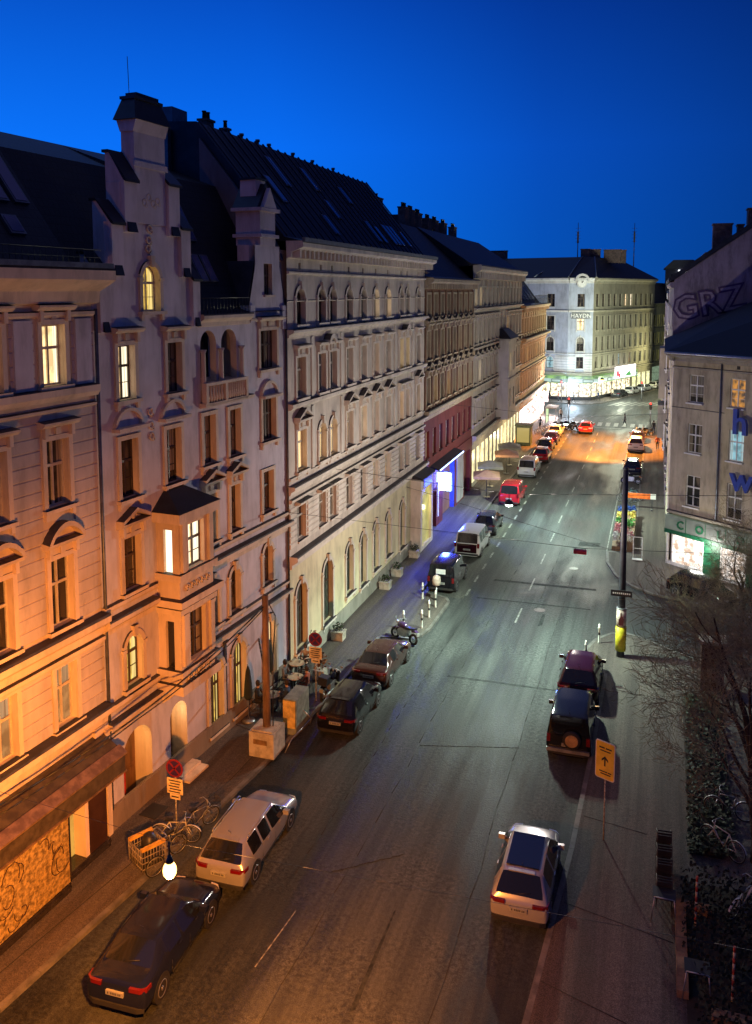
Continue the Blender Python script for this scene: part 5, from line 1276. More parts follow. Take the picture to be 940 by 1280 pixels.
def make_car(name, label, kind, pm, loc, rot=0.0, spec=None, rails=False, on=False, spare=False, card=False, tailgate=None, glass_roof=False, cat='car', group=None, lod=0):
    K = dict(hatch=(4.2,1.48,1.78,.98,3.15,2.55,.62,.16,1.0,None,False), sedan=(4.6,1.43,1.82,.95,3.35,2.72,1.15,.62,1.02,True,False), estate=(4.65,1.47,1.80,.96,3.45,2.85,.60,.14,1.0,None,False),
             suv=(4.45,1.66,1.88,1.10,3.3,2.72,.55,.14,1.12,None,False), van=(4.6,1.80,1.86,1.08,3.85,3.1,.38,.12,1.10,None,True), boxy=(4.1,1.85,1.78,1.12,2.95,2.68,.16,.07,1.12,None,True))[kind]
    if kind not in CARM: CARM[kind] = car_mesh(*K)
    L, H, W = K[0], K[1], K[2]; hood = K[3]
    t = thing(name, label, cat, loc, rot, group)
    for me in CARM[kind]:
        o = put(me.name.split('.')[0], me, t)
        if me.name.startswith('body'): slot(o, pm)
    r = .36 if kind in ('suv','boxy') else .325
    if r not in WM: WM[r] = wheel_meshes(r)
    ax = (L*.185-L/2, L*.80-L/2)
    if ('arch', kind) not in CARM:
        for s in (-1, 1):
            ar = MB(); ar.lathe([(r+.065,0),(r+.065,.15)], (s*(W/2-.005)-(.15 if s > 0 else 0), 0, r+.02), 24, axis='x', sm=False); CARM[('arch', kind, s)] = ar.mesh('wheel_arch', [M_TRIM])
        CARM[('arch', kind)] = True
    for y in ax:
        for s in (-1, 1): put('wheel_arch', CARM[('arch', kind, s)], t, (0, y, 0))
    for y in ax:
        for s in (-1, 1):
            w_ = put('wheel', WM[r][0], t, (s*(W/2-.085), y, r), (0, 0, 0 if s > 0 else math.pi)); put('rim', WM[r][1], w_)
    zl = K[8]-.17 if kind != 'boxy' else .85
    for s in (-1, 1):
        b = MB(); hw = W/2
        if kind in ('van','boxy'): b.box(s*(hw*.80), s*(hw*.965), -L/2-.02, -L/2+.14, zl-.1, zl+.22)
        else:
            b.ext_z([(s*hw*.46,-L/2-.005),(s*hw*.80,-L/2+.01),(s*hw*.965,-L/2+.12),(s*hw*.985,-L/2+.34),(s*hw*.60,-L/2+.34),(s*hw*.46,-L/2+.1)], zl-.05, zl+.06)
        b.build('tail_light', [M_TLON if on else M_TL], t)
        b = MB(); b.ext_z([(s*hw*.50,L/2-.01),(s*hw*.76,L/2-.05),(s*hw*.88,L/2-.2),(s*hw*.90,L/2-.42),(s*hw*.55,L/2-.3)], hood-.42, hood-.29); b.build('headlight', [M_HL], t)
        b = MB(); ym = K[4]-L/2-.28; b.ext_x([(ym-.09,K[8]-.06),(ym+.07,K[8]-.04),(ym+.09,K[8]+.06),(ym-.07,K[8]+.09)], s*(hw*.97), s*(hw*.97+.2)); b.tube((s*hw*.9,ym,K[8]-.02),(s*hw*1.02,ym,K[8]),.03,n=6); b.build('mirror', [pm], t)
    b = MB(); b.box(-.26, .26, -L/2-.035, -L/2+.05, .62, .74); p = b.build('number_plate', [M_PLATE], t)
    b = MB()
    for k, x in enumerate((-.19,-.10,-.05,.0,.05,.12,.17)): b.box(x-.017, x+.017, -L/2-.038, -L/2-.035, .65, .71)
    b.build('plate_marks', [M_PT], p)
    b = MB(); b.ext_z([(-W*.46,-L/2+.05),(-W*.36,-L/2-.045),(W*.36,-L/2-.045),(W*.46,-L/2+.05)], .27, .40); b.ext_z([(-W*.42,L/2-.05),(-W*.30,L/2+.015),(W*.30,L/2+.015),(W*.42,L/2-.05)], .27, .38); b.box(-W*.40, -W*.44, -L*.3, L*.3, .2, .26)
    b.build('bumper_trim', [M_TRIM], t)
    b = MB(); b.box(-.35, .35, L/2-.06, L/2+.006, .50, .62); b.build('grille', [M_BLK], t)
    if kind in ('hatch','estate'):
        b = MB(); b.box(-.4, .4, -L/2+K[6]-.03, -L/2+K[6]+.14, H-.03, H+.005); b.build('spoiler', [pm], t)
    b = MB(); b.tube((0,-L/2+K[6]+.3,H+.01),(0,-L/2+K[6]+.12,H+.2),.008,n=5); b.build('antenna', [M_BLK], t)
    b = MB(); b.path([(-.1,-L/2+K[7]+.02,K[8]+.03),(.32,-L/2+K[7]+.08,K[8]+.10)], .012, 5); b.build('wiper', [M_BLK], t)
    if rails:
        b = MB()
        for s in (-1, 1): b.path([(s*W*.345,-L/2+K[6]+.2,H-.01),(s*W*.345,-L/2+K[6]+.3,H+.06),(s*W*.345,-L/2+K[5]-.1,H+.06),(s*W*.345,-L/2+K[5],H-.03)], .02, 6)
        b.build('roof_rail', [M_STEEL], t)
    if card:
        b = MB(); b.ext_x([(-L/2+.060,1.25),(-L/2+.085,1.55),(-L/2+.11,1.55),(-L/2+.09,1.25)], -.33, .28); b.build('window_card', [M_WHITE], t)
    if tailgate:
        b = MB(); b.ext_x([(-L/2-.022,.45),(-L/2-.026,.95),(-L/2+.0,K[8]-.03),(-L/2+.06,K[8]-.03),(-L/2+.06,.45)], -W*.38, W*.38); b.build('tailgate', [tailgate], t)
    if glass_roof:
        b = MB(); yy0 = -L/2+K[6]+.2; yy1 = K[5]-L/2-.1; b.ext_z([(-W*.28,yy0),(W*.28,yy0),(W*.28,yy1),(-W*.28,yy1)], H, H+.042); b.build('glass_roof', [M_CGL], t)
    b = MB()
    for s in (-1, 1):
        for y in (ax[0]+L*.22, ax[0]+L*.42): b.box(s*(W/2-.012), s*(W/2+.018), y-.10, y+.06, zl-.02+.05, zl+.02+.05)
    b.build('door_handle', [pm], t)
    b = MB(); n_ = 3 if not K[9] else 2
    for s in (-1, 1):
        for y in (ax[0]+L*.12, ax[0]+L*.335, ax[0]+L*.525): b.path([(s*hw*.972,y,.34),(s*hw*.990,y,.52),(s*hw*.985,y,.70),(s*hw*.955,y,K[8]-.05)], .007, 4)
        b.path([(s*hw*.985,ax[0]+L*.12,.36),(s*hw*.985,ax[0]+L*.525,.36)], .007, 4)
    b.build('door_seam', [M_TRIM], t)
    if spare:
        b = MB(); b.lathe([(.20,-.11),(.33,-.11),(.36,-.06),(.36,.06),(.30,.10)], (.15,-L/2-.12,.98), 24, axis='y'); sp = b.build('spare_wheel', [M_TYRE], t)
        b = MB(); b.lathe([(.001,-.125),(.24,-.125),(.26,-.11)], (.15,-L/2-.12,.98), 20, axis='y', sm=False); b.build('spare_wheel_cover', [mat('tan_cover', (.35,.22,.10), .5)], sp)
        b = MB(); b.box(-.85, .85, -L/2-.14, -L/2-.02, .42, .55); b.build('chrome_bumper', [M_STEEL], t)
    return t
PK = paint('black_car_paint', (.006,.006,.009)); PNV = paint('midnight_blue_paint', (.008,.010,.030)); PSI_ = paint('silver_car_paint', (.42,.42,.45), .55, .25); PSV = paint('warm_silver_paint', (.46,.45,.44), .5, .25)
PBR = paint('dark_brown_paint', (.05,.022,.018)); PRD = paint('red_car_paint', (.35,.012,.02)); PDR = paint('dark_red_paint', (.022,.003,.007)); PWH = paint('white_car_paint', (.62,.62,.60)); PGN = paint('dark_green_grey_paint', (.03,.035,.04)); PWB = paint('pale_silver_paint', (.5,.53,.58), .3)
GL_ = 'cars parked along the left kerb'; GR_ = 'cars parked along the right kerb'; GF_ = 'cars parked by the far corner house'
make_car('parked_car', 'midnight black saloon parked nearest the bottom left corner', 'sedan', PNV, (-13.05,19.75,0), rad(2), group=GL_)
make_car('parked_car', 'silver estate car with roof rails parked ahead of the black saloon', 'estate', PSI_, (-12.68,24.75,0), rad(1.0), rails=True, group=GL_)
make_car('parked_car', 'glossy black hatchback parked beside the left no-stopping sign and scooter', 'hatch', PK, (-12.55,34.5,0), rad(.5), group=GL_)
make_car('parked_car', 'dark brown saloon parked between black hatchback and motorcycle', 'sedan', PBR, (-12.6,39.35,0), rad(-.5), group=GL_)
make_car('parked_car', 'boxy black off-roader with white card in its rear window, by the left bollards', 'boxy', PK, (-12.48,52.9,0), rad(-.5), card=True, group=GL_)
make_car('parked_car', 'minivan with white roof and side and reflected red light painted on its tailgate', 'van', paint('white_van_paint', (.60,.60,.57)), (-12.45,60.6,0), 0, tailgate=PDR, group=GL_)  # reflected red light on the white tailgate is put into its colour
make_car('parked_car', 'dark hatchback parked just beyond the white-roofed minivan', 'hatch', PGN, (-12.4,66.3,0), 0, group=GL_)
make_car('parked_van', 'bright red van with dark rear window parked left of the road', 'van', PRD, (-12.1,76.4,0), 0, cat='van', group=GL_)
make_car('parked_van', 'pale silver van with ladder rack, next beyond the red van', 'van', PWB, (-12.3,88.2,0), 0, rails=True, cat='van', group=GL_)
make_car('parked_car', 'red hatchback with white side parked after the silver van', 'hatch', PRD, (-12.0,96.3,0), 0, group=GL_)
make_car('parked_car', 'small black car third beyond the silver van', 'hatch', PK, (-12.3,102.3,0), 0, group=GL_)
make_car('parked_car', 'wine-dark saloon in front of the white car near the junction', 'sedan', PDR, (-12.3,107.6,0), 0, group=GL_)
make_car('parked_car', 'white hatchback last in the left row before the parked mopeds', 'hatch', PWH, (-12.4,113.2,0), 0, group=GL_)
make_car('red_car', 'red car with glowing tail lights stopped in the road at the crossing', 'hatch', PRD, (-8.8,117.4,0), 0, on=True)
make_car('parked_car', 'warm silver hatchback with glass roof parked alone at the lower right', 'hatch', PSV, (-3.42,25.9,0), rad(.5), glass_roof=True, group=GR_)
make_car('parked_car', 'black off-roader with round spare wheel on its tailgate', 'boxy', PK, (-2.95,35.75,0), rad(.5), spare=True, group=GR_)
make_car('parked_car', 'dark wine-red SUV parked in front of the spare-wheel off-roader', 'suv', PDR, (-3.0,40.5,0), rad(.5), group=GR_)
make_car('parked_car', 'dark blue hatchback with pale roof parked behind the tall lamp mast', 'hatch', PNV, (-2.12,92.6,0), 0, group=GR_)
make_car('parked_car', 'white SUV on the right side near the crossing', 'suv', PWH, (-2.1,105.9,0), 0, group=GR_)
make_car('parked_car', 'dark red-brown car ahead of the white SUV on the right', 'hatch', PBR, (-2.1,111.6,0), 0, group=GR_)
fa = math.atan2(-(9.7), 25.6)
for k, (lb, kd, pt) in enumerate((('dark car first in the far row under the billboard', 'hatch', PGN), ('white car second in the far row by the corner house', 'hatch', PWH), ('pale silver estate third in the far row', 'estate', PWB), ('white estate at the far end of the far row', 'estate', PWH))):
    make_car('parked_car', lb, kd, pt, (-6.3+k*2.05, 158.2+k*5.4, 0), fa, group=GF_)
ra = math.atan2(-.79, -.61)
for k, (x, y, lb, kd, pt) in enumerate(((3.1,54.9,'dark car parked in front of the lit corner shop, behind tree twigs','hatch',PK),(7.2,51.7,'grey-black estate parked before the green shop pillar','estate',PGN),(11.4,48.4,'silver-grey car at the right edge before the corner shop','sedan',PSI_))):
    make_car('parked_car', lb, kd, pt, (x,y,0), ra, group='cars parked before the corner shop')
# ------------------------------------------------------------------ street furniture
M_WOOD = mat('weathered_pole_wood', (.20,.12,.07), .8, var=.35, scale=6, streak=True)
M_CONC = mat('concrete_block', (.42,.38,.31), .85, var=.2, bump=.5, bscale=20)
M_RED = mat('sign_red', (.22,.015,.03), .4, var=.05); M_SBLUE = mat('sign_blue', (.04,.015,.10), .4, var=.05); M_SW = mat('sign_white', (.75,.73,.66), .4, var=.05)
M_YEL = mat('sign_orange_yellow', (.85,.58,.05), .35, var=.08)
M_CAST = mat('dark_mast_paint', (.035,.035,.045), .5, var=.2)
# temporary wooden pole in concrete block
t = thing('wire_pole', 'wooden wire pole standing in a pale concrete block on the left pavement', 'pole', (-14.75,30.4,.12))
b = MB(); b.tube((0,0,.9),(-.05,.1,6.6),.17,.13,n=12); b.build('pole', [M_WOOD], t)
b = MB(); b.box(-.55,.55,-.55,.55,0,1.05); b.box(-.45,.45,-.45,.45,1.05,1.1); b.build('concrete_block', [M_CONC], t)
b = MB(); b.box(-.35,.25,-.565,-.55,.55,.75); b.build('block_stencil', [mat('stencil_brown', (.20,.12,.05), .8)], t)
b = MB(); b.path([(.16,0,6.3),(.42,.05,5.8),(.30,.05,4.2),(.25,.05,1.1)], .025, 5); b.build('cable', [M_BLK], t)
t = thing('utility_cabinet', 'grey-green boarded cabinet with a yellow face beside the wire pole', 'cabinet', (-14.45,32.6,.12))
b = MB(); b.box(-.25,.35,-.7,.7,0,1.55); b.build('cabinet_body', [mat('cabinet_grey', (.20,.22,.18), .7)], t)
b = MB(); b.box(-.25,.3,-.73,-.702,.3,1.5); b.build('cabinet_panel', [mat('cabinet_yellow', (.6,.42,.12), .6)], t)
t = thing('kerb_barrier', 'bent steel barrier at the kerb beside the concrete block', 'barrier', (-14.0,31.6,.12))
b = MB(); b.path([(0,-1.1,.0),(.2,-.9,.5),(.3,1.0,.5),(.1,1.3,0)], .025, 6); b.path([(-.3,1.1,.9),(.3,1.0,.5)], .025, 6); b.build('rail', [M_STEEL], t)
# wires
def cable(pts, r, label, name='overhead_cable', group=None, sag=0.0):
    out = []
    for a, b_ in zip(pts[:-1], pts[1:]):
        a = Vector(a); b_ = Vector(b_)
        for k in range(12):
            t_ = k/12; p = a.lerp(b_, t_); p.z -= sag*4*t_*(1-t_); out.append(p)
    out.append(Vector(pts[-1])); m = MB(); m.path(out, r, 5)
    o = m.build(name, [M_BLK], None, (0,0,0)); tag(o, label, 'cable', group); return o
cable([(-18.3,14.8,4.6),(-14.8,30.5,6.3)], .03, 'black cable rising from the bronze shop front to the wooden pole', sag=.9)
cable([(-18.2,14.6,4.2),(-16.5,24.0,4.4),(-14.8,30.5,6.2)], .022, 'thinner lower cable sagging past the entrance arches to the wooden pole', sag=.25)
cable([(-16.95,34.2,3.1),(-14.8,30.6,2.9)], .05, 'dark rod reaching from the facade post to the wooden pole', name='tie_rod')
t = thing('facade_post', 'dark upright post against the wall left of the cafe', 'post', (-17.25,31.4,.12))
b = MB(); b.box(-.12,.12,-.10,.10,0,3.9); b.build('post', [M_CAST], t); b = MB(); b.box(-.18,.18,-.16,.16,3.9,4.0); b.build('post_cap', [M_CAST], t)
# suspended lamps over the street
M_SOD = emis('sodium_lamp_glow', (1.0,.52,.14), 6.0); M_COOLL = emis('white_lamp_glow', (.80,1.0,.86), 12)
def lamp(x, y, label, glow, low=True, z=8.0):
    t = thing('hanging_street_lamp', label, 'street lamp', (x, y, z), 0, 'street lamps hung across the road')
    b = MB(); b.lathe([(.05,.34),(.10,.30),(.20,.24),(.24,.12),(.25,.10)] if not low else [(.03,.36),(.05,.30),(.07,.26),(.08,.22)], (0,0,0), 16); b.build('lamp_hood', [M_CAST], t)
    b = MB(); b.lathe([(.01,-.10),(.08,-.08),(.12,-.02),(.13,.05),(.12,.12),(.09,.18),(.07,.215)] if low else [(.01,-.02),(.16,.0),(.2,.08)], (0,0,0), 16); b.build('lamp_glass', [glow], t)
    b = MB(); b.tube((0,0,.34),(0,0,.62),.02,n=6); b.build('hanger', [M_CAST], t)
    return t
L1 = lamp(-8.48, 13.2, 'glowing orange street lamp hanging over the road near the black saloon', M_SOD)
L2 = lamp(-7.0, 43, 'cool white street lamp hanging over mid road near the tall mast', M_COOLL, False)
L3 = lamp(-7.0, 71, 'cool white street lamp hanging over the road level with the red van', M_COOLL, False)
L4 = lamp(-6.4, 108, 'orange street lamp hanging over the road before the crossing', M_SOD, False)
cable([(-17.6,13.2,9.2),(-8.48,13.2,8.62),(8,13.2,9.3)], .004, 'span wire carrying the glowing orange lamp', 'span_wire')
cable([(-16.5,43,9.3),(-7.0,43,8.62),(5.5,45,9.0)], .015, 'span wire carrying the nearer cool white lamp', 'span_wire')
cable([(-16.5,71,9.3),(-7.0,71,8.62),(1.05,71,9.3)], .015, 'span wire carrying the cool lamp level with the red van', 'span_wire')
cable([(-16.5,108,9.3),(-6.4,108,8.62),(1.05,108,9.3)], .015, 'span wire carrying the orange lamp before the crossing', 'span_wire')
cable([(-16.5,57,5.2),(-1.34,44.5,5.6)], .014, 'thin wire crossing low from the yellow shop to the mast', 'span_wire')
t = thing('hanging_box', 'small red box hanging on a thin wire over the right half of the road', 'box', (-2.85,36.2,8)); b = MB(); b.ext_x([(-.09,-.08),(.09,-.08),(.11,.05),(.07,.10),(-.07,.10),(-.11,.05)], -.27, .27); b.build('box_body', [mat('lamp_box_red', (.5,.05,.08), .5)], t); b = MB(); b.tube((-.3,0,.16),(.3,0,.16),.015,n=5); b.tube((-.2,0,.1),(-.2,0,.16),.012,n=4); b.tube((.2,0,.1),(.2,0,.16),.012,n=4); b.build('hanger', [M_BLK], t)
cable([(-16.6,36.2,8.6),(-2.85,36.2,8.16),(7.5,36.2,8.7)], .010, 'thin wire carrying the small red box', 'span_wire')
# tall mast
t = thing('lamp_mast', 'tall dark mast with poster, black sign and yellow sleeve on the plaza corner', 'mast', (-1.34,44.5,.12))
b = MB(); b.tube((0,0,0),(0,0,9.85),.20,.13,n=16); b.lathe([(.15,0),(.17,.05),(.02,.14)], (0,0,9.85), 12); b.build('mast', [M_CAST], t)
b = MB(); b.tube((0,0,.35),(0,0,1.62),.27,.27,n=18); b.build('yellow_sleeve', [mat('yellow_sleeve', (.55,.50,.02), .5)], t)
b = MB(); b.tube((0,0,1.64),(0,0,2.55),.25,.25,n=18); p_ = b.build('poster', [mat('pale_poster', (.55,.45,.38), .5, var=.35, scale=9)], t)
b = MB(); b.ext_y([(-.1,1.75),(.1,1.75),(.14,2.1),(.04,2.25),(.03,2.42),(-.05,2.4),(-.04,2.2),(-.13,2.05)], -.27, -.253); b.build('poster_figure', [mat('poster_dark', (.12,.03,.03), .5)], p_)
b = MB(); b.tube((0,0,2.56),(0,0,2.62),.26,.26,n=18); b.build('clamp', [M_STEEL], t)
b = MB(); b.box(-.55,.5,-.30,-.22,3.3,3.62); q = b.build('sign', [M_BLK], t)
b = MB(); 
for k in range(9): b.box(-.45+k*.1,-.39+k*.1,-.306,-.30,3.42,3.50)
b.build('sign_marks', [M_SW], q)
# no-stopping signs
def ns_sign(x, y, h, label, plate):
    t = thing('no_stopping_sign', label, 'traffic sign', (x, y, .12), 0, 'round no-stopping signs')
    b = MB(); b.tube((0,0,0),(0,0,h),.03,n=8); b.build('post', [mat('patchy_post', (.40,.38,.33), .6, var=.5, scale=14)], t)
    b = MB(); b.lathe([(.001,-.05),(.33,-.05),(.33,-.035)], (0,0,h-.25), 28, axis='y', sm=False); r = b.build('disc', [M_RED], t)
    b = MB(); b.lathe([(.001,-.054),(.265,-.054),(.265,-.0505)], (0,0,h-.25), 28, axis='y', sm=False); b.build('disc_field', [M_SBLUE], r)
    b = MB(); 
    for a in ((45,) if not plate else (45, -45)):
        q = MB(); q.box(-.27,.27,-.058,-.0545,-.03,.03); q.xf(Matrix.Translation((0,0,h-.25)) @ Matrix.Rotation(rad(a), 4, 'Y')); i = len(b.v); b.v += q.v; b.f += [[i+x for x in fc] for fc in q.f]; b.m += q.m; b.sm += q.sm
    b.build('disc_bar', [M_RED], r)
    b = MB(); b.box(-.31,.31,-.05,-.035,h-1.18,h-.62); b.box(-.20,.20,-.05,-.035,h-1.38,h-1.2); q = b.build('plate', [mat('sign_cream', (.72,.60,.34), .5)], t)
    b = MB()
    for k in range(5): b.box(-.24+(k%2)*.04,.24-(k%3)*.04,-.054,-.0505,h-.73-k*.1,h-.69-k*.1)
    b.box(-.14,.14,-.054,-.0505,h-1.31,h-1.26); b.build('plate_writing', [M_BLK], q)
    return t
ns_sign(-15.35, 24.4, 2.75, 'round no-stopping sign with cream plate above the two bicycles', True)
ns_sign(-14.5, 35.1, 3.2, 'round no-stopping sign with cream plate beside the scooter', True)
t = thing('direction_sign', 'orange-yellow board with black arrow on a thin post at the right kerb', 'sign', (-1.25,28.8,.12), rad(-24))
b = MB(); b.tube((0,.04,0),(0,.04,3.5),.028,n=8); b.build('post', [mat('patchy_post', (.4,.38,.33), .6)], t)
def rrect(w, h, r, n=5):
    P = []
    for cx, cz, a0 in ((w/2-r,h/2-r,0),(-w/2+r,h/2-r,90),(-w/2+r,-h/2+r,180),(w/2-r,-h/2+r,270)):
        for k in range(n+1): a = rad(a0+90*k/n); P.append((cx+r*math.cos(a), cz+r*math.sin(a)))
    return P
b = MB(); b.ext_y(rrect(.72,1.35,.09), -.02, 0); b.xf(Matrix.Translation((0,0,2.9))); q = b.build('board', [M_SW], t)
b = MB(); b.ext_y(rrect(.66,1.29,.07), -.026, -.021); b.xf(Matrix.Translation((0,0,2.9))); q2 = b.build('board_face', [M_YEL], q)
b = MB(); b.ext_y([(-.025,-.2),(.025,-.2),(.025,.05),(.12,-.04),(.12,.04),(0,.16),(-.12,.04),(-.12,-.04),(-.025,.05)], -.031, -.0265); b.xf(Matrix.Translation((0,0,2.9))); 
for (x0,x1,z0,z1) in ((-.22,-.02,.42,.47),(.02,.24,.42,.47),(-.18,.2,.32,.36),(-.2,.1,-.42,-.38),(-.15,.22,-.5,-.46),(.12,.25,-.42,-.38)): b.box(x0,x1,-.031,-.0265,2.9+z0,2.9+z1)
b.build('arrow', [M_BLK], q2)
# bollards
def bollard(x, y, label):
    t = thing('bollard', label, 'bollard', (x, y, .12), 0, 'white-topped bollards at the kerb corners')
    b = MB(); b.lathe([(.07,0),(.055,.06),(.05,.8),(.07,.82),(.07,.88),(.05,.9),(.055,1.0),(.03,1.06)], (0,0,0), 12); b.build('post', [M_SW], t)
    b = MB(); b.lathe([(.053,.45),(.055,.46),(.055,.58),(.053,.59)], (0,0,0), 12); b.build('dark_ring', [M_BLK], t)
for x, y, lb in ((-13.05,44.5,'bollard next to the motorcycle, nearest the wall'),(-12.1,44.9,'bollard at the rounded kerb tip by the motorcycle'),(-12.1,46.5,'second bollard up the left kerb bulge'),(-12.15,48.2,'third bollard on the left kerb bulge'),(-13.25,49.3,'bollard standing at the off-roader rear corner'),(-3.0,43.4,'bollard in front of the wine-red SUV'),(-2.5,45.9,'bollard on the rounded plaza corner left of the mast')): bollard(x, y, lb)
t = thing('parking_meter', 'pale rounded head on a post behind the boxy off-roader', 'parking meter', (-12.35,49.2,.12))
b = MB(); b.tube((0,0,0),(0,0,1.0),.05,n=8); b.build('post', [M_STEEL], t); b = MB(); b.lathe([(.10,1.0),(.24,1.05),(.27,1.3),(.22,1.55),(.05,1.66)], (0,0,0), 14); b.build('head', [mat('faded_orange', (.5,.40,.33), .6)], t)
# blue box sign and white-lit items on the brown house
t = thing('light_box_sign', 'blazing blue-white square light box sign projecting from the blue bar', 'sign', (-16.0,66.1,3.7))
b = MB(); b.box(-.62,.62,-.14,.14,-.78,.78); b.build('frame', [M_STEEL], t)
b = MB(); b.box(-.56,.56,-.16,.16,-.72,.72); b.build('light_panel', [emis('blue_white_sign', (.45,.75,1.0), 14)], t)
b = MB(); b.tube((-.6,0,.6),(-1.6,0,.6),.03,n=6); b.build('bracket', [M_BLK], t)
# planters by the white house
M_LEAF = mat('dark_leaf', (.018,.034,.012), .7, var=.5, scale=9)
def leaf_mb(mb, c, r, n, s, rr, m=0):
    for k in range(n):
        d = Vector((rr.gauss(0,1), rr.gauss(0,1), rr.gauss(0,1))).normalized()*(rr.random()**.4)
        p = Vector(c)+Vector((d.x*r[0], d.y*r[1], d.z*r[2])); a = Vector((rr.gauss(0,1),rr.gauss(0,1),rr.gauss(0,1))).normalized(); u = a.orthogonal().normalized()*s*(.6+rr.random()); w_ = a.cross(u)*.6
        mb.poly([p-u, p-w_, p+u, p+w_], m)
def planter(x, y, label, flower):
    t = thing('planter', label, 'planter', (x, y, .12), 0, 'planters along the cream house'); t.scale = (.72,.72,.72)
    b = MB(); A = [(-.45,-.4),(.45,-.4),(.45,.4),(-.45,.4)]; b.ext_z(A, 0, .6); b.box(-.5,.5,-.45,.45,.6,.68); b.build('planter_box', [M_CONC], t)
    b = MB(); rr = random.Random(int(y)); leaf_mb(b, (0,0,.95), (.45,.42,.34), 170, .07, rr, 0); leaf_mb(b, (0,0,1.0), (.42,.4,.36), 26, .035, rr, 1)
    b.build('shrub', [M_LEAF, mat('pale_flower', (.55,.45,.42), .8)], t)
for y, lb in ((42.0,'planter with shrub between the first and second arched windows'),(50.4,'planter with shrub before the fourth arched window'),(53.0,'planter with shrub before the fifth arched window'),(57.2,'planter with shrub nearest the yellow-lit shop')): planter(-16.0, y, lb, True)
# orange-white barrier board
t = thing('barrier_board', 'orange and white road barrier board on feet by the right kerb', 'barrier', (-.95,76.2,.12))
b = MB(); b.box(-1.15,.75,-.04,.04,.95,1.4); b.build('orange_board', [mat('barrier_orange', (.75,.14,.02), .5)], t); b = MB(); b.box(.752,1.2,-.04,.04,.95,1.4); b.build('white_board', [M_SW], t)
b = MB()
for x in (-.9,.9): b.tube((x,0,0),(x,0,.95),.03,n=6); b.box(x-.08,x+.08,-.35,.35,0,.06)
b.build('foot', [M_BLK], t)
# cross-street traffic lights
def tlight(x, y, h, rot, label, lit):
    t = thing('traffic_light', label, 'traffic light', (x, y, .12), rot, 'traffic lights at the crossing')
    b = MB(); b.tube((0,0,0),(0,0,h),.06,n=8); b.build('post', [M_STEEL], t)
    b = MB(); b.box(-.17,.17,-.25,.02,h-1.0,h); hd = b.build('signal_head', [M_BLK], t)
    for k, (nm, cc) in enumerate((('red_lens',(1,.03,.02)),('amber_lens',(.2,.1,.0)),('green_lens',(.0,.15,.05)))):
        b = MB(); b.lathe([(.001,-.27),(.11,-.27),(.11,-.25)], (0,0,h-.18-k*.32), 12, axis='y', sm=False)
        b.build(nm, [emis('signal_'+nm, cc, 7 if k == 0 and lit else .05)], hd)
tlight(-.7,124.2,3.4,0,'traffic light with red lens lit on the right of the crossing',True)
tlight(-11.9,124.6,3.6,0,'traffic light on the left of the crossing near the mopeds',False)
tlight(-14.6,140,4.4,0,'slim pale signal post before the supermarket windows',False)
tlight(-2.4,152.5,3.4,0,'signal post across the junction near the far crossing stripes',False)
# sunshades of the restaurant
M_CANV = mat('apricot_canvas', (.36,.19,.12), .8, var=.1); M_CANW = mat('cream_canvas', (.30,.28,.23), .8, var=.1)
def parasol(x, y, m, label, s=2.4, z=2.6):
    t = thing('parasol', label, 'parasol', (x, y, .12), rad(12), 'square parasols in front of the restaurant')
    b = MB(); A = [(-s/2,-s/2,z-.45),(s/2,-s/2,z-.45),(s/2,s/2,z-.45),(-s/2,s/2,z-.45)]
    for k in range(4): b.poly([A[k], A[(k+1)%4], (0,0,z)]); p, q = A[k], A[(k+1)%4]; b.poly([p, q, (q[0],q[1],q[2]-.22), (p[0],p[1],p[2]-.22)])
    b.build('canopy', [m], t); b = MB(); b.tube((0,0,0),(0,0,z),.035,n=6); b.box(-.3,.3,-.3,.3,0,.08); b.build('pole', [M_BLK], t)
parasol(-14.5,76.2,M_CANV,'apricot square parasol nearest the blue bar'); parasol(-15.0,80.6,M_CANW,'cream parasol between the two apricot ones')
parasol(-14.5,87.0,M_CANV,'apricot square parasol farther from the blue bar'); parasol(-14.9,91.2,M_CANW,'cream parasol past the farther apricot one')
def advert(x, y, label, m1, m2, rot=0):
    t = thing('kiosk', label, 'kiosk', (x, y, .12), rot)
    b = MB(); b.box(-.9,.9,-.8,.8,0,2.4); b.box(-1.05,1.05,-.95,.95,2.4,2.55); b.build('kiosk_body', [m1], t)
    b = MB(); b.box(-.75,.75,-.82,-.8,.4,2.2); b.build('lit_panel', [m2], t)
advert(-15.3, 104.5, 'dark green kiosk with yellow lit side in front of the pale house', mat('kiosk_green', (.05,.07,.03), .5), emis('kiosk_yellow', (.8,.6,.15), .4))
t = thing('bus_shelter', 'small glass bus shelter on the left pavement near the crossing', 'shelter', (-13.9,121.5,.12))
b = MB(); b.box(-.8,.8,-1.8,1.8,2.5,2.62); b.build('roof', [M_CANW], t)
b = MB()
for (x, y) in ((-.7,-1.7),(.7,-1.7),(-.7,1.7),(.7,1.7)): b.box(x-.05,x+.05,y-.05,y+.05,0,2.5)
b.build('frame', [M_STEEL], t); b = MB(); b.box(-.76,-.72,-1.65,1.65,.3,2.4); b.build('lit_panel', [emis('shelter_panel', (.6,.8,.4), .9)], t)
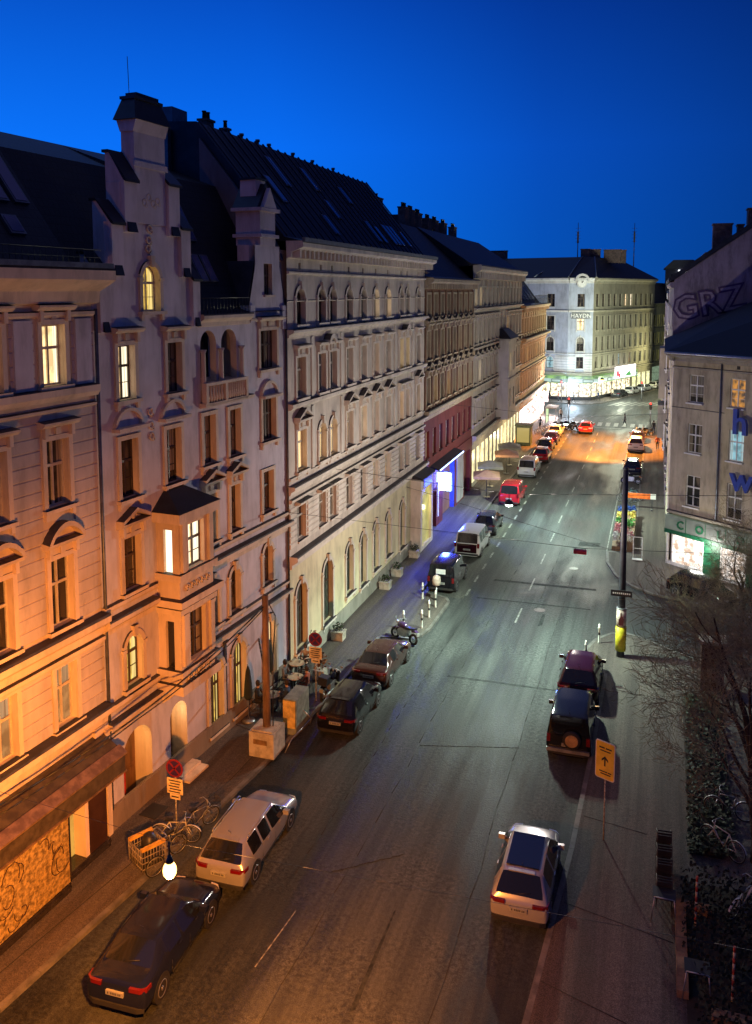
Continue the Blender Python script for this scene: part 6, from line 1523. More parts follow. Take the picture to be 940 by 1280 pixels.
# brick pillar, hedge bed, stakes
t = thing('brick_pillar', 'square brown brick pillar with flat cap on the dark plaza behind the tree', 'pillar', (2.9,41.8,.12))
b = MB()
for k in range(13): b.box(-.50,.50,-.45,.45,k*.19,k*.19+.17); b.box(-.47,.47,-.42,.42,k*.19+.17,k*.19+.19)
b.build('shaft', [mat('brown_brick', (.07,.035,.022), .9, var=.4, scale=9, bump=.6)], t)
b = MB(); b.box(-.6,.6,-.55,.55,2.47,2.6); b.build('cap', [M_CONC], t)
g = MB(); g.ext_z([(1.55,29),(2.6,29),(3.0,40.8),(1.6,40.8)], .1, .30); struct('soil_bed', g, [mat('bed_soil', (.03,.025,.018), .95, world=True)])
g = MB(); rr = random.Random(5)
for k in range(2600):
    x = 1.5+rr.random()*1.5; y = 28.8+rr.random()*12; h = .3+.35*rr.random()**2; p = Vector((x+(y-29)*.02, y, h)); a = Vector((rr.gauss(0,.6),rr.gauss(0,.6),1)).normalized(); u = a.orthogonal().normalized()*.09; u.rotate(Matrix.Rotation(rr.random()*6,3,a)); w_ = a.cross(u)*.7
    g.poly([p-u,p-w_,p+u,p+w_])
o = g.build('ground_ivy', [M_LEAF]); tag(o, 'low dark ivy filling the narrow bed beneath the bare trees', 'ground cover', kind='stuff')
g = MB()
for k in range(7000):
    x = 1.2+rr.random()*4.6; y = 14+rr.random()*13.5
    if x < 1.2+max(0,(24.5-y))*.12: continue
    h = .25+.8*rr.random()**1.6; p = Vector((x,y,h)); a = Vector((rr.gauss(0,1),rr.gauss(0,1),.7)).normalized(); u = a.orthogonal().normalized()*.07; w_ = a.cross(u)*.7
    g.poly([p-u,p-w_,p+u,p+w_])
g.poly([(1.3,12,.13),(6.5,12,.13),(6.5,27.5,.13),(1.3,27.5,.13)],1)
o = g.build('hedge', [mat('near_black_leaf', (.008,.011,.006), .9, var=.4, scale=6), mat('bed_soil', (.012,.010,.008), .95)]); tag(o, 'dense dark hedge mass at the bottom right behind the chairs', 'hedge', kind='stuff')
g = MB(); g.box(1.05,1.35,22.6,26.3,.12,.34); g.box(1.35,2.1,26.0,26.3,.12,.34); g.box(1.9,3.2,22.0,22.3,.12,.34); struct('bed_edging', g, [mat('timber_edging', (.22,.13,.07), .8, world=True, bump=.4)])
def stake(x, y, label):
    t = thing('striped_stake', label, 'stake', (x, y, .12), 0, 'red and white striped stakes')
    b = MB()
    for k in range(0, 10, 2): b.tube((0,0,k*.16),(0,0,(k+1)*.16),.035,n=8)
    b.build('white_bands', [mat('stake_cream', (.55,.42,.28), .6)], t); b = MB()
    for k in range(1, 10, 2): b.tube((0,0,k*.16),(0,0,(k+1)*.16),.036,n=8)
    b.build('red_bands', [mat('stake_red', (.35,.04,.02), .6)], t)
stake(1.62,25.5,'striped stake beside the stacked chairs'); stake(2.45,22.9,'striped stake nearer the bottom right corner')
# stacked cafe chairs and folding tables
def chair_m():
    b = MB()
    for x in (-.22,.22):
        b.tube((x,-.2,0),(x,-.18,.45),.013,n=5); b.tube((x,.22,0),(x,.24,.86),.013,n=5)
        b.tube((x,-.18,.63),(x,.22,.63),.012,n=5); b.tube((x,-.18,.45),(x,-.18,.63),.012,n=5)
    fr = b.mesh('frame', [M_BLK]); b = MB(); b.box(-.22,.22,-.2,.2,.43,.46); se = b.mesh('seat', [M_BLK]); b = MB()
    for k in range(4): b.box(-.21,.21,.225,.245,.52+k*.09,.57+k*.09)
    return fr, se, b.mesh('backrest', [M_BLK])
CH = chair_m()
def chair(x, y, z, rot, label, group):
    t = thing('cafe_chair', label, 'chair', (x, y, z), rot, group)
    put('frame', CH[0], t); put('seat', CH[1], t); put('backrest', CH[2], t); return t
for k, (y, n_) in enumerate(((28.4,4),(27.6,4),(26.9,4),(26.2,3))):
    for i in range(n_): chair(.72, y, .12+i*.11, math.pi+.03*i, 'black metal chair in a row of stacks at the plaza edge', 'stacked black chairs at the plaza edge')
def trestle(x, y, rot, label):
    t = thing('folding_table', label, 'table', (x, y, .12), rot, 'upended table frames')
    b = MB(); b.path([(-.36,0,0),(-.28,.05,.78),(.28,.05,.78),(.36,0,0)], .018, 6); b.build('leg_frame', [M_STEEL], t); b = MB(); b.box(-.33,.33,.06,.60,.72,.75); b.build('tabletop', [M_BLK], t)
trestle(.72,25.3,0,'table frame with pale legs at the near end of the chair stacks'); trestle(1.55,22.6,0,'table frame with pale legs near the bottom right corner')
# bicycles
def bike_meshes(scale=1.0):
    R0 = .33
    w_ = MB(); w_.torus((0,0,0), R0, .018, 'x', 28, 6)
    ri = MB(); ri.torus((0,0,0), R0-.03, .010, 'x', 28, 5)
    for k in range(12): a = math.pi*2*k/12; ri.tube((0,0,0),(0,(R0-.03)*math.cos(a),(R0-.03)*math.sin(a)),.0025,n=3)
    ri.tube((-.04,0,0),(.04,0,0),.02,n=6)
    fr = MB(); P = dict(r=(0,-.5,R0), bb=(0,-.05,.28), st=(0,-.18,.78), hd=(0,.36,.80), hb=(0,.40,.62), f=(0,.55,R0))
    for a, c in (('r','bb'),('bb','st'),('st','hd'),('bb','hb'),('hd','hb'),('r','st')): fr.tube(P[a],P[c],.017,n=6)
    for s in (-.05,.05): fr.tube((s,.42,.6),(s,.55,R0),.012,n=5)
    fr.tube((0,.42,.6),(0,.36,1.0),.014,n=6)
    hb = MB(); hb.path([(-.28,.22,.99),(-.24,.34,1.02),(0,.38,1.0),(.24,.34,1.02),(.28,.22,.99)], .013, 6)
    sd = MB(); sd.ext_z([(-.02,.02),(-.08,-.26),(.08,-.26),(.02,.02)], .86, .92); sd.tube((0,-.19,.78),(0,-.17,.87),.012,n=5); sd.v = [(x, y-.06, z) for x, y, z in sd.v]
    cr = MB(); cr.torus((.05,-.05,.28), .09, .008, 'x', 14, 4); cr.tube((.07,-.05,.28),(.10,-.05,.12),.01,n=5); cr.tube((-.07,-.05,.28),(-.10,-.05,.44),.01,n=5); cr.box(.07,.17,-.09,-.01,.10,.12); cr.box(-.17,-.07,-.09,-.01,.44,.46)
    return dict(tyre=w_.mesh('tyre',[M_TYRE]), rim=ri.mesh('wheel',[M_STEEL]), frame=fr.mesh('frame',[M_STEEL]), bar=hb.mesh('handlebar',[M_STEEL]), saddle=sd.mesh('saddle',[M_BLK]), crank=cr.mesh('crank',[M_STEEL]))
BK = bike_meshes()
def bike(x, y, rot, label, fm, basket=False, name='bicycle', rack=False, cat='bicycle', group=None, lean=.12):
    t = thing(name, label, cat, (x, y, .12), 0, group); t.rotation_euler = (0, lean, rot)
    for yy in (-.5,.55):
        w_ = put('wheel', BK['rim'], t, (0,yy,.33)); put('tyre', BK['tyre'], w_)
    f = put('frame', BK['frame'], t); slot(f, fm); put('handlebar', BK['bar'], t); put('saddle', BK['saddle'], t); put('crank', BK['crank'], t)
    for yy in (-.5,.55):
        b = MB()
        for k in range(9):
            a0, a1 = rad(20+k*16), rad(36+k*16); b.poly([(-.03,yy+.37*math.cos(a0),.33+.37*math.sin(a0)),(.03,yy+.37*math.cos(a0),.33+.37*math.sin(a0)),(.03,yy+.37*math.cos(a1),.33+.37*math.sin(a1)),(-.03,yy+.37*math.cos(a1),.33+.37*math.sin(a1))])
        b.build('mudguard', [fm], t)
    if basket:
        b = MB()
        for z in (.78,.9,1.02): b.path([(-.2,.45,z),(-.2,.8,z),(.2,.8,z),(.2,.45,z),(-.2,.45,z)], .008, 4)
        for k in range(7): b.tube((-.2+.0667*k,.8,.76),(-.2+.0667*k,.8,1.03),.006,n=4)
        b.build('basket', [M_BLK], t)
    return t
MWB = mat('white_bike_paint', (.6,.58,.5), .4); MTB = mat('turquoise_bike_paint', (.1,.3,.3), .4)
bike(-14.85,24.9,rad(-30),'bicycle leaning on the no-stopping sign post with wheel toward the silver estate',M_STEEL,True)
bike(-15.2,24.1,rad(-75),'pale bicycle lying across behind the no-stopping sign',MWB)
# cargo trike with big wicker load box
t = thing('cargo_bicycle', 'cargo bicycle with net-covered front box and yellow crate rims beside the black saloon', 'cargo bicycle', (-15.35,22.6,.12), rad(-28))
b = MB()
for z in (.35,.55,.75,.95): b.path([(-.42,-.4,z),(-.45,.45,z),(.45,.45,z),(.42,-.4,z),(-.42,-.4,z)], .015, 5)
for k in range(9):
    u = -.42+k*.105
    b.tube((u,-.41,.3),(u,-.41,.97),.012,n=4); b.tube((u,.45,.3),(u,.45,.97),.012,n=4); b.tube((-.43,u,.3),(-.44,u,.97),.012,n=4); b.tube((.43,u,.3),(.44,u,.97),.012,n=4)
b.build('load_basket', [mat('wicker_grey', (.30,.26,.20), .7)], t)
b = MB(); b.box(-.46,-.34,-.42,.42,.97,1.06); b.box(.34,.46,-.42,.42,.97,1.06); b.build('crate_rim', [mat('yellow_crate', (.65,.38,.06), .5)], t)
b = MB(); b.box(-.40,.40,-.38,.40,.32,.62); b.lathe([(.24,.6),(.26,.9),(.18,1.12),(.05,1.2)], (-.02,.1,0), 12); b.build('load', [M_BLK], t)
for s, y in ((-.5,0),(.5,0),(0,1.15)):
    w_ = put('wheel', BK['rim'], t, (s,y,.33)); put('tyre', BK['tyre'], w_)
b = MB(); b.tube((0,.4,.4),(0,1.15,.33),.02,n=6); b.tube((0,.9,.35),(0,.8,.85),.018,n=6); b.path([(-.35,.35,1.0),(-.3,.55,1.05),(.3,.55,1.05),(.35,.35,1.0)], .016, 6); b.build('frame', [M_STEEL], t)
b = MB(); b.ext_z([(-.1,.72),(.1,.72),(.03,1.0),(-.03,1.0)], .86, .93); b.build('saddle', [M_BLK], t)
for k, (x, y, r_, lb) in enumerate(((2.6,29.3,.9,'bicycle half hidden in twigs at the tree foot'),(3.0,26.6,-.6,'white-framed bicycle parked in the dark hedge'),(3.0,31.5,1.5,'bicycle with a bright bar standing beyond the tree foot'))): bike(x, y, r_, lb, MWB if k != 2 else M_STEEL, k == 1)
# parked two-wheelers and flower stand on the right
for k in range(3): bike(-2.3+.35*k, 78.5+.55*k, rad(70), ('steel-grey bicycle nearest the orange barrier board','white bicycle in the middle behind the orange barrier board','turquoise bicycle farthest behind the orange barrier board')[k], (M_STEEL,MWB,MTB)[k], False, group='bicycles behind the orange barrier')
t = thing('flower_stand', 'stepped flower stand crowded with yellow, green and pink potted plants along the right kerb', 'flower stand', (-2.0,68.5,.02))
b = MB(); b.box(-.75,.75,-5.0,5.0,.0,.35); b.box(-.2,.75,-4.9,4.9,.35,.7); b.build('shelf', [M_WOOD], t)
rr = random.Random(9)
cols_ = [('yellow_blooms',(.60,.48,.10)),('fresh_green_leaves',(.08,.30,.06)),('pink_blooms',(.55,.22,.25)),('white_blooms',(.6,.6,.55)),('blue_cover',(.03,.08,.30))]
for ci, (nm, cc) in enumerate(cols_):
    for q in range(4):
        b = MB()
        for k in range(3):
            y = {0: 1.5+rr.random()*2.0, 1: -1.2+rr.random()*2.0, 2: -3.8+rr.random()*2.6, 3: -4.6+rr.random()*2.2, 4: 4.0+rr.random()*.8}[ci]
            leaf_mb(b, (rr.choice((-.5,.1,.5)), y, .75+.2*rr.random()), (.26,.26,.24), 60, .06, rr)
        b.build('potted_plant', [mat(nm, cc, .7, var=.3)], t)
t = thing('sack_trolley', 'white frame trolley at the near end of the flower stand', 'trolley', (-.9,61.5,.12)); b = MB()
b.path([(-.3,0,.1),(-.3,.1,1.6),(.3,.1,1.6),(.3,0,.1)], .03, 6); b.path([(-.3,.05,.8),(.3,.05,.8)], .02, 5); b.box(-.35,.35,-.35,.02,.06,.1); b.build('frame', [M_WHITE], t)
# motorcycles / mopeds
def moto(x, y, rot, label, pm, name='motorcycle', cat='motorcycle', s=1.0, group=None, white=False):
    t = thing(name, label, cat, (x, y, .02 if name == 'motorcycle' else .12), rot, group); t.rotation_euler = (0, .13, rot)
    for yy in (-.68,.70):
        b = MB(); b.torus((0,yy,.31), .25, .065, 'x', 24, 8); w_ = b.build('tyre', [M_TYRE], t)
        b = MB(); b.torus((0,yy,.31), .17, .02, 'x', 18, 6); b.lathe([(.06,-.05),(.06,.05)], (0,yy,.31), 10, axis='x')
        for k in range(6): a = k*math.pi/3; b.tube((0,yy,.31),(0,yy+.17*math.cos(a),.31+.17*math.sin(a)),.012,n=4)
        b.build('rim', [M_RIM], w_)
    b = MB(); b.ext_x([(-.15,.3),(.35,.3),(.42,.6),(.2,.75),(-.3,.7),(-.3,.45)], -.16, .16); b.build('engine', [M_STEEL], t)
    b = MB(); b.lathe([(.03,-.35),(.15,-.25),(.19,0),(.16,.25),(.03,.33)], (0,.2,.86), 12, axis='y'); b.ext_x([(-.95,.75),(-.7,.85),(-.55,.8),(-.6,.68)], -.1, .1)
    b.ext_x([(.45,.62),(.75,.66),(.98,.5),(.8,.60)], -.07, .07); b.build('bodywork', [pm], t)
    b = MB(); b.ext_x([(-.75,.80),(-.1,.74),(-.02,.84),(-.4,.86),(-.78,.94)], -.14, .14); b.build('seat', [M_BLK], t)
    b = MB(); b.path([(-.36,.28,1.1),(-.22,.42,1.12),(.22,.42,1.12),(.36,.28,1.1)], .016, 6)
    for sx in (-.09,.09): b.tube((sx,.40,1.08),(sx,.70,.31),.025,n=6)
    for sx in (-1, 1): b.tube((sx*.25,.42,1.1),(sx*.32,.44,1.28),.008,n=4); b.box(sx*.32-.06,sx*.32+.06,.43,.45,1.25,1.33)
    b.build('handlebar', [M_STEEL], t)
    b = MB(); b.lathe([(.03,-.1),(.10,-.02),(.11,.05)], (0,.56,.95), 12, axis='y'); b.build('headlight', [M_HL], t)
    b = MB(); b.box(-.1,.1,-1.0,-.97,.55,.72); b.build('number_plate', [M_PLATE], t)
    b = MB(); b.tube((.16,-.85,.36),(.16,.1,.30),.045,n=8); b.build('exhaust', [M_STEEL], t)
    return t
moto(-12.6,43.0,rad(62),'chrome and dark motorcycle parked crosswise ahead of the brown saloon',paint('violet_moto_paint',(.06,.03,.10)))
t = moto(-14.15,35.8,rad(-3),'dark scooter with white rear plate on the pavement by the black hatchback',PK,'scooter','scooter'); b = MB(); b.box(-.22,.22,-1.02,-.62,.92,1.3); b.build('top_box',[M_BLK],t); b = MB(); b.ext_x([(.38,.30),(.55,.35),(.48,1.05),(.38,1.0)],-.24,.24); b.build('leg_shield',[PK],t)
moto(-2.1,86.5,rad(80),'dark motorcycle parked crosswise behind the dark blue hatchback',PK); 
for k in range(4): moto(-12.9+.75*k,118.2+.3*k,rad(75-8*k),('black moped next to the white hatchback in the end row','wine-red moped second in the end row','black moped third in the end row','wine-red moped nearest the road in the end row')[k],PK if k%2 else PDR,'motorcycle','moped',group='mopeds at the end of the left lane')
for k in range(2): moto(-1.9+.8*k,116.2+.5*k,rad(60),('dark moped nearest the red-brown car by the crossing','dark moped nearest the right pavement by the crossing')[k],PK,'motorcycle','moped',group='mopeds by the right of the crossing')
for k in range(5): bike(-14.3+.15*k,112.5+1.0*k,rad(80),'bicycle in the rack beside the bus shelter',M_STEEL,group='bicycles racked by the shelter')
# ------------------------------------------------------------------ cafe and people
M_SKIN = mat('skin', (.45,.28,.20), .6, var=.05); M_HAIR = mat('dark_hair', (.03,.02,.015), .7)
def person(x, y, z, rot, label, pose, cl, tr, group=None, s=1.0, hair=None):
    t = thing('person', label, 'person', (x, y, z), rot, group)
    J = {}
    if pose == 'sit':
        hp = .48; J = dict(pel=(0,0,hp+.06), wst=(0,-.01,hp+.25), chs=(0,0,hp+.46), nck=(0,.02,hp+.62), hd0=(0,.04,hp+.70), hd1=(0,.05,hp+.84))
        for sx, n_ in ((-1,'l'),(1,'r')):
            J['hip'+n_] = (sx*.10,.02,hp+.03); J['kn'+n_] = (sx*.12,.44,hp+.02); J['an'+n_] = (sx*.12,.46,.10); J['to'+n_] = (sx*.13,.62,.04)
            J['sh'+n_] = (sx*.19,0,hp+.54); J['el'+n_] = (sx*.25,.12,hp+.28); J['wr'+n_] = (sx*.12,.34,hp+.30); J['ha'+n_] = (sx*.08,.42,hp+.31)
    else:
        a = .0 if pose != 'walk' else .22
        J = dict(pel=(0,0,.94), wst=(0,.0,1.10), chs=(0,.01,1.28), nck=(0,.0,1.46), hd0=(0,.02,1.53), hd1=(0,.03,1.68))
        for sx, n_ in ((-1,'l'),(1,'r')):
            q = sx*a
            J['hip'+n_] = (sx*.09,0,.90); J['kn'+n_] = (sx*.10,.03+q*.6,.50); J['an'+n_] = (sx*.10,-.02+q*1.3,.09+(.05 if q < 0 else 0)); J['to'+n_] = (sx*.11,.13+q*1.3,.03)
            J['sh'+n_] = (sx*.18,0,1.40); J['el'+n_] = (sx*.24,-.03-q*.5,1.13)
            if pose == 'phone': J['wr'+n_] = (sx*.12,.24,1.20); J['ha'+n_] = (sx*.05,.30,1.26)
            else: J['wr'+n_] = (sx*.26,.06-q*.9,.90); J['ha'+n_] = (sx*.26,.09-q*1.0,.80)
    Rr_ = dict(pel=.135, wst=.12, chs=.145, nck=.055, hd0=.075, hd1=.09, hip=.095, kn=.062, an=.042, to=.035, sh=.065, el=.045, wr=.032, ha=.036)
    keys = list(J); idx = {k: i for i, k in enumerate(keys)}
    E_ = [('pel','wst'),('wst','chs'),('chs','nck'),('nck','hd0'),('hd0','hd1')]
    for n_ in 'lr': E_ += [('pel','hip'+n_),('hip'+n_,'kn'+n_),('kn'+n_,'an'+n_),('an'+n_,'to'+n_),('chs','sh'+n_),('sh'+n_,'el'+n_),('el'+n_,'wr'+n_),('wr'+n_,'ha'+n_)]
    me = bpy.data.meshes.new('tmp'); me.from_pydata([J[k] for k in keys], [(idx[a], idx[b]) for a, b in E_], [])
    o = bpy.data.objects.new('tmp', me); COL.objects.link(o); md = o.modifiers.new('k', 'SKIN'); 
    for k in keys:
        r = Rr_.get(k, Rr_.get(k[:-1], .05)); sv = me.skin_vertices[0].data[idx[k]]; sv.radius = (r, r*(.75 if k in ('pel','wst','chs') else 1)); sv.use_root = (k == 'pel')
    m2 = o.modifiers.new('s', 'SUBSURF'); m2.levels = 2; m2.render_levels = 2
    dg = bpy.context.evaluated_depsgraph_get(); dg.update(); bm_ = bpy.data.meshes.new_from_object(o.evaluated_get(dg)); bpy.data.objects.remove(o); bm_.name = 'body'
    bm_.materials.clear()
    for q in (cl, tr, M_SKIN, M_BLK): bm_.materials.append(q)
    hz = J['nck'][2]; pz = J['pel'][2]+.02
    for p in bm_.polygons:
        c = p.center; p.use_smooth = True
        if c.z > hz: p.material_index = 2
        elif pose != 'sit' and c.z < pz: p.material_index = 3 if c.z < .1 else 1
        elif pose == 'sit' and (c.z < J['pel'][2]-.0 or c.y > .5): p.material_index = 3 if c.z < .1 else 1
        else: p.material_index = 0
        for n_ in 'lr':
            if (Vector(c)-Vector(J['ha'+n_])).length < .065: p.material_index = 2
    put('body', bm_, t)
    h = MB(); hc = J['hd1']; h.lathe([(.02,.125),(.07,.11),(.10,.05),(.108,-.02),(.10,-.07),(.085,-.12)], (hc[0],hc[1]-.025,hc[2]), 14); h.build('hair', [hair or M_HAIR], t)
    f = MB(); f.lathe([(.012,.0),(.004,.03)], (hc[0],hc[1]+.085,hc[2]-.04), 6, axis='y')
    for sx in (-1, 1): f.lathe([(.012,0),(.006,.008)], (hc[0]+sx*.034,hc[1]+.078,hc[2]-.005), 6, axis='y')
    f.build('face', [M_SKIN], t)
    # fingers
    g_ = MB()
    for n_, sx in (('l',-1),('r',1)):
        w_ = Vector(J['wr'+n_]); hh = Vector(J['ha'+n_]); d = (hh-w_).normalized(); sd = Vector((1,0,0)) if abs(d.x) < .8 else Vector((0,1,0))
        for k in range(4):
            a = hh+sd*(-.027+.018*k); b_ = a+d*(.05+.008*(k in (1,2))); c = b_+d*.02+Vector((0,0,-.018)); g_.tube(a,b_,.009,.008,n=5); g_.tube(b_,c,.008,.006,n=5)
        g_.tube(hh-d*.02, hh+d*.02+sd*(-sx*.045), .010, .008, n=5)
    g_.build('fingers', [M_SKIN], t)
    t.scale = (s, s, s); return t
C_BLK = mat('black_cloth', (.02,.02,.025), .9); C_BLU = mat('navy_cloth', (.03,.05,.10), .9); C_GRY = mat('grey_cloth', (.15,.15,.16), .9); C_RED = mat('rust_cloth', (.25,.07,.04), .9); C_BEI = mat('beige_cloth', (.4,.33,.25), .9); C_JEA = mat('jeans_cloth', (.06,.08,.13), .9)
person(-16.72,39.7,.12,rad(-60),'person in dark clothes standing at the first arched window looking at a phone','phone',C_BLK,C_BLK,s=.98)
person(-4.1,124.2,.01,rad(90),'person in grey stepping over the zebra crossing','walk',C_GRY,C_BLK)
person(.3,106,.12,rad(180),'person in rust top walking down the right pavement','walk',C_RED,C_BLK)
person(-.2,118.0,.12,rad(0),'person in dark jacket waiting at the right of the crossing','stand',C_BLK,C_JEA)
person(-13.2,126.4,.12,rad(20),'person in beige coat at the left crossing corner','stand',C_BEI,C_BLK)
person(-14.9,116.5,.12,rad(200),'person in navy walking past the bus shelter','walk',C_BLU,C_BLK)
person(-15.4,110,.12,rad(30),'person in grey near the dark green kiosk','stand',C_GRY,C_JEA)
for k, (x, y) in enumerate(((-17.5,148.0),(-15.9,147.6),(-9.5,150.6),(-7.4,155.5),(-13.3,146.8))): person(x, y, .12, k*1.3, ('person in black left of the white glare at the supermarket','person in rust jacket at the supermarket corner','person in navy by the supermarket doorway','person in beige coat under the billboard','person in grey at the rounded pavement tip before the supermarket')[k], ('walk','stand')[k % 2], (C_BLK,C_RED,C_BLU,C_BEI,C_GRY)[k], C_BLK, 'people before the supermarket')
for k, (x, y) in enumerate(((-13.6,142.2),)): person(x, y, .01, 1.2, 'dark figure cycling or walking in the middle of the junction', 'walk', C_BLK, C_BLK)
# cafe
M_TT = mat('cafe_tabletop', (.45,.36,.25), .4)
def cafe_table(x, y, label):
    t = thing('cafe_table', label, 'table', (x, y, .12), 0, 'round cafe tables')
    b = MB(); b.lathe([(.01,.72),(.38,.72),(.39,.74),(.38,.76),(.01,.76)], (0,0,0), 20, sm=False); b.build('tabletop', [M_TT], t)
    b = MB(); b.lathe([(.24,0),(.22,.03),(.03,.06),(.03,.72)], (0,0,0), 12); b.build('pedestal', [M_BLK], t)
    b = MB(); b.lathe([(.03,.0),(.04,.1),(.035,.12)], (.12,.05,.761), 8); o = b.build('drinking_glass', [M_STEEL], None, (x, y, .12)); tag(o, 'glass standing on the '+label, 'glass')
    return t
cafe_table(-16.05,33.6,'cafe table nearest the wooden pole'); cafe_table(-15.75,35.6,'cafe table farther up the pavement'); cafe_table(-16.3,37.0,'cafe table close to the plinth of the orange-lit wall')
k = 0
for (x, y, r_, who) in ((-16.65,33.4,-90,'person in black seated left of the nearest cafe table'),(-15.4,33.9,100,'person in navy seated right of the nearest cafe table'),(-16.0,34.4,180,None),(-16.4,35.8,-90,'person in grey seated at the second cafe table'),(-15.1,35.5,90,'person in rust seated at the kerb side of the second table'),(-15.7,36.5,180,None),(-16.9,36.9,-90,None),(-16.2,37.9,190,'person with pale phone light at the third table')):
    chair(x, y, .12, rad(r_)+0, ('chair under the '+who) if who else 'empty cafe chair between the wall tables', 'cafe chairs around the tables' if not who else None)
    if who: person(x, y, .10, rad(r_), who, 'sit', (C_BLK,C_BLU,C_GRY,C_RED,C_BEI)[k % 5], C_JEA if k % 2 else C_BLK); k += 1
def shut_parasol(x, y, label):
    t = thing('closed_parasol', label, 'parasol', (x, y, .12), 0, 'closed dark parasols at the cafe')
    b = MB(); b.lathe([(.12,1.0),(.2,1.15),(.17,1.7),(.1,2.3),(.02,2.55)], (0,0,0), 10); b.build('canopy', [mat('dark_canvas', (.02,.03,.025), .9)], t)
    b = MB(); b.tube((0,0,0),(0,0,2.6),.025,n=6); b.lathe([(.3,0),(.28,.07),(.05,.09)], (0,0,0), 12); b.build('pole', [M_STEEL], t)
shut_parasol(-16.6,32.4,'closed dark parasol nearest the facade post'); shut_parasol(-16.9,35.2,'closed dark parasol in front of the lit arch')
t = thing('shrub_pot', 'potted brown shrub screening the cafe by the cabinet', 'plant', (-15.2,37.3,.12)); b = MB(); b.ext_z([(-.3,-.25),(.3,-.25),(.3,.25),(-.3,.25)],0,.45); b.build('pot',[M_CONC],t); b = MB(); leaf_mb(b,(0,0,.85),(.4,.4,.45),200,.06,random.Random(4)); b.build('foliage',[mat('rusty_leaf',(.14,.07,.03),.8,var=.4)],t)
# ------------------------------------------------------------------ bare trees
M_BARK = mat('dark_bark', (.05,.035,.025), .9, var=.4, scale=10, bump=.5); M_TWIG = mat('twig_bark', (.22,.18,.10), .85, var=.3)
def tree(x, y, h, seed, label, spread, lean=(0,0), levels=5, r0=.2, bias=(0,0,0)):
    rr = random.Random(seed); t = thing('bare_tree', label, 'tree', (x, y, .1))
    tr, br, tw = MB(), MB(), MB()
    p = Vector((0,0,0)); pts = [p.copy()]
    H = h*.34
    for k in range(5): p = p+Vector((lean[0]*H/5+rr.gauss(0,.04), lean[1]*H/5+rr.gauss(0,.04), H/5)); pts.append(p.copy())
    for i in range(5): tr.tube(pts[i], pts[i+1], r0*(1-.09*i)*(1.25 if i == 0 else 1), r0*(1-.09*(i+1)), n=10)
    cnt = [0]
    def grow(p, d, L, r, lv):
        n = 5 if lv < 2 else (4 if lv < 4 else 3); q = p.copy(); dd = d.copy(); seg = L/n
        mb_ = br if lv < 2 else tw
        for i in range(n):
            dd = (dd+Vector((rr.gauss(0,.17), rr.gauss(0,.17), rr.gauss(0,.12)+.03))+Vector(bias)*.03).normalized()
            q2 = q+dd*seg; rA, rB = r*(1-i*.15), r*(1-(i+1)*.15)
            mb_.tube(q, q2, max(rA,.006), max(rB,.005), n=6 if lv < 2 else 3, cap=False); cnt[0] += 1
            q = q2
            if lv < levels and (i > 0 or lv > 1):
                for _ in range(1+(rr.random() < (.35, .5, .4, .2, .1)[min(lv, 4)])):
                    if cnt[0] > 30000: return
                    ax = Vector((rr.gauss(0,1), rr.gauss(0,1), rr.gauss(0,.7))); ax = (ax-dd*ax.dot(dd)).normalized(); nd = (dd*.8+ax*.75).normalized()
                    grow(q, nd, L*(.48+.22*rr.random()), rB*.6, lv+1)
    nL = 9
    for k in range(nL):
        a = 2*math.pi*k/nL+rr.random()*.6; st_ = pts[2+(k % 4)]
        d = Vector((math.cos(a)*spread, math.sin(a)*spread, .65+.5*rr.random()))+Vector(bias); grow(st_, d.normalized(), h*.27*(.8+.4*rr.random()), r0*.42, 0)
    grow(pts[-1], Vector((lean[0],lean[1],1)).normalized(), h*.36, r0*.6, 0)
    tr.build('trunk', [M_BARK], t); br.build('branches', [M_BARK], t); tw.build('twigs', [M_TWIG], t); return t
tree(3.7,29.2,12.0,21,'big bare tree at the right edge with reddish twigs over the dark plaza',.70,(-.10,.03),4,.2,bias=(-.02,.12,.1))
tree(4.5,46.3,9.8,8,'bare tree in front of the lit corner shop',.95,(0,0),4,.14,bias=(-.35,0,0))
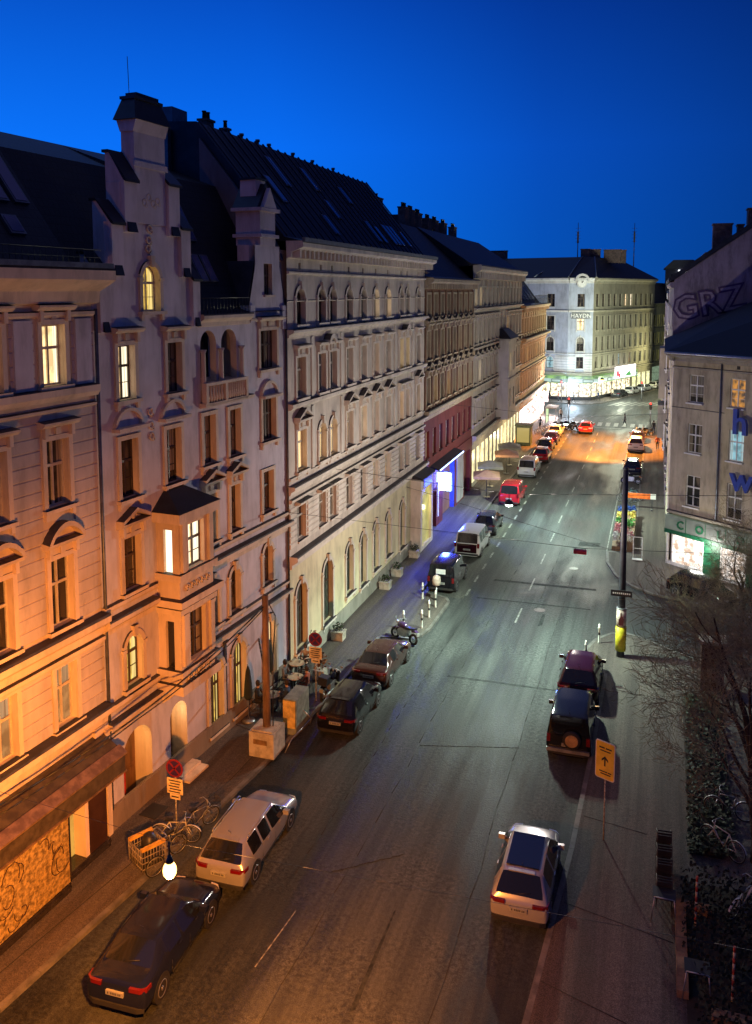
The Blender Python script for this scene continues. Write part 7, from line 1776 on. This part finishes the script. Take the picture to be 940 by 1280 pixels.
# ------------------------------------------------------------------ lights
def pt(name, loc, col, W, r=.12):
    l = bpy.data.lights.new(name, 'POINT'); l.energy = W; l.color = col; l.shadow_soft_size = r
    o = bpy.data.objects.new(name, l); COL.objects.link(o); o.location = loc; return o
def sp_l(name, loc, col, W, ang=165, blend=.6, r=.12, aim=(0,0,-1)):
    l = bpy.data.lights.new(name, 'SPOT'); l.energy = W; l.color = col; l.shadow_soft_size = r; l.spot_size = rad(ang); l.spot_blend = blend
    o = bpy.data.objects.new(name, l); COL.objects.link(o); o.location = loc; o.rotation_euler = Vector(aim).to_track_quat('-Z', 'Y').to_euler(); return o
SOD = (1.0,.36,.08); COOL = (.66,1.0,.80)
pt('sodium_light', (-8.48,13.2,7.6), SOD, 1000, .2); sp_l('sodium_light_down', (-8.48,13.2,7.6), (1,.30,.035), 11500, 160, .7, .2, (-.75,.5,-1))
pt('cool_light', (-7.0,43,7.85), (1,.88,.76), 2400); sp_l('cool_light_down', (-7.0,44,7.85), COOL, 8500, 150, .9)
pt('cool_light', (-7.0,71,7.85), (1,.89,.77), 2600); sp_l('cool_light_down', (-7.0,71,7.85), COOL, 9500, 150, .8)
pt('sodium_light', (-6.4,108,7.85), (1,.55,.2), 900); sp_l('sodium_light_down', (-6.4,108,7.85), (1,.31,.03), 38000, 116, .2)
pt('blue_sign_light', (-15.0,66.0,3.4), (.03,.07,1.0), 900, .4)
sp_l('blue_strip_light', (-15.9,66.0,4.6), (.03,.06,1.0), 13000, 32, .8, .4, (-.01,-1,-.25))
pt('shop_light', (-14.6,128,3.0), (1,.85,.9), 4500, .6)
pt('supermarket_light', (-13.5,147.0,2.6), (.60,.80,1.0), 1800, 1.0); pt('supermarket_light', (-6.0,153,3.0), (.9,1.0,.75), 1300, 1.0)
pt('crossing_light', (-3,139,11), (.90,1.0,.74), 11000, 1.5)
pt('restaurant_light', (-15.2,84,2.3), (1,.8,.4), 200, .4); pt('restaurant_light', (-15.2,98,2.3), (1,.8,.4), 300, .4)
pt('corner_shop_light', (3.0,58.6,2.0), (1,.95,.85), 260, .5)
pt('entrance_light', (-17.95,25.45,2.5), (1,.62,.22), 16, .2); pt('entrance_light', (-17.8,28.1,2.4), (1,.72,.35), 14, .2); pt('cafe_light', (-17.1,34.8,2.8), (1,.6,.25), 20, .2)
pt('blue_wall_light', (-16.1,68.3,3.6), (.02,.04,1.0), 1400, .3); pt('side_street_light', (2.5,170,7), (1,.95,.5), 2500, .4); pt('gallery_light', (-16.0,60.2,3.0), (1,.9,.3), 60, .2)
